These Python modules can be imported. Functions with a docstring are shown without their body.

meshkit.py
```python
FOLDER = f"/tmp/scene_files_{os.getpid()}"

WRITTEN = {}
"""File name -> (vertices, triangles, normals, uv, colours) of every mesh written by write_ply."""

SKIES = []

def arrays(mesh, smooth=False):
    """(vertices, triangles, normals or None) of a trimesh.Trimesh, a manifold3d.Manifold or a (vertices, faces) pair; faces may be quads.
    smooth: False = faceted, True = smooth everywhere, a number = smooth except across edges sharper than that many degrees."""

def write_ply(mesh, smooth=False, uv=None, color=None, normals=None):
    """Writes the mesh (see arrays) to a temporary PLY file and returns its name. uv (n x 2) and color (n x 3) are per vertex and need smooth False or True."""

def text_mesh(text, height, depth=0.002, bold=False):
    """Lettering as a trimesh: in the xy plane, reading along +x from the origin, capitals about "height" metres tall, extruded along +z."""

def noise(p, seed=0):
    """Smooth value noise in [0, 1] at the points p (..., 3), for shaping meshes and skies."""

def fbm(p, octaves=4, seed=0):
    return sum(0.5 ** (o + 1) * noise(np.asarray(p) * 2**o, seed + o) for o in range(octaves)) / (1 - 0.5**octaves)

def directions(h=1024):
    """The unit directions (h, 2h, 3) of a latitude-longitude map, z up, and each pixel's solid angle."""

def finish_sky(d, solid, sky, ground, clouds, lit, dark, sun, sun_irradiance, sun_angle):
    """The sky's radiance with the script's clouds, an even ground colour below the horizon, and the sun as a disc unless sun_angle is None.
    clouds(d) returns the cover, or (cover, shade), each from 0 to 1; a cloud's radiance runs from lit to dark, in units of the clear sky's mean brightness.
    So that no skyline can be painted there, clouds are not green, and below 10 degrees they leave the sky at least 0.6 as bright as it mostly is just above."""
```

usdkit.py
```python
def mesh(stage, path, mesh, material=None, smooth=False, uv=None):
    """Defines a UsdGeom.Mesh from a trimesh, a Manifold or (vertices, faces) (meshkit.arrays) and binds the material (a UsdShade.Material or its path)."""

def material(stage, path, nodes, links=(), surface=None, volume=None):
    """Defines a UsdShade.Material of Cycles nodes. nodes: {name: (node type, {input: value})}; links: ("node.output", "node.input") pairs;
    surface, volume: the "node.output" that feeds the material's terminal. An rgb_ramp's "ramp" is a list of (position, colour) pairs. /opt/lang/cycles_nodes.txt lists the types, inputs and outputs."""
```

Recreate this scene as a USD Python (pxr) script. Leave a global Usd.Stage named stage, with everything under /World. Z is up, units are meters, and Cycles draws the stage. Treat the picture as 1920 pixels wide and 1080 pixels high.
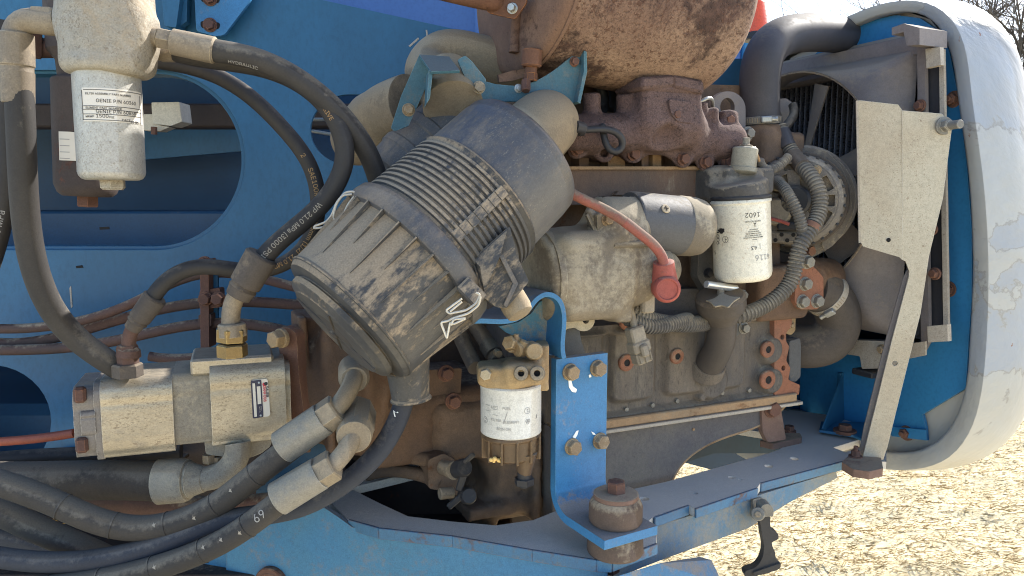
import math, random
import numpy as np, trimesh, usdkit, meshkit
from pxr import Usd, UsdGeom, UsdLux, UsdShade, Gf, Sdf
from scipy.interpolate import CubicSpline
from shapely.geometry import Polygon, Point
from shapely.ops import unary_union
import shapely.affinity as aff

stage = Usd.Stage.CreateInMemory()
UsdGeom.SetStageUpAxis(stage, 'Z'); UsdGeom.SetStageMetersPerUnit(stage, 1.0)
UsdGeom.Xform.Define(stage, '/World'); UsdGeom.Scope.Define(stage, '/World/Looks')

# ------------------------------------------------------------------ camera, sky, sun, exposure
CAM = np.array([0.0, 0.0, 1.55]); PITCH = math.radians(7.0); FPX = 1400.0
cam = UsdGeom.Camera.Define(stage, '/World/camera')
cam.AddTranslateOp().Set(Gf.Vec3d(*CAM)); cam.AddRotateXOp().Set(90.0 - math.degrees(PITCH))
cam.CreateHorizontalApertureAttr(36.0); cam.CreateVerticalApertureAttr(36.0 * 9 / 16)
cam.CreateFocalLengthAttr(36.0 * FPX / 1920.0)
cam.CreateClippingRangeAttr(Gf.Vec2f(0.02, 3000)); cam.CreateExposureAttr(1.15)
SUN = np.array([0.62, 0.52, 0.58]); SUN /= np.linalg.norm(SUN)
_sky = usdkit.material(stage, '/World/Looks/sky_air', {
    's': ('sky_texture', {'sky_type': 'single_scattering', 'sun_disc': False, 'sun_elevation': float(math.asin(SUN[2])),
                          'sun_rotation': float(math.atan2(SUN[0], SUN[1])), 'air_density': 1.0, 'aerosol_density': 1.5, 'ozone_density': 2.4}),
    'b': ('background_shader', {'strength': 0.13})}, [('s.color', 'b.color')], surface='b.background')
dome = UsdLux.DomeLight.Define(stage, '/World/sky'); UsdShade.MaterialBindingAPI.Apply(dome.GetPrim()).Bind(_sky)
dome.GetPrim().SetCustomDataByKey('kind', 'structure')
sun = UsdLux.DistantLight.Define(stage, '/World/sun')
sun.CreateNormalizeAttr(True); sun.CreateIntensityAttr(1.25); sun.CreateAngleAttr(0.53); sun.CreateColorAttr(Gf.Vec3f(1.0, 0.95, 0.87))
_q = Gf.Rotation(Gf.Vec3d(0, 0, 1), Gf.Vec3d(*map(float, SUN))).GetQuat()
sun.AddOrientOp(UsdGeom.XformOp.PrecisionDouble).Set(Gf.Quatd(_q.GetReal(), _q.GetImaginary()))

# ------------------------------------------------------------------ where things stand: a sight line and a real distance give a point
_c, _s = math.cos(PITCH), math.sin(PITCH)
def ray(px, py):
    x, y = (px - 960.0) / FPX, -(py - 540.0) / FPX
    return np.array([x, _c + y * _s, -_s + y * _c])
def P(px, py, d):
    r = ray(px, py); return CAM + r * (d / r[1])
def unit(v):
    v = np.asarray(v, float); return v / np.linalg.norm(v)
def cdepth(p):
    p = np.asarray(p, float) - CAM; return p[1] * _c - p[2] * _s
def S(px, p):                                        # a length of px picture dots at the point p, in metres
    return px * cdepth(p) / FPX
class Plane:
    def __init__(s, o, n, up=(0, 0, 1)):
        s.o, s.n = np.asarray(o, float), unit(n); s.u = unit(np.cross(up, s.n)); s.v = np.cross(s.n, s.u)
    def px(s, x, y, w=0.0):
        r = ray(x, y); o = s.o + s.n * w
        return CAM + r * (np.dot(o - CAM, s.n) / np.dot(r, s.n))
    def uv(s, p):
        d = np.asarray(p) - s.o; return np.array([d @ s.u, d @ s.v])
    def pt(s, u, v, w=0.0):
        return s.o + u * s.u + v * s.v + w * s.n
    def M(s, w=0.0):
        m = np.eye(4); m[:3, 0], m[:3, 1], m[:3, 2], m[:3, 3] = s.u, s.v, s.n, s.o + w * s.n; return m
    def at(s, o): return Plane(o, s.n, s.v)

# ------------------------------------------------------------------ mesh tools
def cat(*ms):
    out = []
    for m in ms: out += list(m) if isinstance(m, (list, tuple)) else [m]
    return trimesh.util.concatenate(out)
def dedupe(pts, closed=False):
    out = [np.asarray(pts[0], float)]
    for p in pts[1:]:
        if np.linalg.norm(np.asarray(p) - out[-1]) > 1e-6: out.append(np.asarray(p, float))
    return np.array(out)
def rounded(pts, r, k=5):                            # polygon with its corners rounded
    pts = [np.asarray(p, float) for p in pts]; out = []
    n = len(pts)
    for i in range(n):
        a, b, c = pts[i - 1], pts[i], pts[(i + 1) % n]
        la, lc = np.linalg.norm(a - b), np.linalg.norm(c - b)
        q = min(r, la * .45, lc * .45); p0, p1 = b + (a - b) / la * q, b + (c - b) / lc * q
        for t in np.linspace(0, 1, k): out.append((1 - t) ** 2 * p0 + 2 * t * (1 - t) * b + t * t * p1)
    return np.array(out)
def smoothpoly(pts, k=6, closed=True):
    pts = np.asarray(pts, float); p = np.vstack([pts, pts[:1]]) if closed else pts
    t = np.r_[0, np.cumsum(np.linalg.norm(np.diff(p, axis=0), axis=1))]
    return CubicSpline(t, p, bc_type='periodic' if closed else 'not-a-knot')(np.linspace(0, t[-1], k * len(pts) + 1))[:-1 if closed else None]
def extr(poly, h):
    gs = getattr(poly, 'geoms', [poly])
    return cat([trimesh.creation.extrude_polygon(g, h, engine='earcut') for g in gs if g.area > 1e-9])
def plate(pl, pts, th, w=0.0, holes=(), circ=(), rnd=0.0, shrink=0.0):
    """a plate with front face at w above the plane; outline and holes given as sight-line pairs."""
    uv = [pl.uv(pl.px(x, y, w)) for x, y in pts]
    if rnd: uv = rounded(uv, rnd)
    g = Polygon(uv).buffer(0)
    for h in holes: g = g.difference(Polygon([pl.uv(pl.px(x, y, w)) for x, y in h]).buffer(0))
    for (x, y, r) in circ:
        q = pl.px(x, y, w); g = g.difference(Point(*pl.uv(q)).buffer(S(r, q), 10))
    m = extr(g, th); m.apply_transform(pl.M(w - th)); return m
def frame(p0, ax, up=(0, 0, 1)):
    z = unit(ax); up = np.asarray(up, float)
    if abs(z @ unit(up)) > .97: up = np.array([0, -1.0, 0]) if abs(z[1]) < .9 else np.array([1.0, 0, 0])
    x = unit(np.cross(up, z)); y = np.cross(z, x)
    m = np.eye(4); m[:3, 0], m[:3, 1], m[:3, 2], m[:3, 3] = x, y, z, p0; return m
def lathe(p0, p1, prof, seg=40, squash=1.0, arc=None):
    """prof: (fraction of the way from p0 to p1, radius) pairs."""
    p0, p1 = np.asarray(p0, float), np.asarray(p1, float); L = np.linalg.norm(p1 - p0); m = frame(p0, p1 - p0)
    prof = [(t * L, max(r, 1e-5)) for t, r in prof]
    if prof[0][1] > 2e-5: prof = [(prof[0][0], 1e-5)] + prof
    if prof[-1][1] > 2e-5: prof = prof + [(prof[-1][0], 1e-5)]
    a = np.linspace(0, 2 * np.pi, seg, endpoint=False)
    v = np.array([[r * np.cos(t), r * np.sin(t) * squash, z] for z, r in prof for t in a])
    n = len(prof); i, j = np.meshgrid(np.arange(n - 1), np.arange(seg), indexing='ij'); i, j = i.ravel(), j.ravel(); k = (j + 1) % seg
    f = np.c_[i * seg + j, i * seg + k, (i + 1) * seg + k, (i + 1) * seg + j]
    f = np.vstack([f[:, [0, 1, 2]], f[:, [0, 2, 3]]])
    q = trimesh.Trimesh(v @ m[:3, :3].T + m[:3, 3], f, process=False)
    q.merge_vertices(); q.update_faces(q.nondegenerate_faces()); return q
def cyl(p0, p1, r, r1=None, b=0.0, seg=28):
    r1 = r if r1 is None else r1; L = np.linalg.norm(np.asarray(p1) - np.asarray(p0)); e = b / L
    return lathe(p0, p1, [(0, r - b), (e, r), (1 - e, r1), (1, r1 - b)] if b else [(0, r), (1, r1)], seg)
def hexm(p0, ax, r, h, rot=0.0, cham=.12, sides=6):
    p0 = np.asarray(p0, float); ax = unit(ax); m = frame(p0, ax)
    a = np.arange(sides) * 2 * np.pi / sides + rot; V = []
    for z, k in ((0, 1), (h * (1 - cham), 1), (h, 1 - cham)): V += [[r * k * np.cos(t), r * k * np.sin(t), z] for t in a]
    q = trimesh.convex.convex_hull(np.array(V)); q.apply_transform(m); return q
def wirepoly(pts, r, k=7):
    out = [np.asarray(pts[0])]
    for i in range(1, len(pts) - 1):
        a, b, c_ = map(np.asarray, pts[i - 1:i + 2]); q = min(.004, .4 * np.linalg.norm(a - b), .4 * np.linalg.norm(c_ - b)); p0, p1 = b + unit(a - b) * q, b + unit(c_ - b) * q
        out += [(1 - t) ** 2 * p0 + 2 * t * (1 - t) * b + t * t * p1 for t in np.linspace(0, 1, 5)]
    out.append(np.asarray(pts[-1])); d = [out[0]]
    for a, b in zip(out[:-1], out[1:]):
        n = max(1, int(np.linalg.norm(b - a) / .002)); d += [a + (b - a) * (j + 1) / n for j in range(n)]
    return Path(d, .0015).tube(r, k)
def bolt(p, ax, r, h=None, washer=1.35, rot=0.3, stud=0.0):
    """hex head with washer face; the root lies a little inside what it holds."""
    p, ax = np.asarray(p, float), unit(ax); h = h or r * 1.0; parts = []
    w = r * .22 if washer else 0
    if washer: parts.append(cyl(p - ax * r * .3, p + ax * w, r * washer, b=r * .06, seg=24))
    parts.append(hexm(p + ax * (w - .0003), ax, r, h, rot))
    if stud: parts.append(cyl(p + ax * (w + h * .9), p + ax * (w + h + stud), r * .5, b=r * .1, seg=14))
    return cat(parts)
def ringm(p, ax, R, r, seg=36, k=10):
    p, ax = np.asarray(p, float), unit(ax); m = frame(p, ax)
    q = trimesh.creation.torus(R, r, seg, k); q.apply_transform(m); return q
class Path:
    def __init__(s, pts, step=.006):
        pts = dedupe(pts); t = np.r_[0, np.cumsum(np.linalg.norm(np.diff(pts, axis=0), axis=1))]
        s.cs = CubicSpline(t, pts) if len(pts) > 2 else None; s.a, s.b = pts[0], pts[-1]
        tt = np.linspace(0, t[-1], 400); q = s.ev(tt, t[-1]); arc = np.r_[0, np.cumsum(np.linalg.norm(np.diff(q, axis=0), axis=1))]
        s.L = arc[-1]; n = max(3, int(s.L / step)); s.s = np.linspace(0, s.L, n)
        s.p = s.ev(np.interp(s.s, arc, tt), t[-1]); g = np.gradient(s.p, s.s, axis=0); s.t = g / np.linalg.norm(g, axis=1)[:, None]
        ref = CAM - s.p; ref /= np.linalg.norm(ref, axis=1)[:, None]; c = ref - (ref * s.t).sum(1)[:, None] * s.t
        s.cn = c / np.maximum(np.linalg.norm(c, axis=1), 1e-9)[:, None]; s.cb = np.cross(s.t, s.cn)
        N = [s.cn[0]]
        for i in range(1, n):
            v = N[-1] - (N[-1] @ s.t[i]) * s.t[i]; N.append(v / np.linalg.norm(v))
        s.N = np.array(N); s.B = np.cross(s.t, s.N)
    def ev(s, t, T):
        return s.cs(t) if s.cs is not None else s.a + (s.b - s.a) * (np.asarray(t) / T)[:, None]
    def tube(s, r, seg=20, rf=None, round_end=False):
        n = len(s.s); rr = np.full(n, r) if rf is None else np.array([rf(x) for x in s.s]) * r
        a = np.linspace(0, 2 * np.pi, seg, endpoint=False)
        v = (s.p[:, None] + rr[:, None, None] * (np.cos(a)[None, :, None] * s.N[:, None] + np.sin(a)[None, :, None] * s.B[:, None])).reshape(-1, 3)
        i, j = np.meshgrid(np.arange(n - 1), np.arange(seg), indexing='ij'); i, j = i.ravel(), j.ravel(); k = (j + 1) % seg
        f = np.vstack([np.c_[i * seg + j, i * seg + k, (i + 1) * seg + k], np.c_[i * seg + j, (i + 1) * seg + k, (i + 1) * seg + j]])
        c0, c1 = len(v), len(v) + 1; j = np.arange(seg); k = (j + 1) % seg
        f = np.vstack([f, np.c_[np.full(seg, c0), k, j], np.c_[np.full(seg, c1), (n - 1) * seg + j, (n - 1) * seg + k]])
        return trimesh.Trimesh(np.vstack([v, s.p[:1], s.p[-1:]]), f, process=False)
    def at(s, x):
        return np.array([np.interp(x, s.s, s.p[:, i]) for i in range(3)]), unit([np.interp(x, s.s, s.t[:, i]) for i in range(3)])
    def text(s, txt, h, r, s0, ang=0.0, flip=False, bold=False):
        """lettering printed on the tube, starting s0 metres along it."""
        q = meshkit.text_mesh(txt, h, .0002, bold); v = np.array(q.vertices); sg = -1 if flip else 1
        x = s0 + sg * v[:, 0]; th = ang + sg * -(v[:, 1] - h / 2) / r; rad = r + .0002 + v[:, 2]
        I = lambda A: np.stack([np.interp(x, s.s, A[:, i]) for i in range(3)], 1)
        p, n, b = I(s.p), I(s.cn), I(s.cb)
        q.vertices = p + rad[:, None] * (np.cos(th)[:, None] * n + np.sin(th)[:, None] * b); q.fix_normals(); return q
def tube(pts, r, seg=18, step=.006, rf=None): return Path(pts, step).tube(r, seg, rf)
def obox(c, ax, size, b=.0):
    """box with chamfered edges: centre, 3 axes as rows, full sizes."""
    h = np.array(size) / 2.0; V = []
    for sx in (-1, 1):
        for sy in (-1, 1):
            for sz in (-1, 1):
                if b:
                    for k in range(3):
                        q = h - b; q[k] = h[k]; V.append(np.array([sx, sy, sz]) * q)
                else: V.append(np.array([sx, sy, sz]) * h)
    q = trimesh.convex.convex_hull(np.array(V)); A = np.array([unit(a) for a in ax])
    q.vertices = q.vertices @ A + np.asarray(c); return q
def hull(pts): return trimesh.convex.convex_hull(np.array(pts))
def prism(a, b, w, axis, th):                         # flat bar from a to b, w wide along axis, th thick
    a, b = np.asarray(a), np.asarray(b); d = unit(b - a); x = unit(np.asarray(axis) - (np.asarray(axis) @ d) * d); y = np.cross(d, x)
    return obox((a + b) / 2, (d, x, y), (np.linalg.norm(b - a), w, th), min(w, th) * .12)

# signed distances and a surface net over them, for castings
def s_cap(p, a, b, r, r2=None):
    a, b = np.asarray(a), np.asarray(b); d = b - a; h = np.clip(((p - a) @ d) / (d @ d), 0, 1)
    return np.linalg.norm(p - a - h[..., None] * d, axis=-1) - (r + (0 if r2 is None else (r2 - r)) * h)
def s_cyl(p, a, b, r, rd=.002):
    a, b = np.asarray(a), np.asarray(b); L = np.linalg.norm(b - a); d = (b - a) / L; y = (p - a) @ d
    x = np.linalg.norm(p - a - y[..., None] * d, axis=-1) - (r - rd); y = np.abs(y - L / 2) - (L / 2 - rd)
    return np.minimum(np.maximum(x, y), 0) + np.sqrt(np.maximum(x, 0) ** 2 + np.maximum(y, 0) ** 2) - rd
def s_box(p, c, ax, half, rd=.003):
    A = np.array([unit(a) for a in ax]); q = np.abs((p - np.asarray(c)) @ A.T) - (np.asarray(half) - rd)
    return np.linalg.norm(np.maximum(q, 0), axis=-1) + np.minimum(q.max(-1), 0) - rd
def smin(a, b, k):
    h = np.maximum(k - np.abs(a - b), 0) / k; return np.minimum(a, b) - h * h * k * .25
def smax(a, b, k): return -smin(-a, -b, k)
def net(f, lo, hi, res):
    lo, hi = np.asarray(lo, float), np.asarray(hi, float); n = np.ceil((hi - lo) / res).astype(int) + 1
    g = np.stack(np.meshgrid(*[lo[i] + res * np.arange(n[i]) for i in range(3)], indexing='ij'), -1)
    v = f(g.reshape(-1, 3)).reshape(n); s = v < 0
    c = [(a, b, d) for a in (0, 1) for b in (0, 1) for d in (0, 1)]
    sl = lambda A, o: A[o[0]:n[0] - 1 + o[0], o[1]:n[1] - 1 + o[1], o[2]:n[2] - 1 + o[2]]
    cnt = sum(sl(s, o).astype(int) for o in c); act = (cnt > 0) & (cnt < 8); idx = np.full(act.shape, -1); idx[act] = np.arange(act.sum())
    I = np.argwhere(act); acc = np.zeros((len(I), 3)); k = np.zeros(len(I))
    for a in c:
        for b in c:
            if sum(b) - sum(a) == 1 and sum(abs(np.subtract(a, b))) == 1:
                va, vb = v[tuple((I + a).T)], v[tuple((I + b).T)]; on = (va < 0) != (vb < 0)
                t = np.where(on, va / np.where(on, va - vb, 1), 0)[:, None]
                acc += np.where(on[:, None], np.array(a) + t * (np.array(b) - np.array(a)), 0); k += on
    V = lo + res * (I + acc / k[:, None]); F = []
    for ax in range(3):
        b, d = (ax + 1) % 3, (ax + 2) % 3; o = np.zeros(3, int); o[ax] = 1
        E = np.argwhere(s[:n[0] - o[0], :n[1] - o[1], :n[2] - o[2]] != s[o[0]:, o[1]:, o[2]:])
        E = E[(E[:, b] > 0) & (E[:, d] > 0) & (E[:, b] < n[b] - 1) & (E[:, d] < n[d] - 1) & (E[:, ax] < n[ax] - 1)]
        eb, ed = np.zeros(3, int), np.zeros(3, int); eb[b] = 1; ed[d] = 1
        q = np.stack([idx[tuple((E - x).T)] for x in (eb + ed, ed, 0 * eb, eb)], 1)
        inside = s[tuple(E.T)]; q[~inside] = q[~inside][:, ::-1]; F.append(q)
    F = np.vstack(F); F = F[(F >= 0).all(1)]
    return trimesh.Trimesh(V, np.vstack([F[:, [0, 1, 2]], F[:, [0, 2, 3]]]), process=False)

# ------------------------------------------------------------------ things, parts, sub-parts
THINGS = []
class Node:
    def __init__(s, name, mesh=None, mat=None, smooth=35, label=None):
        s.name, s.mesh, s.mat, s.smooth, s.label, s.kids, s.data = name, mesh, mat, smooth, label, [], {}
    def part(s, name, mesh, mat, smooth=35, label=None, kind=None):
        k = Node(name, mesh, mat, smooth, label); s.kids.append(k)
        if kind: k.data['kind'] = kind
        return k
def thing(name, label, category, group=None):
    t = Node(name, label=label); t.data['category'] = category
    if group: t.data['group'] = group
    THINGS.append(t); return t
def solo(name, label, category, mesh, mat, smooth=35, group=None):
    t = thing(name, label, category, group); t.mesh, t.mat, t.smooth = mesh, mat, smooth; return t
def struct(name, mesh, mat, smooth=35, kind='structure'):
    t = Node(name, mesh, mat, smooth); t.data['kind'] = kind; THINGS.append(t); return t
def flush():
    used = {}
    def unique(parent, name):
        k = used.setdefault(parent, {}); i = k.get(name, 0); k[name] = i + 1
        return f'{parent}/{name}' + (f'_{i:03d}' if i else '')
    def bounds(n):
        b = [n.mesh.bounds] if n.mesh is not None else []
        for k in n.kids: b += bounds(k)
        return b
    def write(n, parent, org):
        path = unique(parent, n.name)
        if n.mesh is not None:
            m = n.mesh.copy(); m.vertices = m.vertices - org
            prim = usdkit.mesh(stage, path, m, n.mat, smooth=n.smooth).GetPrim()
        else: prim = UsdGeom.Xform.Define(stage, path).GetPrim()
        if parent == '/World': UsdGeom.Xformable(prim).AddTranslateOp().Set(Gf.Vec3d(*map(float, org)))
        if n.label: prim.SetCustomDataByKey('label', n.label)
        for k, v in n.data.items(): prim.SetCustomDataByKey(k, v)
        for k in n.kids: write(k, path, org)
    for t in THINGS:
        b = np.array(bounds(t)); lo, hi = b[:, 0].min(0), b[:, 1].max(0)
        write(t, '/World', np.array([(lo[0] + hi[0]) / 2, (lo[1] + hi[1]) / 2, lo[2]]))

# ------------------------------------------------------------------ materials
def c(r, g, b, k=1.0):
    f = lambda x: (x / 255 / 12.92 if x / 255 <= .04045 else ((x / 255 + .055) / 1.055) ** 2.4) * k
    return (f(r), f(g), f(b))
DUST = c(168, 148, 118)
def look(name, base, base2=None, dust=DUST, da=.3, up=.25, ds=9.0, rust=None, ra=0.0, rs=16.0, rough=.6, metal=0.0, scale=7.0, fine=140.0,
         speck=0.0, sc=(.03, .025, .02), ss=420.0, bump=.4, bev=.0012, streak=1.0, wear=None, soft=.16, spec=.4, dm=.85, pit=0.0, grit=.16, st=.58, rot=(0, 0, 0)):
    """painted or bare surface with a second tone, dust, rust patches, dark specks and fine relief, all standing still in space."""
    N, L = {}, []; g_ = sum(dust) / 3; dust = tuple(.93 * (x * .72 + g_ * .28) for x in dust)
    def node(k, kind, ins=None, **links):
        N[k] = (kind, ins or {})
        for s_, a in links.items(): L.append((a, f'{k}.{s_}'))
        return k
    node('geo', 'geometry'); node('mr', 'mapping', {'rotation': rot}, vector='geo.position'); node('mp', 'mapping', {'scale': (1, 1, streak)}, vector='mr.vector')
    node('bv', 'bevel', {'samples': 4, 'radius': bev})
    def noise(k, s_, det=5, ro=.6, off=0.0, vec='mp.vector', dist=0.0):
        node(k + 'm', 'mapping', {'location': (off, off * 1.7, -off)}, vector=vec)
        node(k, 'noise_texture', {'scale': s_, 'detail': det, 'roughness': ro, 'distortion': dist}, vector=k + 'm.vector'); return k + '.fac'
    def rng(k, a, lo, hi, to=1.0):
        node(k, 'map_range', {'range_type': 'smoothstep', 'from_min': lo, 'from_max': hi, 'to_min': 0.0, 'to_max': to, 'clamp': True}, value=a); return k + '.result'
    def mixc(k, f, a, b):
        ins, lk = {}, {}
        for nm, x in (('a', a), ('b', b)):
            if isinstance(x, str): lk[nm] = x
            else: ins[nm] = x
        node(k, 'mix_color', ins, fac=f, **lk); return k + '.result'
    def m(k, t, a, b):
        ins, lk = {'math_type': t}, {}
        for nm, x in (('value1', a), ('value2', b)):
            if isinstance(x, str): lk[nm] = x
            else: ins[nm] = x
        node(k, 'math', ins, **lk); return k + '.value'
    col = mixc('c0', rng('r0', noise('n0', scale, 6, .62), .36, .66), base, base2 or tuple(x * .72 for x in base))
    nf = noise('nf', fine, 4, .65, 3.1)
    col = mixc('c1', m('cf', 'multiply', rng('r1', nf, .42, .72), .35), col, tuple(x * .55 for x in base))
    if rust is not None:
        nr = m('nra', 'add', m('nr2', 'multiply', noise('nr', rs, 8, .68, 7.7, dist=.4), .8), m('nr3', 'multiply', nf, .2))
        rm = rng('rr', nr, .72 - .45 * ra, .72 - .45 * ra + .1)
        rc = mixc('rc', rng('rv', noise('nrv', rs * 4, 5, .6, 1.3), .35, .65), rust, tuple(x * .38 for x in rust)); col = mixc('c2', rm, col, rc)
    gr = node('ng', 'noise_texture', {'scale': 560.0, 'detail': 2, 'roughness': .6}, vector='geo.position'); node('gm', 'map_range', {'from_min': .3, 'from_max': .7, 'to_min': 1 - grit, 'to_max': 1 + grit * .7, 'clamp': True}, value='ng.fac')
    node('gv', 'combine_xyz', {}, x='gm.result', y='gm.result', z='gm.result')
    if speck:                                         # specks gather in patches and come in two sizes
        pa = rng('spp', noise('npp', 24.0, 4, .65, 6.6), .38, .62); sa = m('sp3', 'maximum', m('sp2', 'multiply', rng('sp', noise('nsp', ss, 3, .55, 9.2), st, st + .07), pa), rng('sp5', noise('nsq', ss * .38, 3, .6, 2.9), st + .085, st + .12))
        col = mixc('c3', m('sp4', 'multiply', sa, speck), col, sc)
    dz = None
    if da:
        node('sn', 'separate_xyz', vector='geo.normal')
        d1 = m('d1', 'multiply', noise('nd', ds, 9, .73, 5.3, dist=.25), .70); d2 = m('d2', 'multiply', nf, .30)
        d = m('d4', 'add', m('d3', 'add', d1, d2), m('d5', 'multiply', 'sn.z', up * .5))
        t = .78 - .5 * da
        dz = m('dz', 'multiply', rng('dr', d, t - soft / 2, t + soft / 2), dm); col = mixc('c4', dz, col, dust)
    col = (node('cg', 'mix_color', {'blend_type': 'multiply', 'fac': 1.0, 'use_clamp': False}, a=col, b='gv.vector') + '.result')
    if wear is not None:
        node('wd', 'vector_math', {'math_type': 'dot_product'}, vector1='bv.bevel', vector2='geo.normal')
        w = m('w2', 'multiply', rng('wr', m('w1', 'subtract', 1.0, 'wd.value'), .015, .12), rng('wn', nf, .38, .55)); col = mixc('c5', w, col, wear)
    ht = m('h1', 'add', m('h0', 'multiply', nf, .6), m('hb', 'multiply', noise('nh', fine * 3.2, 3, .6, 4.4), .4))
    if pit: ht = m('h2', 'subtract', ht, m('hp', 'multiply', rng('hpr', noise('npit', 230.0, 2, .5, 2.2), .56, .66), pit))
    node('bp', 'bump', {'strength': min(1.0, bump), 'distance': .0012}, height=ht, normal='bv.bevel')
    ins = {'roughness': rough, 'metallic': metal, 'specular_ior_level': spec}; lk = {'base_color': col, 'normal': 'bp.normal'}
    if dz:
        node('ro', 'mix_float', {'a': rough, 'b': .95}, fac=dz); lk['roughness'] = 'ro.result'
        if metal: node('me', 'mix_float', {'a': metal, 'b': 0.0}, fac=dz); lk['metallic'] = 'me.result'
    node('p', 'principled_bsdf', ins, **lk)
    return usdkit.material(stage, '/World/Looks/' + name, N, L, surface='p.BSDF')
def plain(name, col, rough=.6, metal=0.0):
    return usdkit.material(stage, '/World/Looks/' + name, {'p': ('principled_bsdf', {'base_color': col, 'roughness': rough, 'metallic': metal})}, [], surface='p.BSDF')

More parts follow.
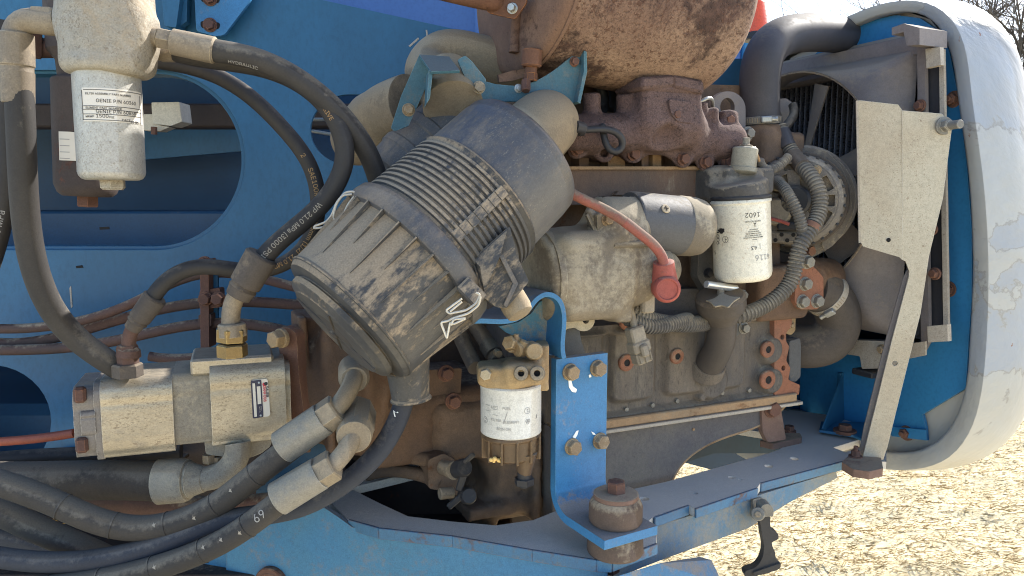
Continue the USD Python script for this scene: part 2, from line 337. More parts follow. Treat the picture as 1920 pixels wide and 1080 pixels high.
RUST = c(120, 72, 42); ORANGE = c(150, 84, 40)
from scipy.spatial.transform import Rotation as _R
def along(ax):                                         # turns the grain of a material so that it runs along ax
    ax = unit(ax); v = np.cross(ax, (0, 0, 1)); return tuple(map(float, _R.from_rotvec(unit(v) * math.acos(ax[2])).as_euler('xyz')))
CANR = along(P(990, 280, .985) - P(632, 622, .845))
M = dict(
    panel=look('panel_blue', c(42, 98, 134), c(38, 88, 120), da=.16, up=.2, ds=6, rough=.42, scale=3, bump=.12, streak=.5, wear=c(70, 120, 150), dust=c(120, 125, 120), dm=.5, grit=.08, rust=c(96, 92, 84), ra=.14, rs=11),
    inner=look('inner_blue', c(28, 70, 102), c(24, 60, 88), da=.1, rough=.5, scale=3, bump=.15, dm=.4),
    boom=look('boom_blue', c(78, 112, 168), c(72, 106, 160), da=.0, rough=.35, scale=2, bump=.05, grit=.04),
    mount=look('mount_blue', c(58, 120, 168), c(52, 110, 154), da=.32, up=.5, ds=16, rough=.45, scale=5, bump=.2, wear=c(90, 150, 180), rust=RUST, ra=.06, dm=.7),
    frame=look('frame_blue', c(58, 116, 158), c(68, 118, 148), da=.36, up=.75, ds=7, rough=.55, scale=4, bump=.25, rust=c(112, 78, 62), ra=.2, rs=9, wear=c(122, 86, 66), dust=c(128, 128, 128), dm=.75),
    beam=look('beam_blue', c(78, 118, 148), c(124, 130, 128), da=.58, up=.5, ds=6, rough=.6, scale=5, bump=.25, rust=c(122, 92, 70), ra=.22, rs=7, wear=c(120, 90, 70), dust=c(156, 148, 132), dm=.75),
    deck=look('deck_grey_blue', c(214, 208, 198), c(186, 186, 184), da=.4, up=.3, ds=9, rough=.75, scale=6, bump=.3, rust=c(130, 104, 90), ra=.14, dust=c(206, 200, 190), dm=.7, wear=c(140, 116, 102)),
    teal=look('bracket_teal', c(70, 106, 118), c(58, 94, 108), da=.4, up=.5, ds=14, rough=.6, bump=.25, wear=c(130, 164, 170), dust=c(126, 122, 110), dm=.65),
    dteal=look('dusty_teal', c(84, 128, 142), c(60, 120, 160), da=.5, up=.2, ds=15, rough=.7, bump=.3, wear=c(70, 140, 190), dm=.8),
    muffler=look('muffler_rust', c(112, 88, 75), c(138, 114, 97), da=.2, up=.2, ds=10, rust=c(84, 62, 54), ra=.5, rs=6.5, rough=.9, speck=.8, sc=c(80, 54, 42), ss=190, st=.55, scale=6, fine=110, bump=1.0, soft=.2, dust=c(162, 138, 112), pit=.9, grit=.3),
    muffcap=look('muffler_cap_rust', c(128, 100, 82), c(104, 80, 68), da=.12, rust=c(84, 60, 50), ra=.36, rs=10, rough=.9, bump=.8, speck=.4),
    rustbr=look('bright_rust', c(112, 78, 60), c(92, 64, 50), da=.15, rust=c(84, 48, 32), ra=.4, rough=.9, bump=.8, wear=c(190, 120, 60)),
    manifold=look('manifold_rust', c(106, 86, 82), c(90, 72, 70), da=.2, up=.2, ds=12, rust=c(74, 60, 60), ra=.3, rs=24, rough=.95, speck=.7, ss=420, st=.53, sc=c(62, 50, 50), fine=200, bump=1.0, dust=c(136, 114, 104), bev=.002, pit=.6, grit=.35),
    head=look('head_rust', c(116, 92, 76), c(92, 80, 72), da=.3, ds=8, rust=c(134, 82, 50), ra=.33, rs=7, rough=.8, bump=.6, streak=.4),
    block=look('block_grime', c(112, 102, 92), c(84, 80, 78), da=.42, up=.3, ds=8, rust=c(140, 94, 58), ra=.26, rs=6, rough=.85, speck=.45, st=.55, bump=.8, streak=.3, dust=c(148, 134, 112), dm=.7, scale=10),
    blockrust=look('block_rust', c(146, 98, 76), c(124, 90, 74), da=.3, ds=14, rust=c(120, 66, 42), ra=.4, rough=.9, bump=.7, speck=.3),
    rail=look('rail_rust', c(164, 134, 102), c(140, 118, 94), da=.35, rust=c(138, 98, 66), ra=.42, rs=14, rough=.9, bump=.6),
    pan=look('oil_pan', c(92, 88, 90), c(110, 104, 98), da=.25, up=-.2, ds=5, rust=c(110, 84, 64), ra=.12, rough=.75, speck=.3, bump=.5),
    bell=look('bell_rust', c(108, 84, 66), c(86, 70, 60), da=.22, ds=10, rust=c(128, 88, 58), ra=.3, rs=8, rough=.85, bump=.7, speck=.3),
    bellf=look('flange_rust', c(130, 94, 76), c(108, 80, 70), da=.2, ds=14, rust=c(140, 80, 46), ra=.3, rs=12, rough=.9, bump=.7, wear=c(170, 140, 110)),
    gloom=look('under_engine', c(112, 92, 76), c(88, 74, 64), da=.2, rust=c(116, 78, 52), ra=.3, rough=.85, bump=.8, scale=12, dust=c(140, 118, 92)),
    starter=look('starter_dusty', c(136, 124, 106), c(108, 100, 90), da=.55, up=.4, ds=9, rough=.75, metal=.15, bump=.6, speck=.35, st=.55, sc=c(96, 88, 76), dust=c(172, 158, 130), wear=c(200, 190, 162)),
    band=look('starter_band', c(94, 94, 95), c(80, 80, 82), da=.26, ds=12, rough=.6, bump=.4, dust=c(172, 156, 128)),
    pump=look('pump_aluminium', c(178, 168, 150), c(158, 148, 130), da=.34, up=.1, ds=12, rough=.4, metal=.55, speck=.55, sc=c(104, 90, 76), ss=560, st=.55, bump=.5, dust=c(172, 152, 124), wear=c(226, 220, 208), scale=9, dm=.6, streak=.5, rot=along(P(560, 748, 1.055) - P(132, 784, .955)), rust=c(122, 98, 78), ra=.12, rs=22),
    pumpc=look('pump_cast', c(150, 142, 128), c(128, 122, 112), da=.4, ds=14, rough=.75, metal=.1, speck=.5, sc=c(104, 94, 82), ss=560, st=.54, bump=.7, dust=c(174, 160, 132), wear=c(205, 198, 180)),
    pumpd=look('pump_cover', c(150, 142, 132), c(120, 114, 110), da=.25, ds=18, rough=.55, metal=.2, speck=.3, bump=.4, rust=c(110, 84, 72), ra=.2, wear=c(210, 205, 195)),
    filt=look('filter_cast', c(160, 154, 142), c(136, 128, 114), da=.42, up=.4, ds=14, rough=.6, metal=.25, speck=.6, sc=c(112, 98, 82), ss=520, st=.53, bump=.8, dust=c(164, 146, 118), wear=c(206, 200, 188), rust=c(124, 104, 84), ra=.2, rs=18),
    bowl=look('filter_bowl', c(178, 176, 170), c(158, 154, 146), da=.2, ds=20, rough=.45, metal=.35, speck=.5, sc=c(124, 112, 98), ss=560, st=.56, bump=.4, dust=c(154, 140, 116)),
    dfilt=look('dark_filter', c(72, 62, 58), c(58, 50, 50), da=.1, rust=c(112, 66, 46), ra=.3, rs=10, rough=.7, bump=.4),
    steel=look('dusty_steel', c(140, 128, 110), c(116, 106, 94), da=.45, up=.4, ds=30, rough=.6, metal=.2, rust=c(112, 80, 54), ra=.15, rs=40, bump=.4, speck=.2, wear=c(190, 176, 150)),
    steelg=look('grey_steel', c(138, 134, 126), c(112, 110, 106), da=.36, up=.4, ds=26, rough=.55, metal=.35, bump=.4, wear=c(190, 184, 172), dust=c(160, 148, 124), rust=c(118, 92, 70), ra=.12, rs=30),
    zinc=look('bright_zinc', c(190, 190, 186), c(160, 160, 156), da=.1, rough=.35, metal=.7, bump=.15),
    brass=look('yellow_zinc', c(150, 124, 78), c(122, 104, 72), da=.2, ds=40, rough=.4, metal=.6, bump=.25, wear=c(230, 200, 130)),
    bolt=look('bolt_dusty', c(156, 134, 104), c(124, 106, 86), da=.4, up=.3, ds=40, rough=.75, metal=.15, rust=c(118, 84, 58), ra=.25, rs=60, bump=.5, wear=c(190, 170, 136)),
    rbolt=look('bolt_rusty', c(106, 76, 64), c(84, 62, 56), da=.15, rust=c(118, 74, 54), ra=.3, rs=50, rough=.9, bump=.6, wear=c(160, 110, 84)),
    hose=look('hose_black', c(50, 46, 44), c(42, 40, 40), da=.18, up=.5, ds=14, rough=.6, bump=.2, bev=.0005, dust=c(120, 108, 92), dm=.5),
    hosed=look('hose_dusty', c(60, 56, 53), c(46, 44, 44), da=.33, up=.6, ds=10, rough=.7, bump=.35, bev=.0005, dust=c(130, 120, 104), dm=.6, speck=.3, sc=c(44, 44, 48)),
    hoseb=look('hose_blue_black', c(48, 52, 62), c(40, 44, 55), da=.28, up=.5, ds=16, rough=.7, bump=.25, bev=.0005, dust=c(112, 108, 104), dm=.55),
    suction=look('hose_suction', c(66, 58, 51), c(50, 46, 43), da=.3, up=.5, ds=9, rough=.75, bump=.4, dust=c(124, 112, 96), dm=.55),
    rtube=look('tube_rusty', c(92, 68, 60), c(74, 60, 56), da=.2, up=.4, ds=12, rust=c(122, 72, 50), ra=.2, rough=.8, bump=.4),
    rubber=look('rubber_grey', c(72, 70, 74), c(60, 60, 66), da=.2, up=.6, ds=7, rough=.6, bump=.12, dust=c(126, 116, 102), dm=.5, bev=.0005),
    boot=look('rubber_brown', c(84, 76, 70), c(70, 64, 60), da=.34, up=.5, ds=10, rough=.75, bump=.2, dust=c(140, 120, 94), dm=.6),
    elbow=look('elbow_dusty', c(136, 122, 102), c(112, 102, 88), da=.55, up=.5, ds=8, rough=.85, bump=.3, dust=c(166, 144, 108), dm=.75),
    plastic=look('housing_black', c(54, 54, 56), c(76, 74, 72), da=.5, up=.3, ds=15, rough=.48, bump=.5, soft=.10, dust=c(170, 146, 112), dm=.76, scale=14, rust=c(140, 112, 82), ra=.1, rs=9, speck=.4, sc=c(44, 44, 46), bev=.001, grit=.2, streak=.45, rot=CANR),
    plastic2=look('housing_black_clean', c(66, 68, 75), c(86, 84, 82), da=.32, up=.3, ds=8, rough=.4, bump=.3, soft=.28, dust=c(164, 140, 108), dm=.65, scale=8, rust=c(150, 108, 74), ra=.24, rs=4, grit=.15, streak=.5, rot=CANR, speck=.3, sc=c(150, 140, 124), ss=700),
    cap=look('housing_cap', c(66, 62, 60), c(54, 52, 52), da=.3, up=.3, ds=12, rough=.6, bump=.4, dust=c(140, 126, 104), dm=.7),
    conduit=look('conduit', c(92, 88, 84), c(78, 76, 76), da=.45, up=.5, ds=18, rough=.75, bump=.2, bev=.0004, dust=c(160, 146, 120), dm=.7),
    black=look('black_plastic', c(48, 48, 52), c(40, 40, 44), da=.2, up=.5, ds=20, rough=.5, bump=.2, dust=c(110, 104, 96), dm=.5),
    adapter=look('adapter_black', c(70, 68, 68), c(96, 92, 86), da=.38, up=.5, ds=18, rough=.7, bump=.5, dust=c(150, 136, 114), soft=.1, wear=c(150, 140, 124)),
    white=look('can_white', c(226, 222, 208), c(216, 210, 194), da=.12, up=.1, ds=14, rough=.42, bump=.1, rust=c(170, 116, 56), ra=.17, rs=22, dust=c(196, 170, 124), speck=.3, sc=c(150, 110, 70), ss=200),
    white2=look('can_white_clean', c(214, 212, 206), c(204, 202, 196), da=.1, ds=20, rough=.45, bump=.08, dust=c(176, 162, 136)),
    fhead=look('fuel_head', c(172, 148, 112), c(140, 116, 86), da=.4, ds=24, rough=.7, metal=.15, rust=c(92, 66, 46), ra=.24, rs=26, bump=.5, wear=c(200, 176, 136), dust=c(182, 156, 114)),
    fbowl=look('fuel_bowl', c(98, 78, 58), c(70, 56, 46), da=.3, ds=30, rough=.35, rust=c(64, 48, 38), ra=.4, rs=24, bump=.35, wear=c(150, 120, 84)),
    deflect=look('deflector_beige', c(188, 180, 162), c(176, 164, 144), da=.28, up=.1, ds=6, rough=.75, scale=5, speck=.7, sc=c(118, 100, 82), ss=430, st=.60, bump=.35, dust=c(178, 154, 126), wear=c(226, 222, 212), dm=.6, rust=c(150, 116, 88), ra=.2, rs=9),
    strip=look('strip_galv', c(176, 166, 152), c(160, 150, 138), da=.3, ds=12, rough=.75, speck=.4, bump=.3, dust=c(170, 150, 126)),
    shroud=look('shroud_grey', c(124, 116, 114), c(104, 100, 102), da=.4, up=.4, ds=6, rough=.7, bump=.2, dust=c(154, 138, 116), dm=.7, grit=.12),
    fan=look('fan_grey', c(124, 112, 102), c(106, 98, 92), da=.35, up=.4, ds=12, rough=.8, bump=.2, dust=c(148, 128, 102), wear=c(196, 178, 150)),
    core=look('radiator_core', c(104, 106, 116), c(88, 90, 102), da=.2, rough=.7, bump=.2, bev=.0004),
    cblue=look('cowl_panel_blue', c(48, 118, 166), c(44, 110, 156), da=.06, rough=.4, bump=.08, scale=3, wear=c(110, 140, 150), grit=.06),
    alt=look('alternator_cast', c(112, 106, 100), c(92, 88, 86), da=.42, ds=16, rough=.75, metal=.15, bump=.5, speck=.3, dust=c(164, 150, 128), wear=c(186, 174, 152)),
    altin=look('alternator_inner', c(104, 94, 82), c(88, 80, 72), da=.4, ds=20, rough=.8, bump=.4),
    sender=look('sender_grey', c(156, 152, 138), c(140, 134, 120), da=.3, ds=24, rough=.7, bump=.3, rust=c(130, 100, 72), ra=.1),
    redc=look('cable_red', c(164, 80, 70), c(134, 84, 76), da=.48, up=.5, ds=18, rough=.7, bump=.2, dust=c(132, 112, 96), bev=.0005, dm=.8),
    redb=look('boot_red', c(164, 82, 72), c(142, 78, 72), da=.2, up=.4, ds=22, rough=.6, bump=.15, dust=c(160, 128, 108)),
    beacon=look('beacon_red', c(236, 92, 60), c(220, 80, 54), da=.0, rough=.4, bump=.05),
    copper=look('pipe_orange', c(150, 78, 56), c(126, 66, 50), da=.15, rough=.6, bump=.3),
    conn=look('connector_grey', c(146, 136, 120), c(126, 118, 106), da=.4, ds=30, rough=.7, bump=.2, dust=c(172, 156, 128)),
    lug=look('lug_beige', c(188, 176, 152), c(170, 156, 132), da=.3, ds=20, rough=.75, bump=.3, wear=c(215, 206, 190)),
    latch=look('latch_rubber', c(62, 60, 60), c(54, 53, 54), da=.2, up=.4, ds=20, rough=.65, bump=.2, dust=c(110, 102, 92)),
    isolator=look('isolator_rubber', c(98, 82, 72), c(82, 70, 64), da=.3, up=.5, ds=14, rough=.85, bump=.5, rust=c(110, 80, 62), ra=.25),
    hplate=look('foot_rust', c(124, 98, 86), c(104, 84, 76), da=.3, up=.4, ds=14, rust=c(128, 84, 64), ra=.3, rough=.9, bump=.6),
    ink=plain('ink_black', c(44, 42, 44), .6), inkg=plain('ink_faded', c(150, 148, 146), .6), inkr=plain('ink_red', c(196, 60, 70), .6), inkn=plain('plate_navy', c(44, 44, 66), .5),
    inkt=plain('hose_print', c(156, 124, 80), .7), inkt2=plain('hose_print_pale', c(150, 142, 130), .7), label=plain('label_paper', c(206, 200, 190), .5), wpaint=plain('white_mark', c(236, 236, 230), .6),
    dark=plain('dark_hole', c(22, 20, 20), .9), wire=look('wire_white', c(214, 208, 196), c(190, 182, 168), da=.15, rough=.4, metal=.4, bump=.1, bev=.0003),
    foam=plain('dried_foam', c(226, 190, 120), .8), silver=plain('silver_tube', c(220, 222, 224), .25, .8),
    cableg=look('cable_worn', c(110, 92, 82), c(140, 84, 74), da=.45, up=.5, ds=18, rough=.75, bump=.25, dust=c(140, 122, 100), bev=.0005),
    fedge=look('frame_edge', c(70, 114, 146), c(62, 104, 136), da=.4, up=.2, ds=9, rough=.5, rust=c(110, 80, 68), ra=.42, rs=8, bump=.3, wear=c(128, 92, 74), dust=c(120, 120, 116), dm=.6),
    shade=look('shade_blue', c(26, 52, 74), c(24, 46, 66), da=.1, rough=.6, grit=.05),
    block_w=look('switch_white', c(206, 200, 186), c(190, 182, 168), da=.2, ds=24, rough=.6, bump=.15))
# the pale cowl: weathered paint with areas where the top coat has peeled away along irregular edges
M['cowl'] = usdkit.material(stage, '/World/Looks/cowl_paint', {
    'g': ('geometry', {}), 'n0': ('noise_texture', {'scale': 3.1, 'detail': 8, 'roughness': .58, 'distortion': .5}), 'n1': ('noise_texture', {'scale': 9, 'detail': 6, 'roughness': .7}),
    'mm': ('mapping', {'location': (3, 1, 2)}), 'mz': ('mapping', {'scale': (1, 1, .3)}), 'n2': ('noise_texture', {'scale': 26, 'detail': 8, 'roughness': .7}), 'n3': ('noise_texture', {'scale': 190, 'detail': 3}),
    'peel': ('map_range', {'from_min': .555, 'from_max': .565}), 'edge': ('rgb_ramp', {'ramp': [(0, (0, 0, 0)), (.545, (0, 0, 0)), (.554, (1, 1, 1)), (.562, (0, 0, 0)), (1, (0, 0, 0))]}),
    'rs': ('map_range', {'from_min': .665, 'from_max': .69}), 'st': ('map_range', {'from_min': .4, 'from_max': .75}),
    'a': ('mix_color', {'a': c(168, 168, 165), 'b': c(152, 157, 164)}), 'b': ('mix_color', {'b': c(166, 158, 142)}), 'b2': ('math', {'math_type': 'multiply', 'value2': .5}),
    'cr': ('mix_color', {'b': c(132, 88, 62)}), 'e': ('mix_color', {'b': c(116, 112, 106)}), 'ef': ('math', {'math_type': 'multiply', 'value2': .6}),
    'h': ('math', {'math_type': 'multiply', 'value2': -1.0}), 'ha': ('math', {'math_type': 'add'}), 'hb': ('math', {'math_type': 'multiply', 'value2': .10}),
    'bv': ('bevel', {'radius': .002}), 'bp': ('bump', {'strength': .3, 'distance': .0005}), 'p': ('principled_bsdf', {'roughness': .5})},
    [('g.position', 'n0.vector'), ('g.position', 'mm.vector'), ('mm.vector', 'n1.vector'), ('mm.vector', 'n2.vector'), ('g.position', 'n3.vector'), ('n0.fac', 'peel.value'), ('n0.fac', 'edge.fac'), ('n2.fac', 'rs.value'), ('n1.fac', 'st.value'),
     ('peel.result', 'a.fac'), ('a.result', 'b.a'), ('st.result', 'b2.value1'), ('b2.value', 'b.fac'), ('b.result', 'e.a'), ('edge.color', 'ef.value1'), ('ef.value', 'e.fac'), ('e.result', 'cr.a'), ('rs.result', 'cr.fac'), ('cr.result', 'p.base_color'),
     ('peel.result', 'h.value1'), ('h.value', 'ha.value1'), ('n3.fac', 'hb.value1'), ('hb.value', 'ha.value2'), ('ha.value', 'bp.height'), ('bv.bevel', 'bp.normal'), ('bp.normal', 'p.normal')], surface='p.BSDF')
# ground: pale dry straw over soil
M['ground'] = usdkit.material(stage, '/World/Looks/straw_ground', {
    'g': ('geometry', {}), 'm': ('mapping', {'scale': (1, 2.2, 1)}), 'n0': ('noise_texture', {'scale': 1.4, 'detail': 6, 'roughness': .65}), 'n1': ('noise_texture', {'scale': 28, 'detail': 8, 'roughness': .75, 'distortion': .7}),
    'r0': ('rgb_ramp', {'ramp': [(0, c(150, 132, 100)), (.36, c(196, 178, 138)), (.5, c(226, 210, 172)), (.66, c(236, 224, 192)), (1, c(240, 232, 208))]}),
    'b': ('bump', {'strength': .6, 'distance': .02}), 'p': ('principled_bsdf', {'roughness': .95, 'specular_ior_level': .1}), 'mx': ('mix_color', {'blend_type': 'multiply', 'fac': .6}), 'r1': ('rgb_ramp', {'ramp': [(.3, (.70, .67, .62)), (.5, (.95, .93, .9)), (.65, (1, 1, 1))]})},
    [('g.position', 'm.vector'), ('m.vector', 'n1.vector'), ('g.position', 'n0.vector'), ('n1.fac', 'r0.fac'), ('n0.fac', 'r1.fac'), ('r0.color', 'mx.a'), ('r1.color', 'mx.b'), ('mx.result', 'p.base_color'), ('n1.fac', 'b.height'), ('b.normal', 'p.normal')], surface='p.BSDF')
M['straw'] = usdkit.material(stage, '/World/Looks/straw', {
    'g': ('geometry', {}), 'r': ('rgb_ramp', {'ramp': [(0, c(150, 126, 84)), (.3, c(214, 192, 146)), (.8, c(236, 222, 184)), (1, c(244, 236, 210))]}), 'p': ('principled_bsdf', {'roughness': .8, 'specular_ior_level': .2})},
    [('g.random_per_island', 'r.fac'), ('r.color', 'p.base_color')], surface='p.BSDF')
M['bark'] = look('bark', c(96, 88, 78), c(74, 66, 60), da=0, rough=.9, bump=.8, scale=9, fine=40, bev=.001)

# ------------------------------------------------------------------ the frames of reference of the machine
TH = math.radians(24); AX = np.array([math.cos(TH), math.sin(TH), 0]); EN = np.array([math.sin(TH), -math.cos(TH), 0]); UP = np.array([0, 0, 1.0])
EP = Plane(P(1265, 700, 1.27), EN)                    # near face of the engine block
RP = Plane(P(1497, 345, 1.60), -AX)                   # mouth of the fan shroud, square to the engine
LP = Plane(P(500, 300, 1.40), (.10, -.995, 0))        # turntable side plate
Z0 = P(1140, 1045, .95)[2]
DP = Plane((0, 1.2, Z0), UP, (0, 1, 0))               # top of the engine tray
E = lambda x, y, w=0.0: EP.px(x, y, w)
V3 = lambda *a: np.array(a, float)

# ------------------------------------------------------------------ ground, straw, trees
rng = np.random.default_rng(5)
xs = np.unique(np.r_[np.linspace(-60, -3, 40), np.linspace(-3, 6, 226), np.linspace(6, 400, 60)]); ys = np.unique(np.r_[np.linspace(-40, 1.2, 30), np.linspace(1.2, 8, 190), np.linspace(8, 16, 60), np.linspace(16, 900, 50)])
gx, gy = np.meshgrid(xs, ys, indexing='ij')
def ground_z(x, y):
    p = np.stack([x * 3.2 + y * .8, y * 7.5 - x * 1.5, 0 * x], -1); q = np.stack([x * 9, y * 19, 0 * x + 3], -1)
    near = np.clip(1.4 - np.hypot(x, y) / 22, 0.0, 1)
    return ((meshkit.fbm(p, 3, 3) - .5) * .085 + (meshkit.fbm(q, 3, 8) - .5) * .022) * near
gz = ground_z(gx, gy); nx, ny = gx.shape; i, j = np.meshgrid(np.arange(nx - 1), np.arange(ny - 1), indexing='ij'); i, j = i.ravel(), j.ravel()
q = np.c_[i * ny + j, (i + 1) * ny + j, (i + 1) * ny + j + 1, i * ny + j + 1]
struct('ground', trimesh.Trimesh(np.c_[gx.ravel(), gy.ravel(), gz.ravel()], np.vstack([q[:, [0, 1, 2]], q[:, [0, 2, 3]]]), process=False), M['ground'], True)
n = 150000                                             # loose straw
yy = 1.9 + 6.5 * rng.random(n) ** 1.5; xx = -.6 + (yy * .78 + .9) * rng.random(n); zz = ground_z(xx, yy)
L_ = .006 + .05 * rng.random(n) ** 2.4 ; an = rng.normal(.25, .7, n); ti = np.abs(rng.normal(0, .06, n)); wd = .0004 + .0012 * rng.random(n) ** 2
d = np.c_[np.cos(an) * np.cos(ti), np.sin(an) * np.cos(ti), np.sin(ti)] * L_[:, None]; s = np.c_[-np.sin(an), np.cos(an), 0 * an] * wd[:, None]
o = np.c_[xx, yy, zz + .002]; up = np.c_[0 * an, 0 * an, wd]
v = np.stack([o - s, o + s, o + up * 1.6, o + d - s * .5, o + d + s * .5, o + d + up], 1).reshape(-1, 3); b = np.arange(n)[:, None] * 6
f = np.vstack([b + np.array(t) for t in ((0, 2, 5), (0, 5, 3), (1, 4, 5), (1, 5, 2), (0, 1, 2), (3, 5, 4))])
struct('straw', trimesh.Trimesh(v, f, process=False), M['straw'], False, kind='stuff')
def bare_tree(label, x, y, h, seed, lean=0.0):
    r = np.random.default_rng(seed); segs = []
    def grow(p, d, L, rad, lvl):
        n = 4; pts = [p]
        for k in range(n):
            d = unit(d + r.normal(0, .16, 3) + V3(0, 0, .06)); pts.append(pts[-1] + d * L / n)
        segs.append((lvl, pts, rad))
        if lvl < 5:
            for k in range({0: 9, 1: 6, 2: 5, 3: 4, 4: 3}[lvl]):
                t = r.uniform(.3 if lvl else .22, 1); q = pts[min(n, int(t * n) + (t > .9))]; a = r.uniform(0, 6.28); e = unit(np.cross(d, r.normal(0, 1, 3)))
                grow(q, unit(d * r.uniform(.5, 1) + e * r.uniform(.5, .95)), L * r.uniform(.45, .72), rad * .5, lvl + 1)
    grow(V3(x, y, -.1), V3(lean, 0, 1), h * .6, h * .016, 0)
    t = thing('bare_tree', label, 'tree', None); tr, br = [], []
    for lvl, pts, rad in segs:
        k = {0: 9, 1: 6, 2: 5}.get(lvl, 3); (tr if lvl == 0 else br).append(Path(pts, 10 if lvl > 1 else .6).tube(max(rad, .008), k, rf=None) if False else taper(pts, rad, k))
    t.part('trunk', cat(tr), M['bark'], True); t.part('branches', cat(br), M['bark'], True)
def taper(pts, r, k):
    pts = np.array(pts); n = len(pts); V = []
    for i in range(n):
        d = unit(pts[min(i + 1, n - 1)] - pts[max(i - 1, 0)]); m = frame(pts[i], d, (0, 1, .3)); a = np.arange(k) * 6.2832 / k; rr = max(r * (1 - .55 * i / (n - 1)), .006)
        V.append(pts[i] + rr * (np.cos(a)[:, None] * m[:3, 0] + np.sin(a)[:, None] * m[:3, 1]))
    j = np.arange(k); F = [np.c_[i * k + j, i * k + (j + 1) % k, (i + 1) * k + (j + 1) % k, (i + 1) * k + j] for i in range(n - 1)]; F = np.vstack(F)
    return trimesh.Trimesh(np.vstack(V), np.vstack([F[:, [0, 1, 2]], F[:, [0, 2, 3]]]), process=False)
bare_tree('tall bare winter tree behind the upper right curve of the pale cowl', 12.8, 20.5, 11.2, 3)
bare_tree('bare tree whose twigs reach in at the right picture edge beside the cowl', 14.4, 21.0, 9.5, 8, -.14)
bare_tree('distant bare tree whose top twigs show above the black coolant hose', 13.0, 27, 10.6, 12)

# ------------------------------------------------------------------ blue side plate with its openings
def arcpts(cx, cy, rx, ry, a0, a1, k=24): return [(cx + rx * math.cos(math.radians(a)), cy - ry * math.sin(math.radians(a))) for a in np.linspace(a0, a1, k)]
oval = [(-260, 469), (60, 469)] + [(215, 469)] + arcpts(290, 300, 170, 169, -90, 90) + [(-260, 131)]
oval = [(-260, 469)] + arcpts(290, 300, 170, 169, -90, 90, 36) + [(-260, 131)]
small = arcpts(655, 243, 73, 66, 90, 270, 24) + [(760, 309), (760, 177)]
low = arcpts(-20, 790, 116, 106, 0, 360, 40)[:-1]
t = thing('side_plate', 'large blue steel side plate with oval cut-outs behind the hoses and pump', 'chassis plate')
pb = t.part('plate', plate(LP, [(-420, -260), (480, -260), (505, -22), (905, 66), (1180, 127), (1330, 110), (1434, 110), (1434, 560), (1000, 700), (700, 840), (440, 900), (-420, 1000)], .012, 0, holes=[oval, small, low]), M['panel'])
for pts in ([(52, 498), (60, 501), (58, 504), (50, 501)], [(142, 499), (154, 497), (156, 502), (143, 503)], [(186, 426), (204, 425), (205, 430), (187, 431)]): pb.part('slot', plate(LP, pts, .002, .0008), M['dark'], False)
for pts in ([(766, 86), (784, 70), (786, 73), (769, 88)], [(798, 56), (801, 56), (803, 70), (800, 70)], [(130, 540), (133, 536), (136, 575), (133, 578)]): pb.part('scratch', plate(LP, pts, .0012, .0006), M['strip'], False)
lip = lambda pts, k: plate(LP, pts, .05, -.010, holes=[[(np.mean([p[0] for p in pts]) + (x - np.mean([p[0] for p in pts])) * k, np.mean([p[1] for p in pts]) + (y - np.mean([p[1] for p in pts])) * k) for x, y in pts]])
oin = [(-260, 462)] + arcpts(290, 300, 163, 162, -90, 90, 36) + [(-260, 138)]
pb.part('rim', plate(LP, oval, .045, -.013, holes=[oin]), M['panel'])
# the hollow behind the plate
B = lambda y: Plane(V3(0, y, 1.5), (0, -1, 0))
t = thing('turntable_body', 'dark blue inside of the turntable seen through the oval cut-outs', 'chassis')
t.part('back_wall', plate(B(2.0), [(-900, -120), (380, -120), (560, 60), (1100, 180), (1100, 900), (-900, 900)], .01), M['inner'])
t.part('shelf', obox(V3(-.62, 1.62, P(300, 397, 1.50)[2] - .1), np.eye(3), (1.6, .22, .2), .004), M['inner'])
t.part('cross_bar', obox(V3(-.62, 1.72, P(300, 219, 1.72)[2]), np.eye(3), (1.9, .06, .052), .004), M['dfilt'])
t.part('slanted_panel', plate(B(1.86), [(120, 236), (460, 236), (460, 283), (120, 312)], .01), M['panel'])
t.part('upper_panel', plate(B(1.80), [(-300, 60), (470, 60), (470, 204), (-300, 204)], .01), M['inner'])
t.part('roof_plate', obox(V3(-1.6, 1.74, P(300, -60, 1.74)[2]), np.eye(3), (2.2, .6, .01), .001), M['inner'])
for k, (x0, y0, x1, y1) in enumerate([(580, 224, 640, 225), (585, 246, 640, 262)]): t.part('conduit', cyl(P(x0, y0, 1.62), P(x1 + 40, y1, 1.62), .004, seg=10), M['zinc'])
# proximity switch
t = thing('limit_switch', 'small off-white plastic switch block seen through the large oval opening', 'switch'); w = B(1.56)
t.part('body', plate(w, [(284, 192), (336, 191), (341, 228), (320, 236), (286, 232)], .05, 0, rnd=.002), M['block_w'])
t.part('bracket', plate(w, [(270, 214), (286, 214), (288, 232), (318, 238), (300, 246), (266, 244)], .03, -.008), M['block_w'])
t.part('screw', cyl(P(289, 238, 1.55), P(289, 252, 1.55), .006, seg=12), M['rbolt'])
# boom
t = thing('boom', 'smooth blue steel boom passing behind and above the side plate', 'boom')
bx0, bx1 = -4.0, P(1400, 100, 2.2)[0]
t.part('tube', obox(V3((bx0 + bx1) / 2, 2.62, 2.36), np.eye(3), (bx1 - bx0, .8, .88), .012), M['boom'])
t.part('end_collar', obox(V3(P(897, 0, 2.19)[0], 2.19, 2.25), np.eye(3), (.022, .012, .9), .002), M['boom'])
t.part('end_collar', obox(V3(P(1408, 0, 2.2)[0], 2.6, 2.36), np.eye(3), (.03, .8, .88), .004), M['cblue'])
t = thing('beacon', 'ribbed orange-red warning lamp on a black base behind the muffler', 'warning lamp')
b0, b1 = P(1418, 62, 1.9), P(1414, 2, 1.9)
t.part('lens', lathe(b0, b1, [(0, .030)] + [(x, .0295 - .006 * x + .0012 * (k % 2)) for k, x in enumerate(np.linspace(.03, .95, 15))] + [(1, .020)], 30), M['beacon'], 50)
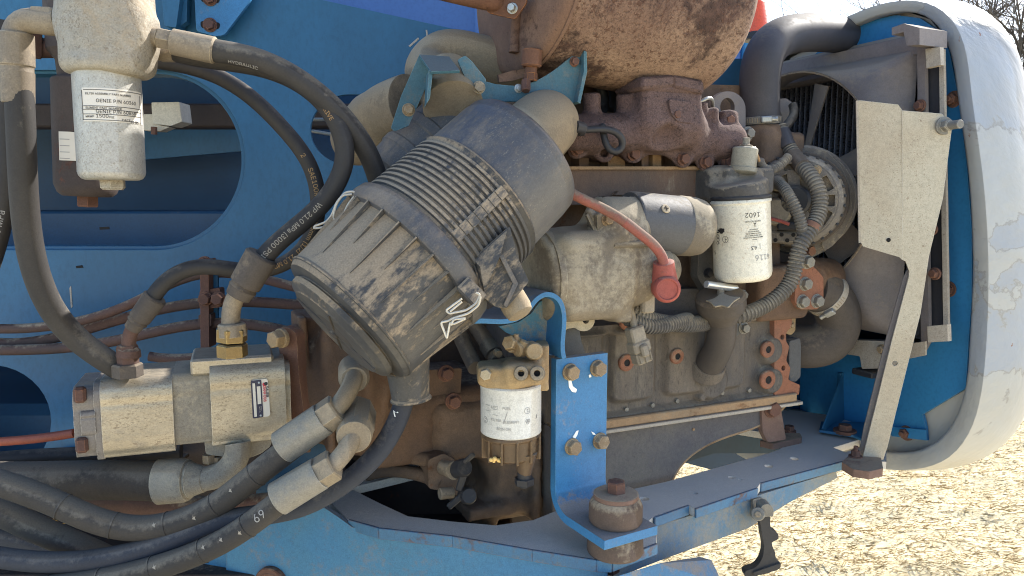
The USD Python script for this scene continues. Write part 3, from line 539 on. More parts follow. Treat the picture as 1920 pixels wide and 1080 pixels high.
t.part('base', cyl(P(1418, 76, 1.9), b0, .034, b=.003), M['black'])

# upper left bracket of the boom pivot
t = thing('pivot_bracket', 'blue bracket plate with one rusty bolt above the hoses, at the top edge', 'bracket')
t.part('plate', plate(LP, [(362, -60), (476, -60), (470, 0), (420, 66), (404, 68), (368, 58)], .01, .030, rnd=.006), M['mount'])
t.part('spacer', plate(LP, [(366, -60), (462, -60), (456, 0), (416, 58), (372, 50)], .02, .019), M['inner'])
t.part('upright', plate(LP, [(298, -60), (345, -60), (330, 52), (308, 48)], .05, .05, rnd=.004), M['panel'])
t.part('rib', plate(LP, [(335, -60), (352, -60), (350, 40), (330, 54)], .02, .03), M['panel'])
for x, y in ((394, 47), (394, -2)):
    b_ = t.part('bolt', bolt(LP.px(x, y, .030), LP.n, S(10, LP.px(x, y)), washer=1.3), M['rbolt']); b_.part('slot', plate(LP, [(x - 19, y - 8), (x + 19, y - 5), (x + 17, y + 8), (x - 17, y + 6)], .0008, .0307, rnd=.006), M['dark'], False)

# ------------------------------------------------------------------ engine tray: deck, front face, receding beam
t = thing('engine_tray', 'blue steel engine tray frame with grey-topped deck and rusty chipped edges', 'frame')
hole = [(655, 915), (715, 945), (765, 968), (850, 978), (930, 985), (1000, 975), (1045, 957), (1150, 925), (1250, 903), (1440, 850), (1462, 842), (1477, 832), (1470, 822), (1440, 812), (1335, 795), (1200, 805), (1000, 850), (800, 880)]
deck = [(600, 905), (622, 945), (650, 972), (712, 989), (850, 1004), (1000, 1030), (1120, 1049), (1145, 1049), (1230, 1018), (1232, 998), (1206, 985), (1226, 968), (1290, 946), (1302, 953), (1420, 914), (1426, 905), (1590, 861), (1662, 866), (1662, 826), (1640, 790), (1480, 768), (1340, 775), (1180, 790), (980, 830), (760, 865)]
slotpx = [(1560, 838), (1600, 832), (1640, 822), (1640, 830), (1600, 838), (1600, 846)]
t.part('deck', plate(DP, deck, .014, 0, holes=[hole, [(1562, 839), (1612, 824), (1622, 836), (1585, 848)]], circ=[(1208, 935, 9), (1304, 925, 5), (1372, 895, 7), (1388, 899, 4), (1441, 874, 8), (1489, 860, 8)]), M['deck'])
c0, c1 = DP.px(712, 990), DP.px(1136, 1052); d_ = unit(c1 - c0); FF = Plane(c0 - UP * .0 + unit(np.cross(d_, -UP)) * -.0, np.cross(UP, d_) * (1 if np.cross(UP, d_)[1] < 0 else -1))
t.part('front_face', plate(FF, [(424, 1300), (424, 1010), (470, 985), (608, 952), (632, 968), (660, 988), (712, 1004), (1000, 1046), (1138, 1066), (1138, 1300)], .008, -.006), M['frame'])
t.part('side_face', plate(FF, [(355, 1300), (355, 1036), (425, 1032), (425, 1300)], .02, -.012), M['frame'])
c0, c1 = DP.px(1226, 976), DP.px(1590, 868); d_ = unit(c1 - c0); BF = Plane(c0, np.cross(UP, d_) * (1 if np.cross(UP, d_)[1] < 0 else -1))
for e0, e1 in zip([(655, 974), (712, 990), (850, 1005), (1000, 1031), (1120, 1050)], [(711, 989.6), (849, 1004.8), (999, 1030.8), (1119, 1049.8), (1147, 1050.5)]):
    a, b = DP.px(*e0), DP.px(*e1); t.part('front_edge', obox((a + b) / 2 + UP * -.0075 + FF.n * .0015, (b - a, np.cross(UP, b - a), UP), (np.linalg.norm(b - a) + .001, .004, .0168), .0008), M['fedge'])
for e0, e1 in zip([(1147, 1050.5), (1226, 970), (1303, 953.5), (1425, 905.5)], [(1231, 1018.5), (1290, 947), (1419, 914.5), (1590, 862)]):
    a, b = DP.px(*e0), DP.px(*e1); t.part('side_edge', obox((a + b) / 2 + UP * -.0075 + BF.n * .001, (b - a, np.cross(UP, b - a), UP), (np.linalg.norm(b - a), .004, .0160), .0008), M['fedge'])
t.part('weld', tube([DP.px(x, y, -.013) for x, y in ((640, 968), (712, 992), (850, 1007), (1000, 1033), (1120, 1052))], .004, 8), M['frame'])
t.part('beam', plate(BF, [(1100, 1075), (1100, 1030), (1205, 1000), (1215, 992), (1240, 983), (1300, 965), (1420, 929), (1568, 884), (1570, 896), (1480, 942), (1402, 991), (1300, 1028), (1235, 1052), (1150, 1085)], .01, -.012), M['beam'])
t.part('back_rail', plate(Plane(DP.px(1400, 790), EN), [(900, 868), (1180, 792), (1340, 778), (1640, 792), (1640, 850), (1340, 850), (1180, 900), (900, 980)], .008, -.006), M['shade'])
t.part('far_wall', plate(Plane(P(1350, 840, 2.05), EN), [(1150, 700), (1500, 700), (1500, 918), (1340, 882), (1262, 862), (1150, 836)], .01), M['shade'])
BW = Plane(P(1540, 740, 1.72), EN)
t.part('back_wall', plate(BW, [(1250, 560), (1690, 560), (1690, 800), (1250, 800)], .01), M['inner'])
t.part('back_ledge', plate(BW, [(1440, 680), (1650, 668), (1650, 676), (1440, 690)], .03, .03), M['panel'])
t.part('back_strip', plate(BW, [(1440, 766), (1560, 778), (1690, 774), (1690, 784), (1440, 776)], .03, .03), M['strip'])
BG = Plane(P(1580, 750, 1.58), EN)
t.part('inner_bracket', plate(BG, [(1576, 700), (1668, 690), (1668, 812), (1568, 806)], .008, 0, holes=[rounded([(1606, 716), (1638, 716), (1638, 794), (1606, 794)], 12)], rnd=.002), M['panel'])
t.part('gusset', hull([BG.px(1578, 703, .001), BG.px(1584, 806, .001), BG.px(1540, 804, .075), BG.px(1584, 703, -.006), BG.px(1590, 806, -.004), BG.px(1546, 806, .075)]), M['panel'])
t.part('foot_plate', plate(DP.at(DP.o + UP * .005), [(1536, 806), (1600, 816), (1620, 824), (1640, 810), (1640, 792), (1540, 790)], .005, .006), M['panel'])
t.part('bolt', bolt(DP.px(1584, 808, .012), UP, .013, .011, washer=1.7), M['rbolt'])
t.part('bolt', bolt(DP.px(1324, 822, -.02), UP, .009, .012, washer=1.4), M['rbolt'])
t.part('bolt', bolt(DP.px(1143, 1050, -.014), -UP, .014, .014, washer=1.3), M['rbolt'])
# blue cover corner at the bottom edge
t = thing('chassis_corner', 'blue painted chassis corner jutting in at the bottom edge beneath the beam', 'chassis')
k0, k1, k2 = P(1325, 1046, 1.02), P(1352, 1100, .95), P(1120, 1100, .9)
t.part('cover', hull([P(1236, 1056, .98), P(1312, 1044, 1.06), P(1334, 1050, 1.06), P(1356, 1096, 1.05), P(1100, 1098, .9), P(1100, 1180, .9), P(1362, 1180, 1.05), P(1334, 1180, 1.4), P(1180, 1075, .98)]), M['mount'], 20)
t = thing('round_plug', 'dusty brown round plug on the blue frame face at the bottom edge', 'plug')
pp = FF.px(512, 1092, -.006)
t.part('disc', cyl(pp - FF.n * .004, pp + FF.n * .01, S(33, pp), b=.002), M['rbolt']); t.part('rim', ringm(pp + FF.n * .009, FF.n, S(22, pp), .002), M['rbolt'])

# ------------------------------------------------------------------ radiator, shroud, fan
RC = (1497, 345); R0 = .226
def rp(a, r, w): return RP.pt(r * math.cos(a), r * math.sin(a), w)
t = thing('radiator', 'dark finned radiator core standing behind the fan, with grey side channels', 'radiator')
uL, uR = -.30, RP.uv(RP.px(1738, 350, -.10))[0]; vT, vB = RP.uv(RP.px(1700, 60, -.1))[1], RP.uv(RP.px(1700, 640, -.1))[1]
cm = Plane(RP.o, RP.n)
t.part('back_sheet', obox(RP.pt((uL + uR) / 2, (vT + vB) / 2, -.15), (RP.u, RP.v, RP.n), (uR - uL, vT - vB, .01), .001), M['core'])
nt = 34; us = np.linspace(uL + .01, uR - .02, nt); hgt = vT - vB - .02
for k, u in enumerate(us): t.part('cooling_tube', obox(RP.pt(u, (vT + vB) / 2, -.118), (RP.u, RP.v, RP.n), (.0028, hgt, .03), .0006), M['core'], False)
zz_ = np.linspace(vB + .01, vT - .01, 190)
for k in range(nt - 1):
    a, b = us[k] + .0014, us[k + 1] - .0014; V = []
    for q_, z in enumerate(zz_):
        for u, o in ((a, 0), (b, 1)): V += [RP.pt(u, z + (.0024 if (q_ + o) % 2 else -.0024), -.106), RP.pt(u, z + (.0024 if (q_ + o) % 2 else -.0024), -.128)]
    V = np.array(V); m_ = np.arange(len(zz_) - 1) * 4; F = np.vstack([np.c_[m_, m_ + 2, m_ + 3], np.c_[m_, m_ + 3, m_ + 1]]); t.part('fin_strip', trimesh.Trimesh(V, F, process=False), M['core'], False)
# side channels and flanges to the right
def rplate(pts, th, w, mat, name, **k): return t.part(name, plate(RP, pts, th, w, **k), M[mat])
rplate([(1719, 84), (1734, 82), (1742, 640), (1727, 668)], .008, -.040, 'shroud', 'edge_strip')
rplate([(1734, 120), (1764, 120), (1772, 610), (1742, 618)], .004, -.052, 'black', 'side_channel')
rplate([(1760, 90), (1769, 92), (1778, 640), (1769, 640)], .006, -.045, 'strip', 'flange')
rplate([(1735, 92), (1762, 88), (1764, 122), (1737, 128)], .01, -.01, 'strip', 'top_tab')
rplate([(1738, 612), (1776, 608), (1777, 640), (1740, 642)], .01, -.012, 'strip', 'bottom_tab')
for x, y in ((1753, 513), (1747, 430), (1725, 198)): t.part('bolt', bolt(RP.px(x, y, -.034), RP.n, .008, washer=1.4), M['rbolt'])
# header tank with hose neck
tz = RP.uv(RP.px(1700, 62, -.1))[1]
t.part('header_tank', obox(RP.pt((uL + uR) / 2, tz - .036, -.11), (RP.u, RP.v, RP.n), (uR - uL, .06, .07), .006), M['shroud'])
t.part('corner_tab', plate(RP, [(1672, 52), (1694, 44), (1724, 52), (1724, 84), (1700, 86), (1694, 60), (1672, 66)], .07, .03), M['shroud'])

t = thing('fan_shroud', 'dusty grey sheet shroud with a round mouth around the fan', 'shroud')
rect = [RP.uv(RP.px(x, y, -.06)) for x, y in ((1729, 92), (1738, 640))]; uS, vS0, vS1 = rect[0][0], rect[1][1], rect[0][1]
V, na, nr = [], 120, 10
for k in range(na):
    a = 2 * math.pi * k / na; ca, sa = math.cos(a), math.sin(a)
    ex = min((uS if ca > 0 else .30) / max(abs(ca), 1e-6), (vS1 if sa > 0 else -vS0) / max(abs(sa), 1e-6)); q_ = V3(ca * ex, sa * ex)
    for r_ in range(nr):
        s_ = r_ / (nr - 1); pos = V3(ca, sa) * R0 * (1 - s_) + q_ * s_; V.append(RP.pt(pos[0], pos[1], .03 - .08 * (s_ ** 1.7)))
    V.append(RP.pt(ca * (R0 + .0035), sa * (R0 + .0035), .034)); V.append(RP.pt(ca * R0, sa * R0, .03)); V.append(RP.pt(ca * R0, sa * R0, -.02))
V = np.array(V); w_ = nr + 3; F = []
for k in range(na):
    for r_ in range(w_ - 1):
        if r_ == nr - 1: continue
        a, b = k * w_ + r_, ((k + 1) % na) * w_ + r_; F += [(a, a + 1, b + 1), (a, b + 1, b)]
t.part('sheet', trimesh.Trimesh(V, np.array(F), process=False), M['shroud'], 40)
t.part('mouth_rim', ringm(RP.pt(0, 0, .031), RP.n, R0 + .001, .0022, 100, 8), M['fan'])
t.part('top_flange', plate(RP, [(1480, 118), (1700, 70), (1729, 84), (1729, 100), (1480, 140)], .004, -.045), M['shroud'])
mb = Plane(P(1620, 660, 1.50), RP.n)
t.part('mount_foot', plate(mb, [(1560, 636), (1668, 640), (1664, 690), (1616, 692), (1612, 668), (1560, 660)], .03, .02, rnd=.003), M['strip'])
t.part('bolt', bolt(mb.px(1654, 655, .02), mb.n, .007, washer=1.5), M['bolt'])
t.part('rubber_foot', obox(mb.px(1632, 698, .0), (RP.u, UP, RP.n), (.05, .012, .05), .002), M['black'])
t.part('lower_tab', plate(RP, [(1706, 644), (1735, 640), (1735, 666), (1706, 672)], .004, -.02), M['strip'])

t = thing('cooling_fan', 'six-bladed dusty grey cooling fan in the round mouth of the shroud', 'fan')
t.part('hub', lathe(RP.pt(0, 0, -.03), RP.pt(0, 0, .05), [(0, .05), (.5, .05), (.6, .035), (1, .03)], 32), M['fan'])
for k in range(6):
    a = math.radians(76 - 60 * k); e, g = rp(a, 1, 0) - RP.o, rp(a + math.pi / 2, 1, 0) - RP.o; V = []
    for s_ in np.linspace(0, 1, 9):
        r_ = .04 + .165 * s_; wdt = .024 + .016 * s_; tw = math.radians(-38 + 12 * s_)
        for x in (-1, -.33, .33, 1):
            cu = .006 * (1 - x * x)
            V.append(RP.o + e * r_ + g * x * wdt * math.cos(tw) + RP.n * (x * wdt * math.sin(tw) + cu))
    V = np.array(V); F = [(i * 4 + j, i * 4 + j + 1, i * 4 + j + 5) for i in range(8) for j in range(3)] + [(i * 4 + j, i * 4 + j + 5, i * 4 + j + 4) for i in range(8) for j in range(3)]
    m1 = trimesh.Trimesh(V, F, process=False); m2 = trimesh.Trimesh(V - RP.n * .003, [x[::-1] for x in F], process=False)
    edge = [0, 1, 2, 3] + [i * 4 + 3 for i in range(1, 9)] + [34, 33, 32] + [i * 4 for i in range(7, 0, -1)]; E2 = []
    for i_ in range(len(edge)):
        p_, q_ = edge[i_], edge[(i_ + 1) % len(edge)]; E2 += [(p_, q_, q_ + 36), (p_, q_ + 36, p_ + 36)]
    t.part('blade', trimesh.Trimesh(np.vstack([V, V - RP.n * .003]), list(F) + [tuple(np.array(x[::-1]) + 36) for x in F] + E2, process=False), M['fan'], 40)

# ------------------------------------------------------------------ cowl: bulkhead panel and rounded shell
t = thing('cowl', 'rounded pale grey end cowl with peeling paint around a blue inner panel', 'cowl')
WP = -.092
innr_px = [(1480, 110), (1560, 66), (1640, 32), (1700, 22), (1745, 36), (1776, 80), (1796, 180), (1813, 300), (1826, 430), (1826, 560), (1820, 650), (1813, 725), (1798, 775), (1770, 820), (1730, 846), (1660, 852), (1560, 840), (1400, 826), (1400, 662), (1739, 656), (1739, 112), (1500, 130)]
inner = [(1560, 70), (1620, 40), (1680, 28), (1725, 34), (1758, 56), (1780, 95), (1796, 180), (1812, 300), (1822, 430), (1822, 560), (1816, 640), (1811, 728), (1730, 777), (1736, 800), (1738, 826), (1640, 812), (1500, 800), (1500, 662), (1739, 656), (1739, 112), (1500, 130)]
t.part('inner_panel', plate(RP, inner, .006, WP), M['cblue'])
for x, y in ((1789, 186), (1779, 542), (1700, 812)): t.part('bolt', bolt(RP.px(x, y, WP), RP.n, .010, washer=1.5, stud=.006), M['rbolt'])
t.part('inner_skin', plate(RP, innr_px, .004, WP - .012), M['cowl'])
t.part('panel_strip', plate(RP, [(1672, 800), (1736, 806), (1737, 826), (1672, 818)], .004, WP + .006), M['cblue'])
# shell: closed curve in the mouth plane, carried back along the engine axis and drawn in to a rounded end
def loop(pts, w): return smoothpoly(np.array([RP.uv(RP.px(x, y, w)) for x, y in pts]), 8)
innr = [(1390, 150), (1560, 66), (1640, 32), (1700, 22), (1745, 36), (1776, 80), (1796, 180), (1813, 300), (1823, 430), (1823, 560), (1818, 650), (1811, 725), (1796, 775), (1768, 818), (1730, 842), (1660, 848), (1560, 836), (1390, 820)]
outr = [(1390, 132), (1560, 48), (1640, 14), (1705, 2), (1762, 14), (1806, 62), (1828, 170), (1846, 300), (1858, 430), (1860, 560), (1856, 650), (1846, 740), (1826, 806), (1786, 856), (1738, 876), (1660, 878), (1560, 866), (1390, 852)]
WM = -.075
li, lo_ = loop(innr, WM), loop(outr, WM); n_ = len(li); rings = []
cen = lo_.mean(0)
rings.append([RP.pt(*p, WP - .004) for p in li]); rings.append([RP.pt(*p, WM - .006) for p in li])
for s_ in np.linspace(0, 1, 7):
    q_ = li * (1 - s_) + lo_ * s_; rings.append([RP.pt(*p, WM + .010 * math.sin(math.pi * min(1, s_ * .5 + .0)) ) for p in q_])
D = .30
for s_ in np.linspace(0.03, 1, 22):
    e = max(0.0, (s_ - .25) / .75); k_ = math.sqrt(max(0, 1 - (e * .985) ** 2.3)); k_ = .30 + .70 * k_
    q_ = cen + (lo_ - cen) * (V3(1, 1) * k_) + (lo_ - cen) / np.linalg.norm(lo_ - cen, axis=1)[:, None] * .012 * math.sin(min(1, s_ * 3) * math.pi / 2) * k_
    rings.append([RP.pt(*p, WM + .010 - D * s_) for p in q_])
V = np.vstack(rings); F = []
for a in range(len(rings) - 1):
    j = np.arange(n_); k_ = (j + 1) % n_; F.append(np.c_[a * n_ + j, a * n_ + k_, (a + 1) * n_ + k_, (a + 1) * n_ + j])
F = np.vstack(F); last = (len(rings) - 1) * n_
m = trimesh.Trimesh(np.vstack([V, V[last:].mean(0)]), np.vstack([F[:, [0, 1, 2]], F[:, [0, 2, 3]], np.c_[last + np.arange(n_), last + (np.arange(n_) + 1) % n_, np.full(n_, len(V))]]), process=False)
m.fix_normals(); t.part('shell', m, M['cowl'], 50)

# ------------------------------------------------------------------ print that follows a round surface
def wrap(path, q, r, s0, a0):
    q = q.copy(); v = np.array(q.vertices); s_ = s0 + v[:, 1]; th = a0 + v[:, 0] / r; rad = r + .0002 + v[:, 2]
    I = lambda A: np.stack([np.interp(s_, path.s, A[:, i]) for i in range(3)], 1)
    p, n, b = I(path.p), I(path.cn), I(path.cb); p = p + np.clip(s_ - path.L, 0, None)[:, None] * path.t[-1] + np.clip(s_, None, 0)[:, None] * path.t[0]
    q.vertices = p + rad[:, None] * (np.cos(th)[:, None] * n + np.sin(th)[:, None] * b); return q
def txt(s_, h, x=0, y=0, bold=False, centre=True):
    q = meshkit.text_mesh(s_, h, .0002, bold); w_ = q.bounds[1][0] - q.bounds[0][0]; q.apply_translation((x - (w_ / 2 if centre else 0), y, 0)); return q
def rectm(x0, y0, x1, y1, th=.0002, z=0.0, sub=.004):
    q = extr(Polygon([(x0, y0), (x1, y0), (x1, y1), (x0, y1)]), th); v, f = trimesh.remesh.subdivide_to_size(q.vertices, q.faces, sub); q = trimesh.Trimesh(v, f, process=False); q.apply_translation((0, 0, z)); return q
def ringf(x, y, r, t=.0006): q = extr(Point(x, y).buffer(r, 8).difference(Point(x, y).buffer(r - t, 8)), .0002); return q
def polym(pts, th=.0002): return extr(Polygon(pts).buffer(0), th)
def clampband(p, ax, r, mat, owner, w=.011, ang_dir=None, name='clamp_band'):
    ax = unit(ax); p = np.asarray(p); b = owner.part(name, lathe(p - ax * w / 2, p + ax * w / 2, [(0, r + .0004), (0, r + .0012), (.06, r + .0017), (.94, r + .0017), (1, r + .0012), (1, r + .0004)], 48), M[mat])
    d = unit(ang_dir - (ang_dir @ ax) * ax); side = np.cross(ax, d); c_ = p + d * (r + .005)
    b.part('screw_housing', obox(c_, (side, ax, d), (.020, w * .9, .010), .002), M['zinc']); b.part('screw', cat(cyl(c_ + side * .009, c_ + side * .017, .0042, b=.0006, seg=14), hexm(c_ + side * .016, side, .005, .004)), M['zinc'])
    for k in range(-7, 8):
        if abs(k) > 2 and k % 1 == 0:
            a = k * .12; dd = d * math.cos(a) + side * math.sin(a); b.part('thread_slot', obox(p + dd * (r + .0018), (np.cross(ax, dd), ax, dd), (.0016, w * .6, .0006), .0), M['steel'], False)
    return b

# ------------------------------------------------------------------ engine block (relief on the near face), rail, pan
u0, u1 = EP.uv(E(1036, 700))[0], EP.uv(E(1462, 700))[0]; vb = EP.uv(E(1265, 767))[1]; vt = EP.uv(E(1265, 596))[1]
nu, nv = 230, 110; U_, V_ = np.meshgrid(np.linspace(u0, u1, nu), np.linspace(vb - .004, vt, nv), indexing='ij')
Hh = np.zeros_like(U_)
sm = lambda x, a, b: np.clip((x - a) / (b - a), 0, 1) ** 2 * (3 - 2 * np.clip((x - a) / (b - a), 0, 1))
for xa, xb, hh in ((1040, 1128, .010), (1138, 1226, .011), (1240, 1318, .011), (1330, 1392, .010)):
    a, b = EP.uv(E(xa, 700))[0], EP.uv(E(xb, 700))[0]; t_ = (U_ - a) / (b - a)
    bump_ = sm(t_, -.04, .10) * sm(1 - t_, -.04, .10) * (1 + .5 * np.sin(np.clip(t_, 0, 1) * math.pi)); lo2 = vb + .022 + .012 * (np.clip(np.abs(t_ - .5) * 2, 0, 1) ** 6)
    Hh += hh * bump_ * sm(V_, lo2, lo2 + .012) * sm(-V_, -vt + .004, -vt + .016)
Hh += .010 * sm(-V_, -(vb + .014), -(vb + .004))          # bottom rail bead
Hh += .016 * sm(V_, vt - .020, vt - .012)                 # top ledge
def bossh(x, y, r, h):
    global Hh
    c_ = EP.uv(E(x, y)); d = np.hypot(U_ - c_[0], V_ - c_[1]); Hh = np.maximum(Hh, h * sm(-d, -r * 1.6, -r))
for x, y, r, h in ((1175, 680, .016, .016), (1270, 668, .015, .016), (1175, 604, .014, .024), (1440, 655, .020, .014), (1440, 712, .019, .016), (1328, 712, .026, .018)): bossh(x, y, r, h)
# slanted web below the dipstick boss
a_, b_ = EP.uv(E(1335, 700)), EP.uv(E(1308, 742)); d_ = b_ - a_; tt = np.clip(((U_ - a_[0]) * d_[0] + (V_ - a_[1]) * d_[1]) / (d_ @ d_), 0, 1); dd = np.hypot(U_ - a_[0] - tt * d_[0], V_ - a_[1] - tt * d_[1]); Hh = np.maximum(Hh, .016 * sm(-dd, -.010, -.005))
Hh += (meshkit.fbm(np.stack([U_ * 40, V_ * 40, 0 * U_], -1), 4, 2) - .5) * .003
top = EP.o + U_[..., None] * EP.u + V_[..., None] * EP.v + Hh[..., None] * EN
back = EP.o + U_[..., None] * EP.u + V_[..., None] * EP.v - .30 * EN
def sheet(A, Bk):
    n_, m_ = A.shape[:2]; V = np.vstack([A.reshape(-1, 3), Bk.reshape(-1, 3)]); o = n_ * m_; F = []
    i, j = np.meshgrid(np.arange(n_ - 1), np.arange(m_ - 1), indexing='ij'); i, j = i.ravel(), j.ravel(); F.append(np.c_[i * m_ + j, (i + 1) * m_ + j, (i + 1) * m_ + j + 1, i * m_ + j + 1])
    rim = [(i, 0) for i in range(n_)] + [(n_ - 1, j) for j in range(1, m_)] + [(i, m_ - 1) for i in range(n_ - 2, -1, -1)] + [(0, j) for j in range(m_ - 2, 0, -1)]
    k = np.array([a * m_ + b for a, b in rim]); k2 = np.roll(k, -1); F.append(np.c_[k2, k, k + o, k2 + o]); F = np.vstack(F)
    return trimesh.Trimesh(V, np.vstack([F[:, [0, 1, 2]], F[:, [0, 2, 3]]]), process=False)
eng = thing('engine', 'grimy brown engine block and cylinder head with rusty casting bosses', 'engine')
blk = eng.part('block', sheet(top, back), M['block'], 40)
for x, y, r, hgt_ in ((1175, 680, .0145, .017), (1270, 668, .0135, .017), (1175, 604, .0130, .025), (1440, 655, .0155, .015), (1440, 712, .0175, .017)):
    p_ = E(x, y, hgt_); m_ = lathe(p_ - EN * .004, p_ + EN * .002, [(0, r), (.7, r), (1, r * .88), (1, r * .42), (.2, r * .40)], 28)
    bs = blk.part('boss', m_, M['blockrust']); bs.part('bore', cyl(p_ - EN * .003, p_ + EN * .0004, r * .40, seg=18), M['dark'])
for x, y in ((1173, 767), (1222, 759), (1268, 751), (1310, 745), (1352, 736), (1403, 731)): blk.part('stud', bolt(E(x, y, .0), EN, .0042, .005, washer=0), M['steelg'])
vr = EP.uv(E(1265, 767))[1]
def bar(ua, ub, va, vb_, w0, w1, b=.002): return obox(EP.pt((ua + ub) / 2, (va + vb_) / 2, (w0 + w1) / 2), (EP.u, EP.v, EP.n), (ub - ua, abs(vb_ - va), abs(w1 - w0)), b)
eng.part('sump_rail', bar(u0, EP.uv(E(1482, 740))[0], vr - .012, vr + .004, -.02, .018), M['rail'])
eng.part('rail_step', bar(u0, EP.uv(E(1112, 785))[0], vr - .0135, vr + .006, .0, .0205), M['rail'])
eng.part('gasket', bar(u0, EP.uv(E(1490, 745))[0], vr - .0185, vr - .0122, -.02, .022, .001), M['strip'])
ue = EP.uv(E(1466, 650))[0]
eng.part('front_flange', plate(EP, [(1452, 592), (1486, 588), (1484, 612), (1474, 624), (1474, 640), (1480, 650), (1474, 676), (1482, 690), (1478, 712), (1500, 722), (1498, 740), (1452, 748)], .03, .012, circ=[(1467, 632, 5), (1469, 690, 5)], rnd=.003), M['blockrust'])
eng.part('front_plate', plate(EP, [(1474, 590), (1492, 592), (1491, 620), (1484, 628), (1474, 626)], .05, -.004, rnd=.003), M['fhead'])
eng.part('front_plate', plate(EP, [(1480, 640), (1500, 634), (1502, 650), (1501, 706), (1492, 716), (1480, 714)], .06, -.004, rnd=.004), M['band'])
eng.part('bolt', bolt(E(1484, 610, -.004), EN, .005), M['bolt'])
# upper block and head
eng.part('upper_block', plate(EP, [(985, 365), (1460, 372), (1458, 596), (985, 606)], .20, -.045), M['gloom'])
eng.part('side_cover', plate(EP, [(1180, 545), (1336, 540), (1336, 604), (1160, 608)], .03, -.016, rnd=.004), M['pan'])
eng.part('head', plate(EP, [(1000, 318), (1330, 316), (1336, 322), (1334, 384), (1000, 384)], .12, .012, rnd=.003), M['head'])
eng.part('head_seam', plate(EP, [(1000, 312), (1332, 312), (1332, 318), (1000, 318)], .03, .018), M['rail'])
eng.part('head_upper', plate(EP, [(1000, 214), (1386, 226), (1386, 314), (1000, 312)], .18, -.030), M['head'])
for k, (x0, x1) in enumerate(((1086, 1104), (1140, 1172), (1203, 1216), (1224, 1240), (1262, 1270), (1296, 1330))): eng.part('port_rib', plate(EP, [(x0, 262), (x1, 264), (x1, 313), (x0, 312)], .03, -.004, rnd=.002), M['rail' if k % 2 else 'head'])
eng.part('valve_cover', plate(EP, [(1000, 150), (1392, 160), (1392, 226), (1000, 214)], .2, -.075, rnd=.006), M['gloom'])
eng.part('nameplate_pad', plate(EP, [(1153, 366), (1160, 358), (1206, 358), (1213, 366)], .02, .022), M['head'])
# lifting eye
le = Plane(E(1368, 200, -.03), EN)
ey = eng.part('lifting_eye', plate(le, arcpts(1365, 205, 33, 34, 180, 0, 20) + [(1398, 262), (1332, 262)], .010, 0, circ=[(1364, 201, 17)], rnd=.001), M['shroud'])
# front timing case, black accessory plate behind the oil filter
eng.part('timing_case', plate(EP, [(1310, 330), (1462, 352), (1462, 600), (1316, 596)], .22, -.012, rnd=.006), M['gloom'])
eng.part('accessory_plate', plate(EP, [(1303, 336), (1346, 330), (1352, 372), (1348, 500), (1372, 536), (1370, 556), (1330, 556), (1308, 520), (1312, 420)], .02, .012, rnd=.006), M['adapter'])
for x, y in ((1325, 448), (1327, 512), (1340, 538)): eng.part('bolt', bolt(E(x, y, .011), EN, .0075, washer=1.3), M['black'])
pan = thing('oil_pan', 'dark dusty oil pan curving up under the engine block', 'oil pan')
px_ = [(1036, 806), (1490, 754), (1462, 768), (1440, 788), (1360, 822), (1322, 836), (1290, 862), (1268, 888), (1256, 930), (1036, 1000)]
px_ = [(1036, 804), (1480, 752)] + [tuple(x) for x in smoothpoly([(1470, 757), (1456, 776), (1430, 794), (1370, 816), (1322, 836), (1282, 866), (1260, 900), (1250, 940), (1240, 990)], 5, False)] + [(1036, 1010)]
pan.part('sump', plate(EP, px_, .26, .004), M['pan'], 40)
pan.part('rolled_edge', tube([E(x, y, .002) for x, y in smoothpoly([(1474, 758), (1456, 776), (1430, 794), (1370, 816), (1322, 836), (1282, 866), (1260, 900), (1250, 940)], 4, False)], .0028, 8), M['rail'])
pan.part('drain_plug', bolt(E(1300, 805, .004), EN, .0028, .002, washer=0), M['rail'])
# rear mount foot
fw = Plane(E(1440, 790, -.02), EN)
t = thing('support_angle', 'small rusty angle foot bolted to the deck at the end of the oil pan', 'bracket')
t.part('upright', plate(fw, [(1428, 764), (1462, 752), (1470, 800), (1474, 824), (1440, 830), (1430, 810)], .012, .03, rnd=.005), M['hplate'])
t.part('foot', plate(DP.at(DP.o + UP * .012), [(1424, 826), (1470, 812), (1500, 812), (1504, 820), (1450, 832)], .012, .0, rnd=.004), M['hplate'])
t.part('bolt', bolt(fw.px(1446, 766, .03), EN, .014, .010, washer=1.2), M['rbolt'])
for x, y in ((1455, 814), (1480, 808)): t.part('bolt', bolt(DP.px(x, y, .012), UP, .010, .009, washer=1.3), M['rbolt'])

# dipstick / breather elbow of the crankcase
t = thing('breather_boot', 'brown rubber breather boot with torn cap beside the white oil filter', 'breather')
a, b, d2, e2 = E(1352, 560, .07), E(1352, 612, .062), E(1346, 650, .05), E(1326, 684, .024)
t.part('cap', lathe(E(1350, 550, .074), E(1354, 600, .064), [(0, .030), (.04, .037), (.15, .041), (.45, .041), (.62, .037), (.8, .029), (1, .026)], 36), M['boot'])
t.part('tube', Path([E(1352, 585, .066), E(1354, 618, .06), E(1348, 648, .05), E(1326, 686, .02)], .004).tube(.024, 24), M['boot'])
t.part('collar', lathe(E(1329, 676, .022), E(1321, 690, .006), [(0, .024), (0, .031), (.3, .033), (1, .036)], 30), M['block'])
cr = Plane(E(1345, 545, .078), unit(E(1350, 520, .074) - E(1354, 600, .064)))
t.part('crust', plate(cr, smoothpoly([(1312, 562), (1340, 559), (1352, 550), (1372, 556), (1388, 557), (1374, 566), (1366, 575), (1352, 572), (1340, 574), (1332, 566)], 3), .002, .0012), M['starter'])
t.part('breather_tube', cyl(E(1324, 533, .082), E(1380, 541, .074), .006, b=.0006), M['silver'])
t.part('tube_nipple', cyl(E(1350, 560, .072), E(1352, 540, .078), .006), M['steelg'])
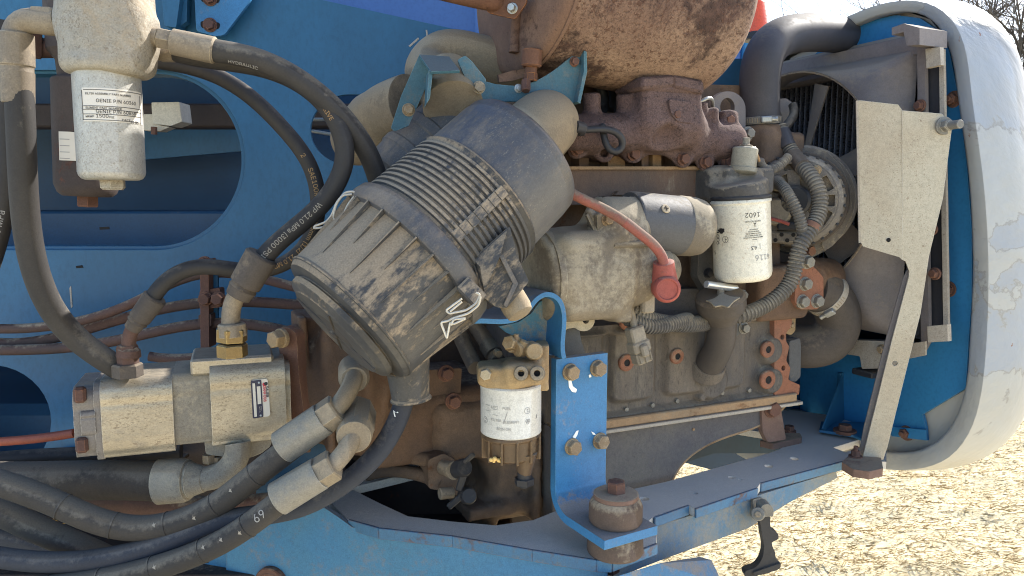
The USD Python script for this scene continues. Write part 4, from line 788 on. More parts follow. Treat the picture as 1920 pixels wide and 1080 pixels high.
t.part('side_bracket', plate(Plane(E(1380, 620, .03), EN), [(1374, 560), (1394, 556), (1400, 572), (1398, 616), (1360, 650), (1354, 640), (1376, 600)], .006, 0, rnd=.003), M['band'])
t.part('bolt', bolt(E(1394, 615, .03), EN, .008), M['steelg']); t.part('bolt', bolt(E(1392, 553, .03), EN, .007), M['steelg'])

# ------------------------------------------------------------------ exhaust manifold, one casting
mx = lambda x, y, w=0.0: E(x, y, w)
k_ = .012
def f_man(p):
    A = (EP.u, EP.v, EP.n)
    d = s_cap(p, mx(1075, 248, .045), mx(1240, 243, .045), .027)
    d = smin(d, s_cap(p, mx(1236, 240, .045), mx(1290, 238, .05), .030), .03)
    d = smin(d, s_cap(p, mx(1285, 252, .03), mx(1370, 262, .03), .027), .02)
    d = smin(d, s_box(p, mx(1240, 204, .05), A, (.056, .034, .033), .010), .018)
    d = smin(d, s_cap(p, mx(1204, 216, .045), mx(1216, 240, .045), .024), .02)
    for x, y0_, r in ((1109, 188, .0135), (1171, 190, .0135), (1313, 205, .0115), (1335, 216, .0105)): d = smin(d, s_cyl(p, mx(x, y0_ - 14, .045), mx(x + 2, 245, .04), r, .004), .008)
    d = smin(d, s_box(p, mx(1358, 250, .02), A, (.016, .036, .018), .006), .012)
    for x, y in ((1081, 280), (1133, 287), (1187, 289), (1280, 298), (1322, 304), (1363, 304), (1365, 224)): d = smin(d, s_cyl(p, mx(x, y, -.03), mx(x, y, .034), .0145, .003), .006)
    for x, y in ((1108, 275), (1170, 275), (1300, 285), (1345, 285)): d = smin(d, s_cap(p, mx(x, y - 12, .03), mx(x, y + 6, -.03), .019), .014)
    d = smin(d, s_cap(p, mx(1190, 286, .02), mx(1232, 276, .03), .009), .01); d = smin(d, s_cap(p, mx(1232, 276, .03), mx(1278, 296, .02), .009), .01)
    d = smax(d, -s_cap(p, mx(1256, 266, .085), mx(1268, 280, .085), .026), .008)
    d = smax(d, -s_cyl(p, mx(1133, 287, .02), mx(1133, 287, .05), .006, .001), .002)
    d += (meshkit.fbm(p * 160, 3, 4) - .5) * .0022
    return d
corn = np.array([E(x, y, w) for x in (1060, 1392) for y in (158, 325) for w in (-.04, .10)])
man = thing('exhaust_manifold', 'rough rust-brown cast exhaust manifold below the muffler', 'manifold')
man.part('casting', net(f_man, corn.min(0), corn.max(0), .0030), M['manifold'], True)
man.part('outlet_flange', obox(E(1236, 168, .05), (EP.u, EP.v, EP.n), (.118, .016, .075), .004), M['manifold'])
man.part('flange_half', obox(E(1270, 162, .062), (unit(EP.u - EP.v * .1), EP.v, EP.n), (.058, .020, .06), .004), M['manifold'])
man.part('flange_half', obox(E(1214, 158, .062), (unit(EP.u + EP.v * .12), EP.v, EP.n), (.06, .018, .06), .004), M['manifold'])
man.part('pad', plate(EP, [(1254, 185), (1298, 192), (1300, 232), (1270, 228), (1258, 212)], .012, .088, rnd=.006), M['manifold']); man.part('pad_boss', bolt(E(1270, 214, .088), EN, .006, .003, washer=0), M['rbolt'])
for x, y in ((1081, 280), (1187, 289), (1280, 298), (1322, 304), (1363, 304), (1365, 226)): man.part('bolt', bolt(E(x, y, .033), EN, .0085, .008, washer=1.25, rot=x), M['rbolt'])
t = thing('bleed_pipe', 'thin black steel bleed pipe bent into a loop in front of the manifold', 'pipe')
t.part('pipe', Path([E(1084, 243, .09), E(1115, 242, .095), E(1144, 244, .097), E(1162, 255, .097), E(1167, 270, .095), E(1158, 283, .092), E(1146, 282, .090), E(1136, 268, .088), E(1131, 246, .084), E(1130, 238, .07)], .003).tube(.0052, 14), M['black'])
t.part('end_cap', cat(cyl(E(1082, 243, .09), E(1096, 242, .092), .0095, b=.002), cyl(E(1072, 244, .088), E(1086, 243, .09), .008)), M['black'])
t = solo('heat_wire', 'bright wire curl beside the manifold outlet under the muffler', 'wire', tube([E(1300, 186, .03), E(1312, 191, .05), E(1328, 184, .05), E(1336, 190, .04), E(1336, 202, .02)], .003, 8, .003), M['zinc'])
t = thing('injector_lines', 'black bent injector lines behind the manifold runners', 'pipe')
for pts in ([(1090, 148, -.03), (1118, 154, -.03), (1128, 170, -.03), (1130, 206, -.02)], [(1130, 166, -.035), (1146, 155, -.02), (1158, 156, -.02), (1164, 170, -.02), (1160, 210, -.03)], [(1060, 150, -.05), (1105, 146, -.05), (1136, 150, -.05), (1146, 206, -.04)]): t.part('line', tube([E(*q_) for q_ in pts], .0085, 12), M['black'])

# ------------------------------------------------------------------ muffler
ma, mbb = P(982, -64, 1.12), P(1278, 12, 1.255); md = unit(mbb - ma); ML = np.linalg.norm(mbb - ma); mr = .149
muf = thing('muffler', 'large pitted rusty muffler drum across the top of the engine', 'muffler')
def dome(L, r, k=10): return [(L * math.sin(a), r * max(0, math.cos(a)) ** .62) for a in np.linspace(0, math.pi / 2, k)]
pr = [(-.010 / ML, .02), (-.012 / ML, mr - .035), (-.006 / ML, mr - .008), (0, mr - .002), (.02, mr), (.03, mr)]
muf.part('drum', lathe(ma, mbb, [(.018, mr - .004), (.02, mr - .001)] + [(x, mr) for x in np.linspace(.05, .95, 20)] + [(1 + z / ML, r) for z, r in dome(.062, mr, 22)], 96), M['muffler'], 40)
muf.part('end_cap', lathe(ma - md * .014, ma + md * .012, [(0, 1e-5), (0, mr - .04), (.15, mr - .012), (.35, mr - .002), (.6, mr + .003), (1, mr + .003)], 96), M['muffcap'], 40)
muf.part('seam_band', lathe(ma + md * .008, ma + md * .016, [(0, mr + .001), (.2, mr + .0045), (.8, mr + .0045), (1, mr + .001)], 96), M['muffcap'])
dn = unit(-UP - (-UP @ md) * md); fr = unit(np.cross(md, dn)); fr = fr if fr[1] < 0 else -fr
q0 = ma + md * .035 + dn * (mr - .01) + fr * .03
q0 = P(998, 92, 1.05)
muf.part('drain_boss', cat(cyl(q0, P(996, 126, 1.05), S(19, q0), b=.002), cyl(P(996, 124, 1.05), P(995, 152, 1.05), S(11, q0)), hexm(P(995, 138, 1.05), -UP, S(13, q0), .010)), M['rustbr'])
ip = P(900, -2, 1.04)
muf.part('inlet_pipe', tube([P(700, -46, .98), P(820, -22, 1.0), P(900, -3, 1.03), P(950, 4, 1.07)], S(19, ip), 24), M['rustbr'])
tb = Plane(P(930, 10, 1.045), (-.25, -.97, 0))
tab = muf.part('clamp_tab', plate(tb, [(905, -20), (985, -20), (988, 4), (966, 36), (915, 24), (906, 8)], .005, 0, rnd=.004), M['rustbr']); tab.part('bolt', bolt(tb.px(961, 16, 0), tb.n, S(8, ip), .009, washer=1.3), M['zinc'])
muf.part('strap_rib', tube([ma - md * .016 + fr * .02 + dn * x for x in (-.1, 0, .06, .1, .128)], .008, 12), M['muffcap'])
# strap mount brackets, teal
tp = Plane(P(1000, 140, 1.05), EN)
t = thing('cleaner_bracket', 'teal steel bracket with curved edge under the muffler drum', 'bracket')
pl_ = t.part('plate', plate(tp, [(872, 178), (880, 160), (900, 150), (930, 158), (976, 162)] + [tuple(x) for x in smoothpoly([(986, 158), (1030, 138), (1062, 114), (1084, 96)], 4, False)] + [(1098, 96), (1099, 132), (1088, 192), (1030, 196), (960, 190), (900, 192)], .006, 0, rnd=.003), M['teal'])
t.part('edge_flange', plate(tp, [(1095, 95), (1100, 97), (1101, 134), (1088, 194), (1083, 191), (1095, 132)], .022, .012), M['teal'])
t.part('bolt', bolt(tp.px(1076, 116, 0), EN, S(8, tp.o), washer=1.2), M['rbolt']); t.part('bolt', bolt(tp.px(972, 166, 0), EN, S(6, tp.o), washer=1.4), M['zinc'])
t.part('bolt', bolt(tp.px(986, 152, .006), unit(V3(0, -.5, -1)), S(9, tp.o), .016, washer=0), M['rbolt'])
t.part('tab', plate(tp, [(934, 140), (962, 132), (990, 128), (1000, 140), (960, 152), (936, 154)], .004, -.02), M['muffcap'])
sp = Plane(P(800, 170, .99), (.18, -.98, 0))
t = thing('strap_bracket', 'teal inverted-U strap bracket over the dusty intake elbow', 'bracket')
t.part('leg', plate(sp, [(786, 103), (806, 104), (812, 130), (800, 160), (766, 236), (740, 246), (733, 240), (752, 180)], .006, 0, rnd=.002), M['teal'])
t.part('top', hull([sp.px(786, 102, .001), sp.px(842, 106, .001), sp.px(862, 132, .055), sp.px(808, 134, .055), sp.px(786, 107, -.004), sp.px(842, 110, -.004), sp.px(862, 137, .052), sp.px(808, 139, .052)]), M['teal'])
t.part('inner_leg', plate(sp, [(804, 132), (812, 132), (806, 184), (800, 194)], .05, .05), M['teal'])
t.part('strut', plate(sp, [(858, 112), (872, 104), (886, 116), (912, 150), (900, 170), (888, 172), (870, 140)], .006, .01, rnd=.002), M['teal'])
t.part('bolt', bolt(sp.px(766, 206, 0), sp.n, S(9, sp.o), washer=1.35), M['bolt']); t.part('bolt', bolt(sp.px(898, 164, .012), sp.n, S(10, sp.o), washer=1.2), M['steel'])

# ------------------------------------------------------------------ starter motor
st = thing('starter_motor', 'dusty tan starter motor with grey steel drum and solenoid', 'starter')
W = .085
def f_st(p):
    A = (EP.u, EP.v, EP.n)
    d = s_cyl(p, E(1000, 520, W), E(1148, 508, W), .066, .010)
    d = smin(d, s_box(p, E(1084, 512, W + .005), A, (.056, .064, .060), .022), .012)
    d = smin(d, s_cyl(p, E(1130, 508, W), E(1196, 500, W), .060, .010), .02)
    d = smin(d, s_cyl(p, E(1118, 428, W + .01), E(1190, 424, W + .01), .047, .010), .03)
    d = smin(d, s_box(p, E(1140, 510, W), A, (.014, .070, .05), .006), .010)
    d = smin(d, s_box(p, E(1148, 460, W + .03), A, (.020, .046, .02), .01), .02)
    d = smin(d, s_cap(p, E(1128, 440, W + .045), E(1106, 400, W + .03), .008), .01); d = smin(d, s_cap(p, E(1130, 476, W + .05), E(1160, 430, W + .05), .008), .012)
    d = smin(d, s_cap(p, E(1140, 575, W + .02), E(1140, 560, W + .02), .014), .012)
    for x, y in ((1060, 446), (1090, 444)): d = smin(d, s_cap(p, E(x, y, W + .01), E(x + 14, y, W + .01), .012), .014)
    d = smax(d, -s_cap(p, E(1180, 470, W + .085), E(1200, 472, W + .085), .020), .01)
    return d + (meshkit.fbm(p * 90, 2, 6) - .5) * .0016
corn = np.array([E(x, y, w) for x in (975, 1230) for y in (370, 620) for w in (-.02, .2)])
st.part('housing', net(f_st, corn.min(0), corn.max(0), .0034), M['starter'], True)
Rm = S(56, E(1230, 420, W))
st.part('drum', lathe(E(1176, 416, W + .01), E(1276, 424, W + .01), [(0, Rm * .96), (.03, Rm), (.97, Rm), (1, Rm * .985)], 56), M['band'])
st.part('end_cover', lathe(E(1268, 423, W + .01), E(1318, 427, W + .01), [(0, Rm * .98), (.05, Rm * 1.015), (.55, Rm * 1.0), (.78, Rm * .95), (.92, Rm * .84), (1, Rm * .7)], 56), M['starter'])
nn = unit(EN * 1.0 + UP * .15); scp = E(1235, 398, W + .01) ; ax0, ax1 = E(1176, 416, W + .01), E(1276, 424, W + .01); axd = unit(ax1 - ax0); q_ = ax0 + axd * ((E(1240, 399, W + .04) - ax0) @ axd); nn = unit((EN * .86 + UP * .50) - ((EN * .86 + UP * .5) @ axd) * axd)
sc_ = st.part('screw', cyl(q_ + nn * (Rm - .001), q_ + nn * (Rm + .0016), .0072, b=.0008), M['lug']); sc_.part('cross_slot', cat(obox(q_ + nn * (Rm + .0017), (axd, np.cross(nn, axd), nn), (.008, .0016, .0006)), obox(q_ + nn * (Rm + .0017), (np.cross(nn, axd), axd, nn), (.008, .0016, .0006))), M['dark'], False)
Rs = S(43, E(1200, 505, W))
st.part('solenoid', lathe(E(1150, 512, W + .012), E(1240, 504, W + .012), [(0, Rs), (.8, Rs), (.82, Rs * 1.04), (1, Rs * 1.04)], 48), M['starter'])
st.part('solenoid_cap', lathe(E(1234, 505, W + .012), E(1262, 503, W + .012), [(0, Rs * .96), (.3, Rs * .94), (.7, Rs * .8), (1, Rs * .6)], 48), M['starter'])
fl_ = Plane(E(1138, 500, W + .052), EN)
st.part('flange', plate(fl_, [(1120, 402), (1142, 396), (1150, 420), (1154, 470), (1146, 486), (1148, 584), (1136, 592), (1124, 584), (1130, 500), (1122, 470)], .03, 0, rnd=.004), M['starter'])
st.part('flange_rib', hull([fl_.px(1126, 470, .0), fl_.px(1152, 462, .0), fl_.px(1096, 404, -.02), fl_.px(1104, 398, -.02), fl_.px(1128, 462, .006), fl_.px(1100, 404, -.012)]), M['starter'])
for x, y in ((1138, 412), (1137, 578)): st.part('bolt', bolt(fl_.px(x, y, 0), EN, .007, washer=1.3), M['bolt'])
st.part('nose_ring', lathe(E(1010, 519, W), E(1024, 518, W), [(0, .064), (.1, .0685), (.9, .0685), (1, .064)], 60), M['starter'])
st.part('through_bolt', cyl(E(1150, 460, W + .062), E(1226, 456, W + .062), .0045, seg=12), M['starter'])
st.part('terminal', bolt(E(1222, 524, W + .05), EN, .009, .012, washer=1.3), M['steelg'])
st.part('mount_ear', plate(Plane(E(1280, 480, W), EN), [(1250, 466), (1269, 470), (1267, 500), (1256, 498)], .012, 0, rnd=.003), M['steelg'])
# red battery cable
rc = Path([E(1068, 360, .14), E(1082, 368, .145), E(1120, 386, .15), E(1160, 408, .16), E(1200, 438, .165), E(1228, 462, .165), E(1243, 486, .165), E(1245, 512, .165)], .004)
t = thing('battery_cable', 'scuffed red battery cable with a red rubber terminal boot', 'cable')
t.part('worn_cable', Path([rc.at(x)[0] for x in np.linspace(0, rc.L * .46, 14)], .004).tube(S(9.5, E(1200, 438, .165)), 20), M['cableg']); t.part('cable', Path([rc.at(x)[0] for x in np.linspace(rc.L * .455, rc.L, 16)], .004).tube(S(9.8, E(1200, 438, .165)), 20), M['redc'])
bt = t.part('boot', lathe(E(1244, 488, .160), E(1247, 540, .152), [(0, .0105), (.06, .015), (.3, .016), (.6, .018), (1, .0205)], 32), M['redb'])
t.part('boot_cap', lathe(E(1240, 536, .128), E(1252, 543, .176), [(0, .018), (.6, .0195), (.86, .020), (.96, .0185), (1, .016), (1, .0145), (.97, .014)], 36), M['redb'])
# lug plate next to the bracket
lg = Plane(E(1085, 600, .10), EN)
solo('link_plate', 'small dusty link plate with an eye at the end of the bent bracket', 'bracket', plate(lg, [(1030, 592), (1058, 588), (1072, 592), (1082, 588)] + arcpts(1094, 600, 21, 21, 150, -150, 24) + [(1080, 614), (1066, 616), (1052, 622), (1030, 620)], .007, 0, circ=[(1099, 600, 7)], rnd=.001), M['lug'])
solo('link_tail', 'dull bracket web running down from the link plate to the blue mount', 'bracket', plate(lg, [(1048, 616), (1086, 614), (1090, 640), (1100, 668), (1112, 676), (1048, 684)], .012, -.02, rnd=.002), M['band'])

# ------------------------------------------------------------------ oil filter, adapter and sender
fa, fb = E(1388, 372, .075), E(1393, 524, .075); fr_ = S(54, fa); FL = np.linalg.norm(fb - fa)
of = thing('oil_filter', 'white spin-on oil filter can with rust-stained rims beside the starter', 'oil filter')
can = of.part('can', lathe(fa, fb, [(0, fr_ * .96), (.004, fr_ * 1.0), (.028, fr_ * 1.035), (.045, fr_ * 1.03), (.052, fr_), (.06, fr_ * .992), (.9, fr_ * .992), (.95, fr_ * .965), (.985, fr_ * .88), (1, fr_ * .78)], 72), M['white'])
fp = Path([fa, fb], .004); r_ = fr_ * .992; st_ = FL / 152
def fprint(q, x, y, mat='ink'): can.part('print', wrap(fp, q, r_, y * st_, x), M[mat], False)
# the can hangs upside down: the path runs downward, so lettering stands on its head as in the place
A_ = lambda px: -math.asin(max(-1, min(1, (px - 1392) / 54.0)))
fprint(txt('1602', .0072), A_(1414), 24); fprint(txt('PARTS PICTURE', .0024), A_(1414), 38)
tri = cat(polym([(-.0028, 0), (-.0010, 0), (0, .002), (0, .0035)]), polym([(.0028, 0), (.0010, 0), (0, .002), (0, .0035)]), polym([(-.0005, .003), (.0005, .003), (.0005, .0062), (-.0005, .0062)])); fprint(tri, A_(1416), 42)
for k, s_ in enumerate(('ATTENTION', 'SPIN ON FILTER', 'TURN BY HAND UNTIL', 'SEAL MEETS BASE THEN', 'THREE QUARTER TURN MORE')): fprint(txt(s_, .0017), A_(1414), 53 + k * 3.6)
fprint(rectm(-.004, 0, .004, .0006), A_(1415), 72); fprint(txt('43', .006), A_(1414), 84); fprint(rectm(-.0004, 0, .0004, .009), A_(1424), 80, 'inkg')
fprint(txt('4116', .009), A_(1430), 101, 'inkg')
# pictograms: an oil filler, circles with marks
pic = cat(polym([(0, 0), (.010, 0), (.010, .002), (.012, .002), (.012, .006), (.009, .006), (.009, .008), (.003, .008), (.003, .006), (0, .006)]), ringf(.006, .004, .0046, .0012), polym([(.0115, .006), (.0165, .006), (.0165, .0075), (.0115, .0075)])); fprint(pic, A_(1362), 50)
fprint(cat(ringf(0, 0, .0055), polym([(-.0004, -.004), (.0004, -.004), (.0004, .004), (-.0004, .004)]), polym([(-.003, -.0004), (0, -.0004), (0, .0004), (-.003, .0004)])), A_(1363), 70)
fprint(cat(ringf(0, .003, .0032), ringf(0, -.003, .0032), polym([(-.003, -.0004), (.003, -.0004), (.003, .0004), (-.003, .0004)])), A_(1350), 68); fprint(cat(ringf(0, 0, .0026), polym([(-.004, -.001), (-.003, -.001), (-.003, .001), (-.004, .001)])), A_(1349), 77)
fprint(polym([(0, 0), (.003, .0012), (0, .004)]), A_(1352), 52); fprint(polym([(0, 0), (.003, .0012), (0, .004)]), A_(1346), 58); fprint(txt('EN', .005), A_(1345), 30); fprint(txt('5', .006), A_(1344), 92)
ad = thing('filter_adapter', 'black cast filter head with flaking paint on top of the oil filter', 'filter head')
def f_ad(p):
    A = (EP.u, EP.v, EP.n)
    d = s_cyl(p, E(1384, 340, .075), E(1388, 372, .075), .046, .006)
    d = smin(d, s_box(p, E(1376, 340, .03), A, (.050, .022, .045), .008), .02)
    d = smin(d, s_box(p, E(1330, 346, .02), A, (.022, .026, .03), .008), .02)
    return d + (meshkit.fbm(p * 110, 3, 5) - .5) * .003
corn = np.array([E(x, y, w) for x in (1290, 1456) for y in (305, 392) for w in (-.03, .15)])
ad.part('casting', net(f_ad, corn.min(0), corn.max(0), .003), M['adapter'], True)
ad.part('gasket', cyl(E(1388, 366, .075), fa + (fb - fa) * .01, .049, b=.002, seg=48), M['black'])
sd = thing('pressure_sender', 'grey round pressure sender standing on the black filter head', 'sensor')
s0_, s1_ = E(1392, 328, .07), E(1398, 276, .07); R_ = S(26, s0_)
sd.part('body', lathe(s0_, s1_, [(0, R_ * .4), (.08, R_ * .9), (.12, R_ * 1.0), (.26, R_ * 1.0), (.27, R_ * .9), (.93, R_ * .9), (.97, R_ * .84), (1, R_ * .6)], 40), M['sender'])
sd.part('stud', lathe(s1_, E(1400, 258, .07), [(0, R_ * .26)] + [(x, R_ * (.24 + .03 * (k % 2))) for k, x in enumerate(np.linspace(.05, .95, 14))] + [(1, R_ * .2)], 16), M['steelg'])
sd.part('nut', hexm(E(1399, 279, .07), s1_ - s0_, R_ * .5, .006), M['steel']); sd.part('neck', cyl(E(1390, 346, .07), E(1392, 326, .07), R_ * .32, seg=20), M['fhead'])
sd.part('flag_terminal', obox(E(1411, 280, .075), (EP.u, EP.v, EP.n), (.012, .008, .006), .001), M['zinc'])
solo('sender_wire', 'thin wire from the pressure sender curling into a grey sleeve', 'wire', cat(tube([E(1414, 281, .075), E(1420, 292, .07), E(1424, 306, .06)], .0024, 8, .003)), M['rail'])
cs = Path([E(1424, 300, .06), E(1430, 314, .055), E(1446, 318, .05), E(1464, 308, .045), E(1478, 294, .04)], .0015)
solo('sender_sleeve', 'short corrugated sleeve looping from the pressure sender to the wiring harness', 'conduit', cs.tube(.0078, 14, lambda x: 1 + .10 * math.sin(x * 6.283 / .0042)), M['conduit'])

# ------------------------------------------------------------------ alternator
ac = E(1492, 376, .015); an_ = unit(-AX * .62 + EN * .78); an_ = unit(-AX * .75 + EN * .66)
al = thing('alternator', 'round dusty alternator with vented rear cover behind the wiring conduit', 'alternator')
Ra = S(86, ac)
al.part('housing', lathe(ac - an_ * .034, ac + an_ * .016, [(0, Ra * .99), (.25, Ra), (.8, Ra * .99), (.93, Ra * .94), (1, Ra * .88), (1, Ra * .82), (.9, Ra * .80)], 64), M['alt'])
al.part('stator_band', lathe(ac - an_ * .058, ac - an_ * .030, [(0, Ra * 1.05), (.1, Ra * 1.07), (.9, Ra * 1.07), (1, Ra * 1.05)], 64), M['boot'])
al.part('drive_end', lathe(ac - an_ * .100, ac - an_ * .056, [(0, Ra * .8), (.2, Ra * 1.15), (.7, Ra * 1.24), (.86, Ra * 1.24), (1, Ra * 1.18), (1, Ra * 1.06)], 64), M['alt'])
AP = Plane(ac + an_ * .012, an_)
al.part('rear_plate', lathe(AP.o - an_ * .004, AP.o + an_ * .0, [(0, Ra * .84), (1, Ra * .84)], 64), M['altin'])
def ap(a, r, w=0.0): return AP.pt(Ra * r * math.cos(math.radians(a)), Ra * r * math.sin(math.radians(a)), w)
ring_ = Point(0, 0).buffer(.84, 48).difference(Point(0, 0).buffer(.60, 40))
for a, wd_ in ((96, 16), (62, 12), (30, 14), (0, 10), (200, 10), (250, 8), (300, 12), (330, 14)): ring_ = ring_.difference(aff.rotate(aff.translate(Polygon([(-wd_ / 100, -.05), (wd_ / 100, -.05), (wd_ / 100, .05), (-wd_ / 100, .05)]).buffer(.02), 0, .72), a - 90, origin=(0, 0)))
spk = unary_union([aff.rotate(Polygon([(.1, -.10), (.66, -.14), (.66, .14), (.1, .10)]), a, origin=(0, 0)) for a in (15, 95, 175, 235, 300)] + [Point(0, 0).buffer(.30)])
cov = aff.scale(unary_union([ring_, spk]), Ra, Ra, origin=(0, 0)); m_ = extr(cov, .008); m_.apply_transform(AP.M(.0005)); al.part('rear_cover', m_, M['alt'])
al.part('hub', lathe(ap(0, 0, .004), ap(0, 0, .022), [(0, Ra * .34), (.7, Ra * .33), (1, Ra * .27)], 32), M['black'])
al.part('brush_cap', lathe(ap(215, .42, .004), ap(215, .42, .022), [(0, Ra * .31), (.7, Ra * .30), (1, Ra * .26)], 36), M['conn'])
al.part('terminal_cap', lathe(ap(135, .52, .0), ap(135, .52, .028), [(0, Ra * .17), (.6, Ra * .17), (1, Ra * .12)], 24), M['conn'])
al.part('connector_block', obox(ap(268, .55, .012), (AP.u, AP.v, AP.n), (Ra * .62, Ra * .17, .022), .003), M['black']); al.part('vent_block', obox(ap(262, .80, .008), (AP.u, AP.v, AP.n), (Ra * .86, Ra * .26, .016), .004), M['alt'])
for k in range(7): al.part('vent_hole', cyl(ap(262, .80, .016) + AP.u * Ra * (-.36 + .12 * k) + AP.v * Ra * .06 * (-1) ** k, ap(262, .80, .0166) + AP.u * Ra * (-.36 + .12 * k) + AP.v * Ra * .06 * (-1) ** k, Ra * .045, seg=10), M['dark'], False)
al.part('red_lead', tube([ap(200, .95, .03), ap(225, .55, .04), ap(262, .50, .035)], .0032, 8), M['redb'])
for a in (58, 175, 290): al.part('bolt', bolt(ap(a, .76, .008), an_, .0065, washer=1.3), M['bolt'])
for k in range(30):
    d = AP.u * math.cos(k * .2094 + .1) + AP.v * math.sin(k * .2094 + .1); al.part('slot', obox(ac + an_ * .002 + d * Ra * .992, (an_, np.cross(an_, d), d), (.016, .0050, .004), .0005), M['black'])
bp_ = Plane(ac - an_ * .03, an_)
al.part('strap', plate(Plane(ac + an_ * -.05, an_), [(1488, 284), (1512, 276), (1548, 282), (1576, 310), (1596, 350), (1598, 400), (1580, 440), (1560, 462), (1546, 470), (1540, 456), (1572, 410), (1574, 366), (1556, 330), (1524, 306)], .02, .0, rnd=.004), M['alt'])
al.part('lower_ear', hull([E(x, y, w) for x, y in ((1500, 440), (1552, 448), (1548, 470), (1510, 486), (1490, 500), (1480, 488)) for w in (-.03, -.01)]), M['alt'])
al.part('bolt', bolt(E(1515, 470, -.008), EN, .010), M['bellf'])

# ------------------------------------------------------------------ wiring harness in corrugated conduit
def conduit(pts, r, per=.0062, amp=.09): q = Path(pts, per / 5.0); return q.tube(r, 18, lambda x: 1 + amp * (1 if math.sin(x * 6.283 / per) > -.2 else -1))
hr = thing('wiring_harness', 'long dusty corrugated conduit sweeping round the alternator and under the starter', 'harness')
r1 = S(13.5, E(1480, 480, .06))
pts = [E(1462, 238, -.03), E(1470, 258, -.02), E(1486, 288, .0), E(1510, 318, .045), E(1532, 352, .075), E(1537, 390, .085), E(1524, 424, .09), E(1502, 458, .09), E(1492, 492, .088), E(1482, 528, .086), E(1456, 558, .083), E(1424, 578, .08), E(1384, 592, .075), E(1340, 602, .05), E(1296, 608, .065), E(1250, 606, .075), E(1214, 598, .085), E(1180, 580, .085), E(1150, 556, .07)]
hr.part('conduit', conduit(pts, r1, .0064), M['conduit'], 50)
hr.part('side_conduit', conduit([ap(135, .52, .03), ap(128, .40, .05), E(1482, 372, .075), E(1494, 396, .085), E(1502, 420, .09), E(1506, 444, .08)], r1 * .74, .0052), M['conduit'], 50)
hr.part('lower_conduit', conduit([E(1290, 600, .06), E(1248, 610, .09), E(1218, 612, .095), E(1190, 604, .095), E(1166, 586, .09), E(1144, 566, .08)], r1 * .9, .006), M['conduit'], 50)
hr.part('tape_wrap', Path([E(1488, 292, .005), E(1506, 314, .042)], .004).tube(r1 * 1.16, 20, lambda x: 1 + .03 * math.sin(x * 900)), M['boot'])
hr.part('tape_wrap', Path([E(1466, 246, -.025), E(1478, 276, -.008)], .004).tube(r1 * 1.1, 20, lambda x: 1 + .03 * math.sin(x * 700)), M['rubber'])
hr.part('upper_wire', tube([E(1486, 196, -.06), E(1488, 214, -.05), E(1476, 234, -.04), E(1470, 250, -.02)], .008, 12), M['hosed'])
hr.part('tie', Path([E(1524, 420, .09), E(1519, 429, .09)], .004).tube(r1 * 1.12, 20), M['bellf'])
hr.part('branch', tube([E(1180, 572, .10), E(1184, 590, .105), E(1188, 606, .11), E(1191, 622, .115)], .0055, 12), M['conn'])
hr.part('clip', obox(E(1214, 566, .115), (EP.u, EP.v, EP.n), (.022, .034, .012), .003), M['conn'])
pg = thing('connector_plug', 'grey-beige electrical plug hanging from the harness in front of the block', 'plug')
g0, g1 = E(1188, 612, .112), E(1206, 682, .118); gd = unit(g1 - g0); gs = unit(np.cross(gd, EN)); gs = gs if gs[0] > 0 else -gs; gn = np.cross(gs, gd); gn = gn if gn @ EN > 0 else -gn
def gbox(t0, t1, wdt, dep, off=0, b=.0025): return obox(g0 + gd * (t0 + t1) / 2 * np.linalg.norm(g1 - g0) + gn * off, (gd, gs, gn), ((t1 - t0) * np.linalg.norm(g1 - g0), wdt, dep), b)
pg.part('shell', gbox(0, .42, .025, .02), M['conn']); pg.part('collar', gbox(.38, .68, .030, .024), M['conn']); pg.part('latch', gbox(.46, .78, .013, .008, .014), M['conn']); pg.part('socket', gbox(.66, .97, .027, .021), M['conn'])
for k in (-1, 0, 1): pg.part('rib', gbox(.70, .95, .003, .004, .0115, .0008) if k == 0 else obox(g0 + gd * .82 * np.linalg.norm(g1 - g0) + gs * .0095 * k + gn * .011, (gd, gs, gn), (.014, .002, .003), .0006), M['conn'])
for k in (-1, 1): pg.part('pin_hole', obox(g1 - gd * .0018 + gs * .006 * k + gn * .001, (gd, gs, gn), (.0006, .007, .009), .0), M['rail'])

# ------------------------------------------------------------------ coolant hoses
uh = thing('upper_hose', 'thick black rubber coolant hose bending over to the radiator top', 'hose')
hp = Path([E(1424, 246, -.06), E(1424, 206, -.06), E(1424, 160, -.06), E(1428, 120, -.06), E(1446, 84, -.07), E(1486, 64, -.09), E(1540, 62, -.12), E(1604, 70, -.16), E(1668, 82, -.20)], .006)
uh.part('rubber_hose', hp.tube(S(37, E(1424, 160, -.06)), 40), M['rubber'])
p_, d_ = hp.at(.018); clampband(p_, d_, S(38, p_), 'steelg', uh, .013, EN + AX * -.5); p_, d_ = hp.at(hp.L - .022); clampband(p_, d_, S(37, E(1424, 160, -.06)) + .001, 'steelg', uh, .013, EN - UP * .9)
t = thing('thermostat_housing', 'brown cast thermostat housing under the upper coolant hose clamp', 'housing')
def f_th(p):
    A = (EP.u, EP.v, EP.n)
    d = s_cyl(p, E(1424, 236, -.06), E(1424, 300, -.06), .040, .004); d = smin(d, s_box(p, E(1440, 280, -.06), A, (.050, .030, .045), .01), .02); d = smin(d, s_cap(p, E(1398, 258, -.03), E(1350, 268, -.01), .012), .02)
    return d + (meshkit.fbm(p * 90, 2, 9) - .5) * .002
corn = np.array([E(x, y, w) for x in (1330, 1500) for y in (225, 325) for w in (-.13, .03)])
t.part('casting', net(f_th, corn.min(0), corn.max(0), .0035), M['gloom'], True); t.part('bolt', bolt(E(1402, 250, -.015), EN, .009), M['steelg'])
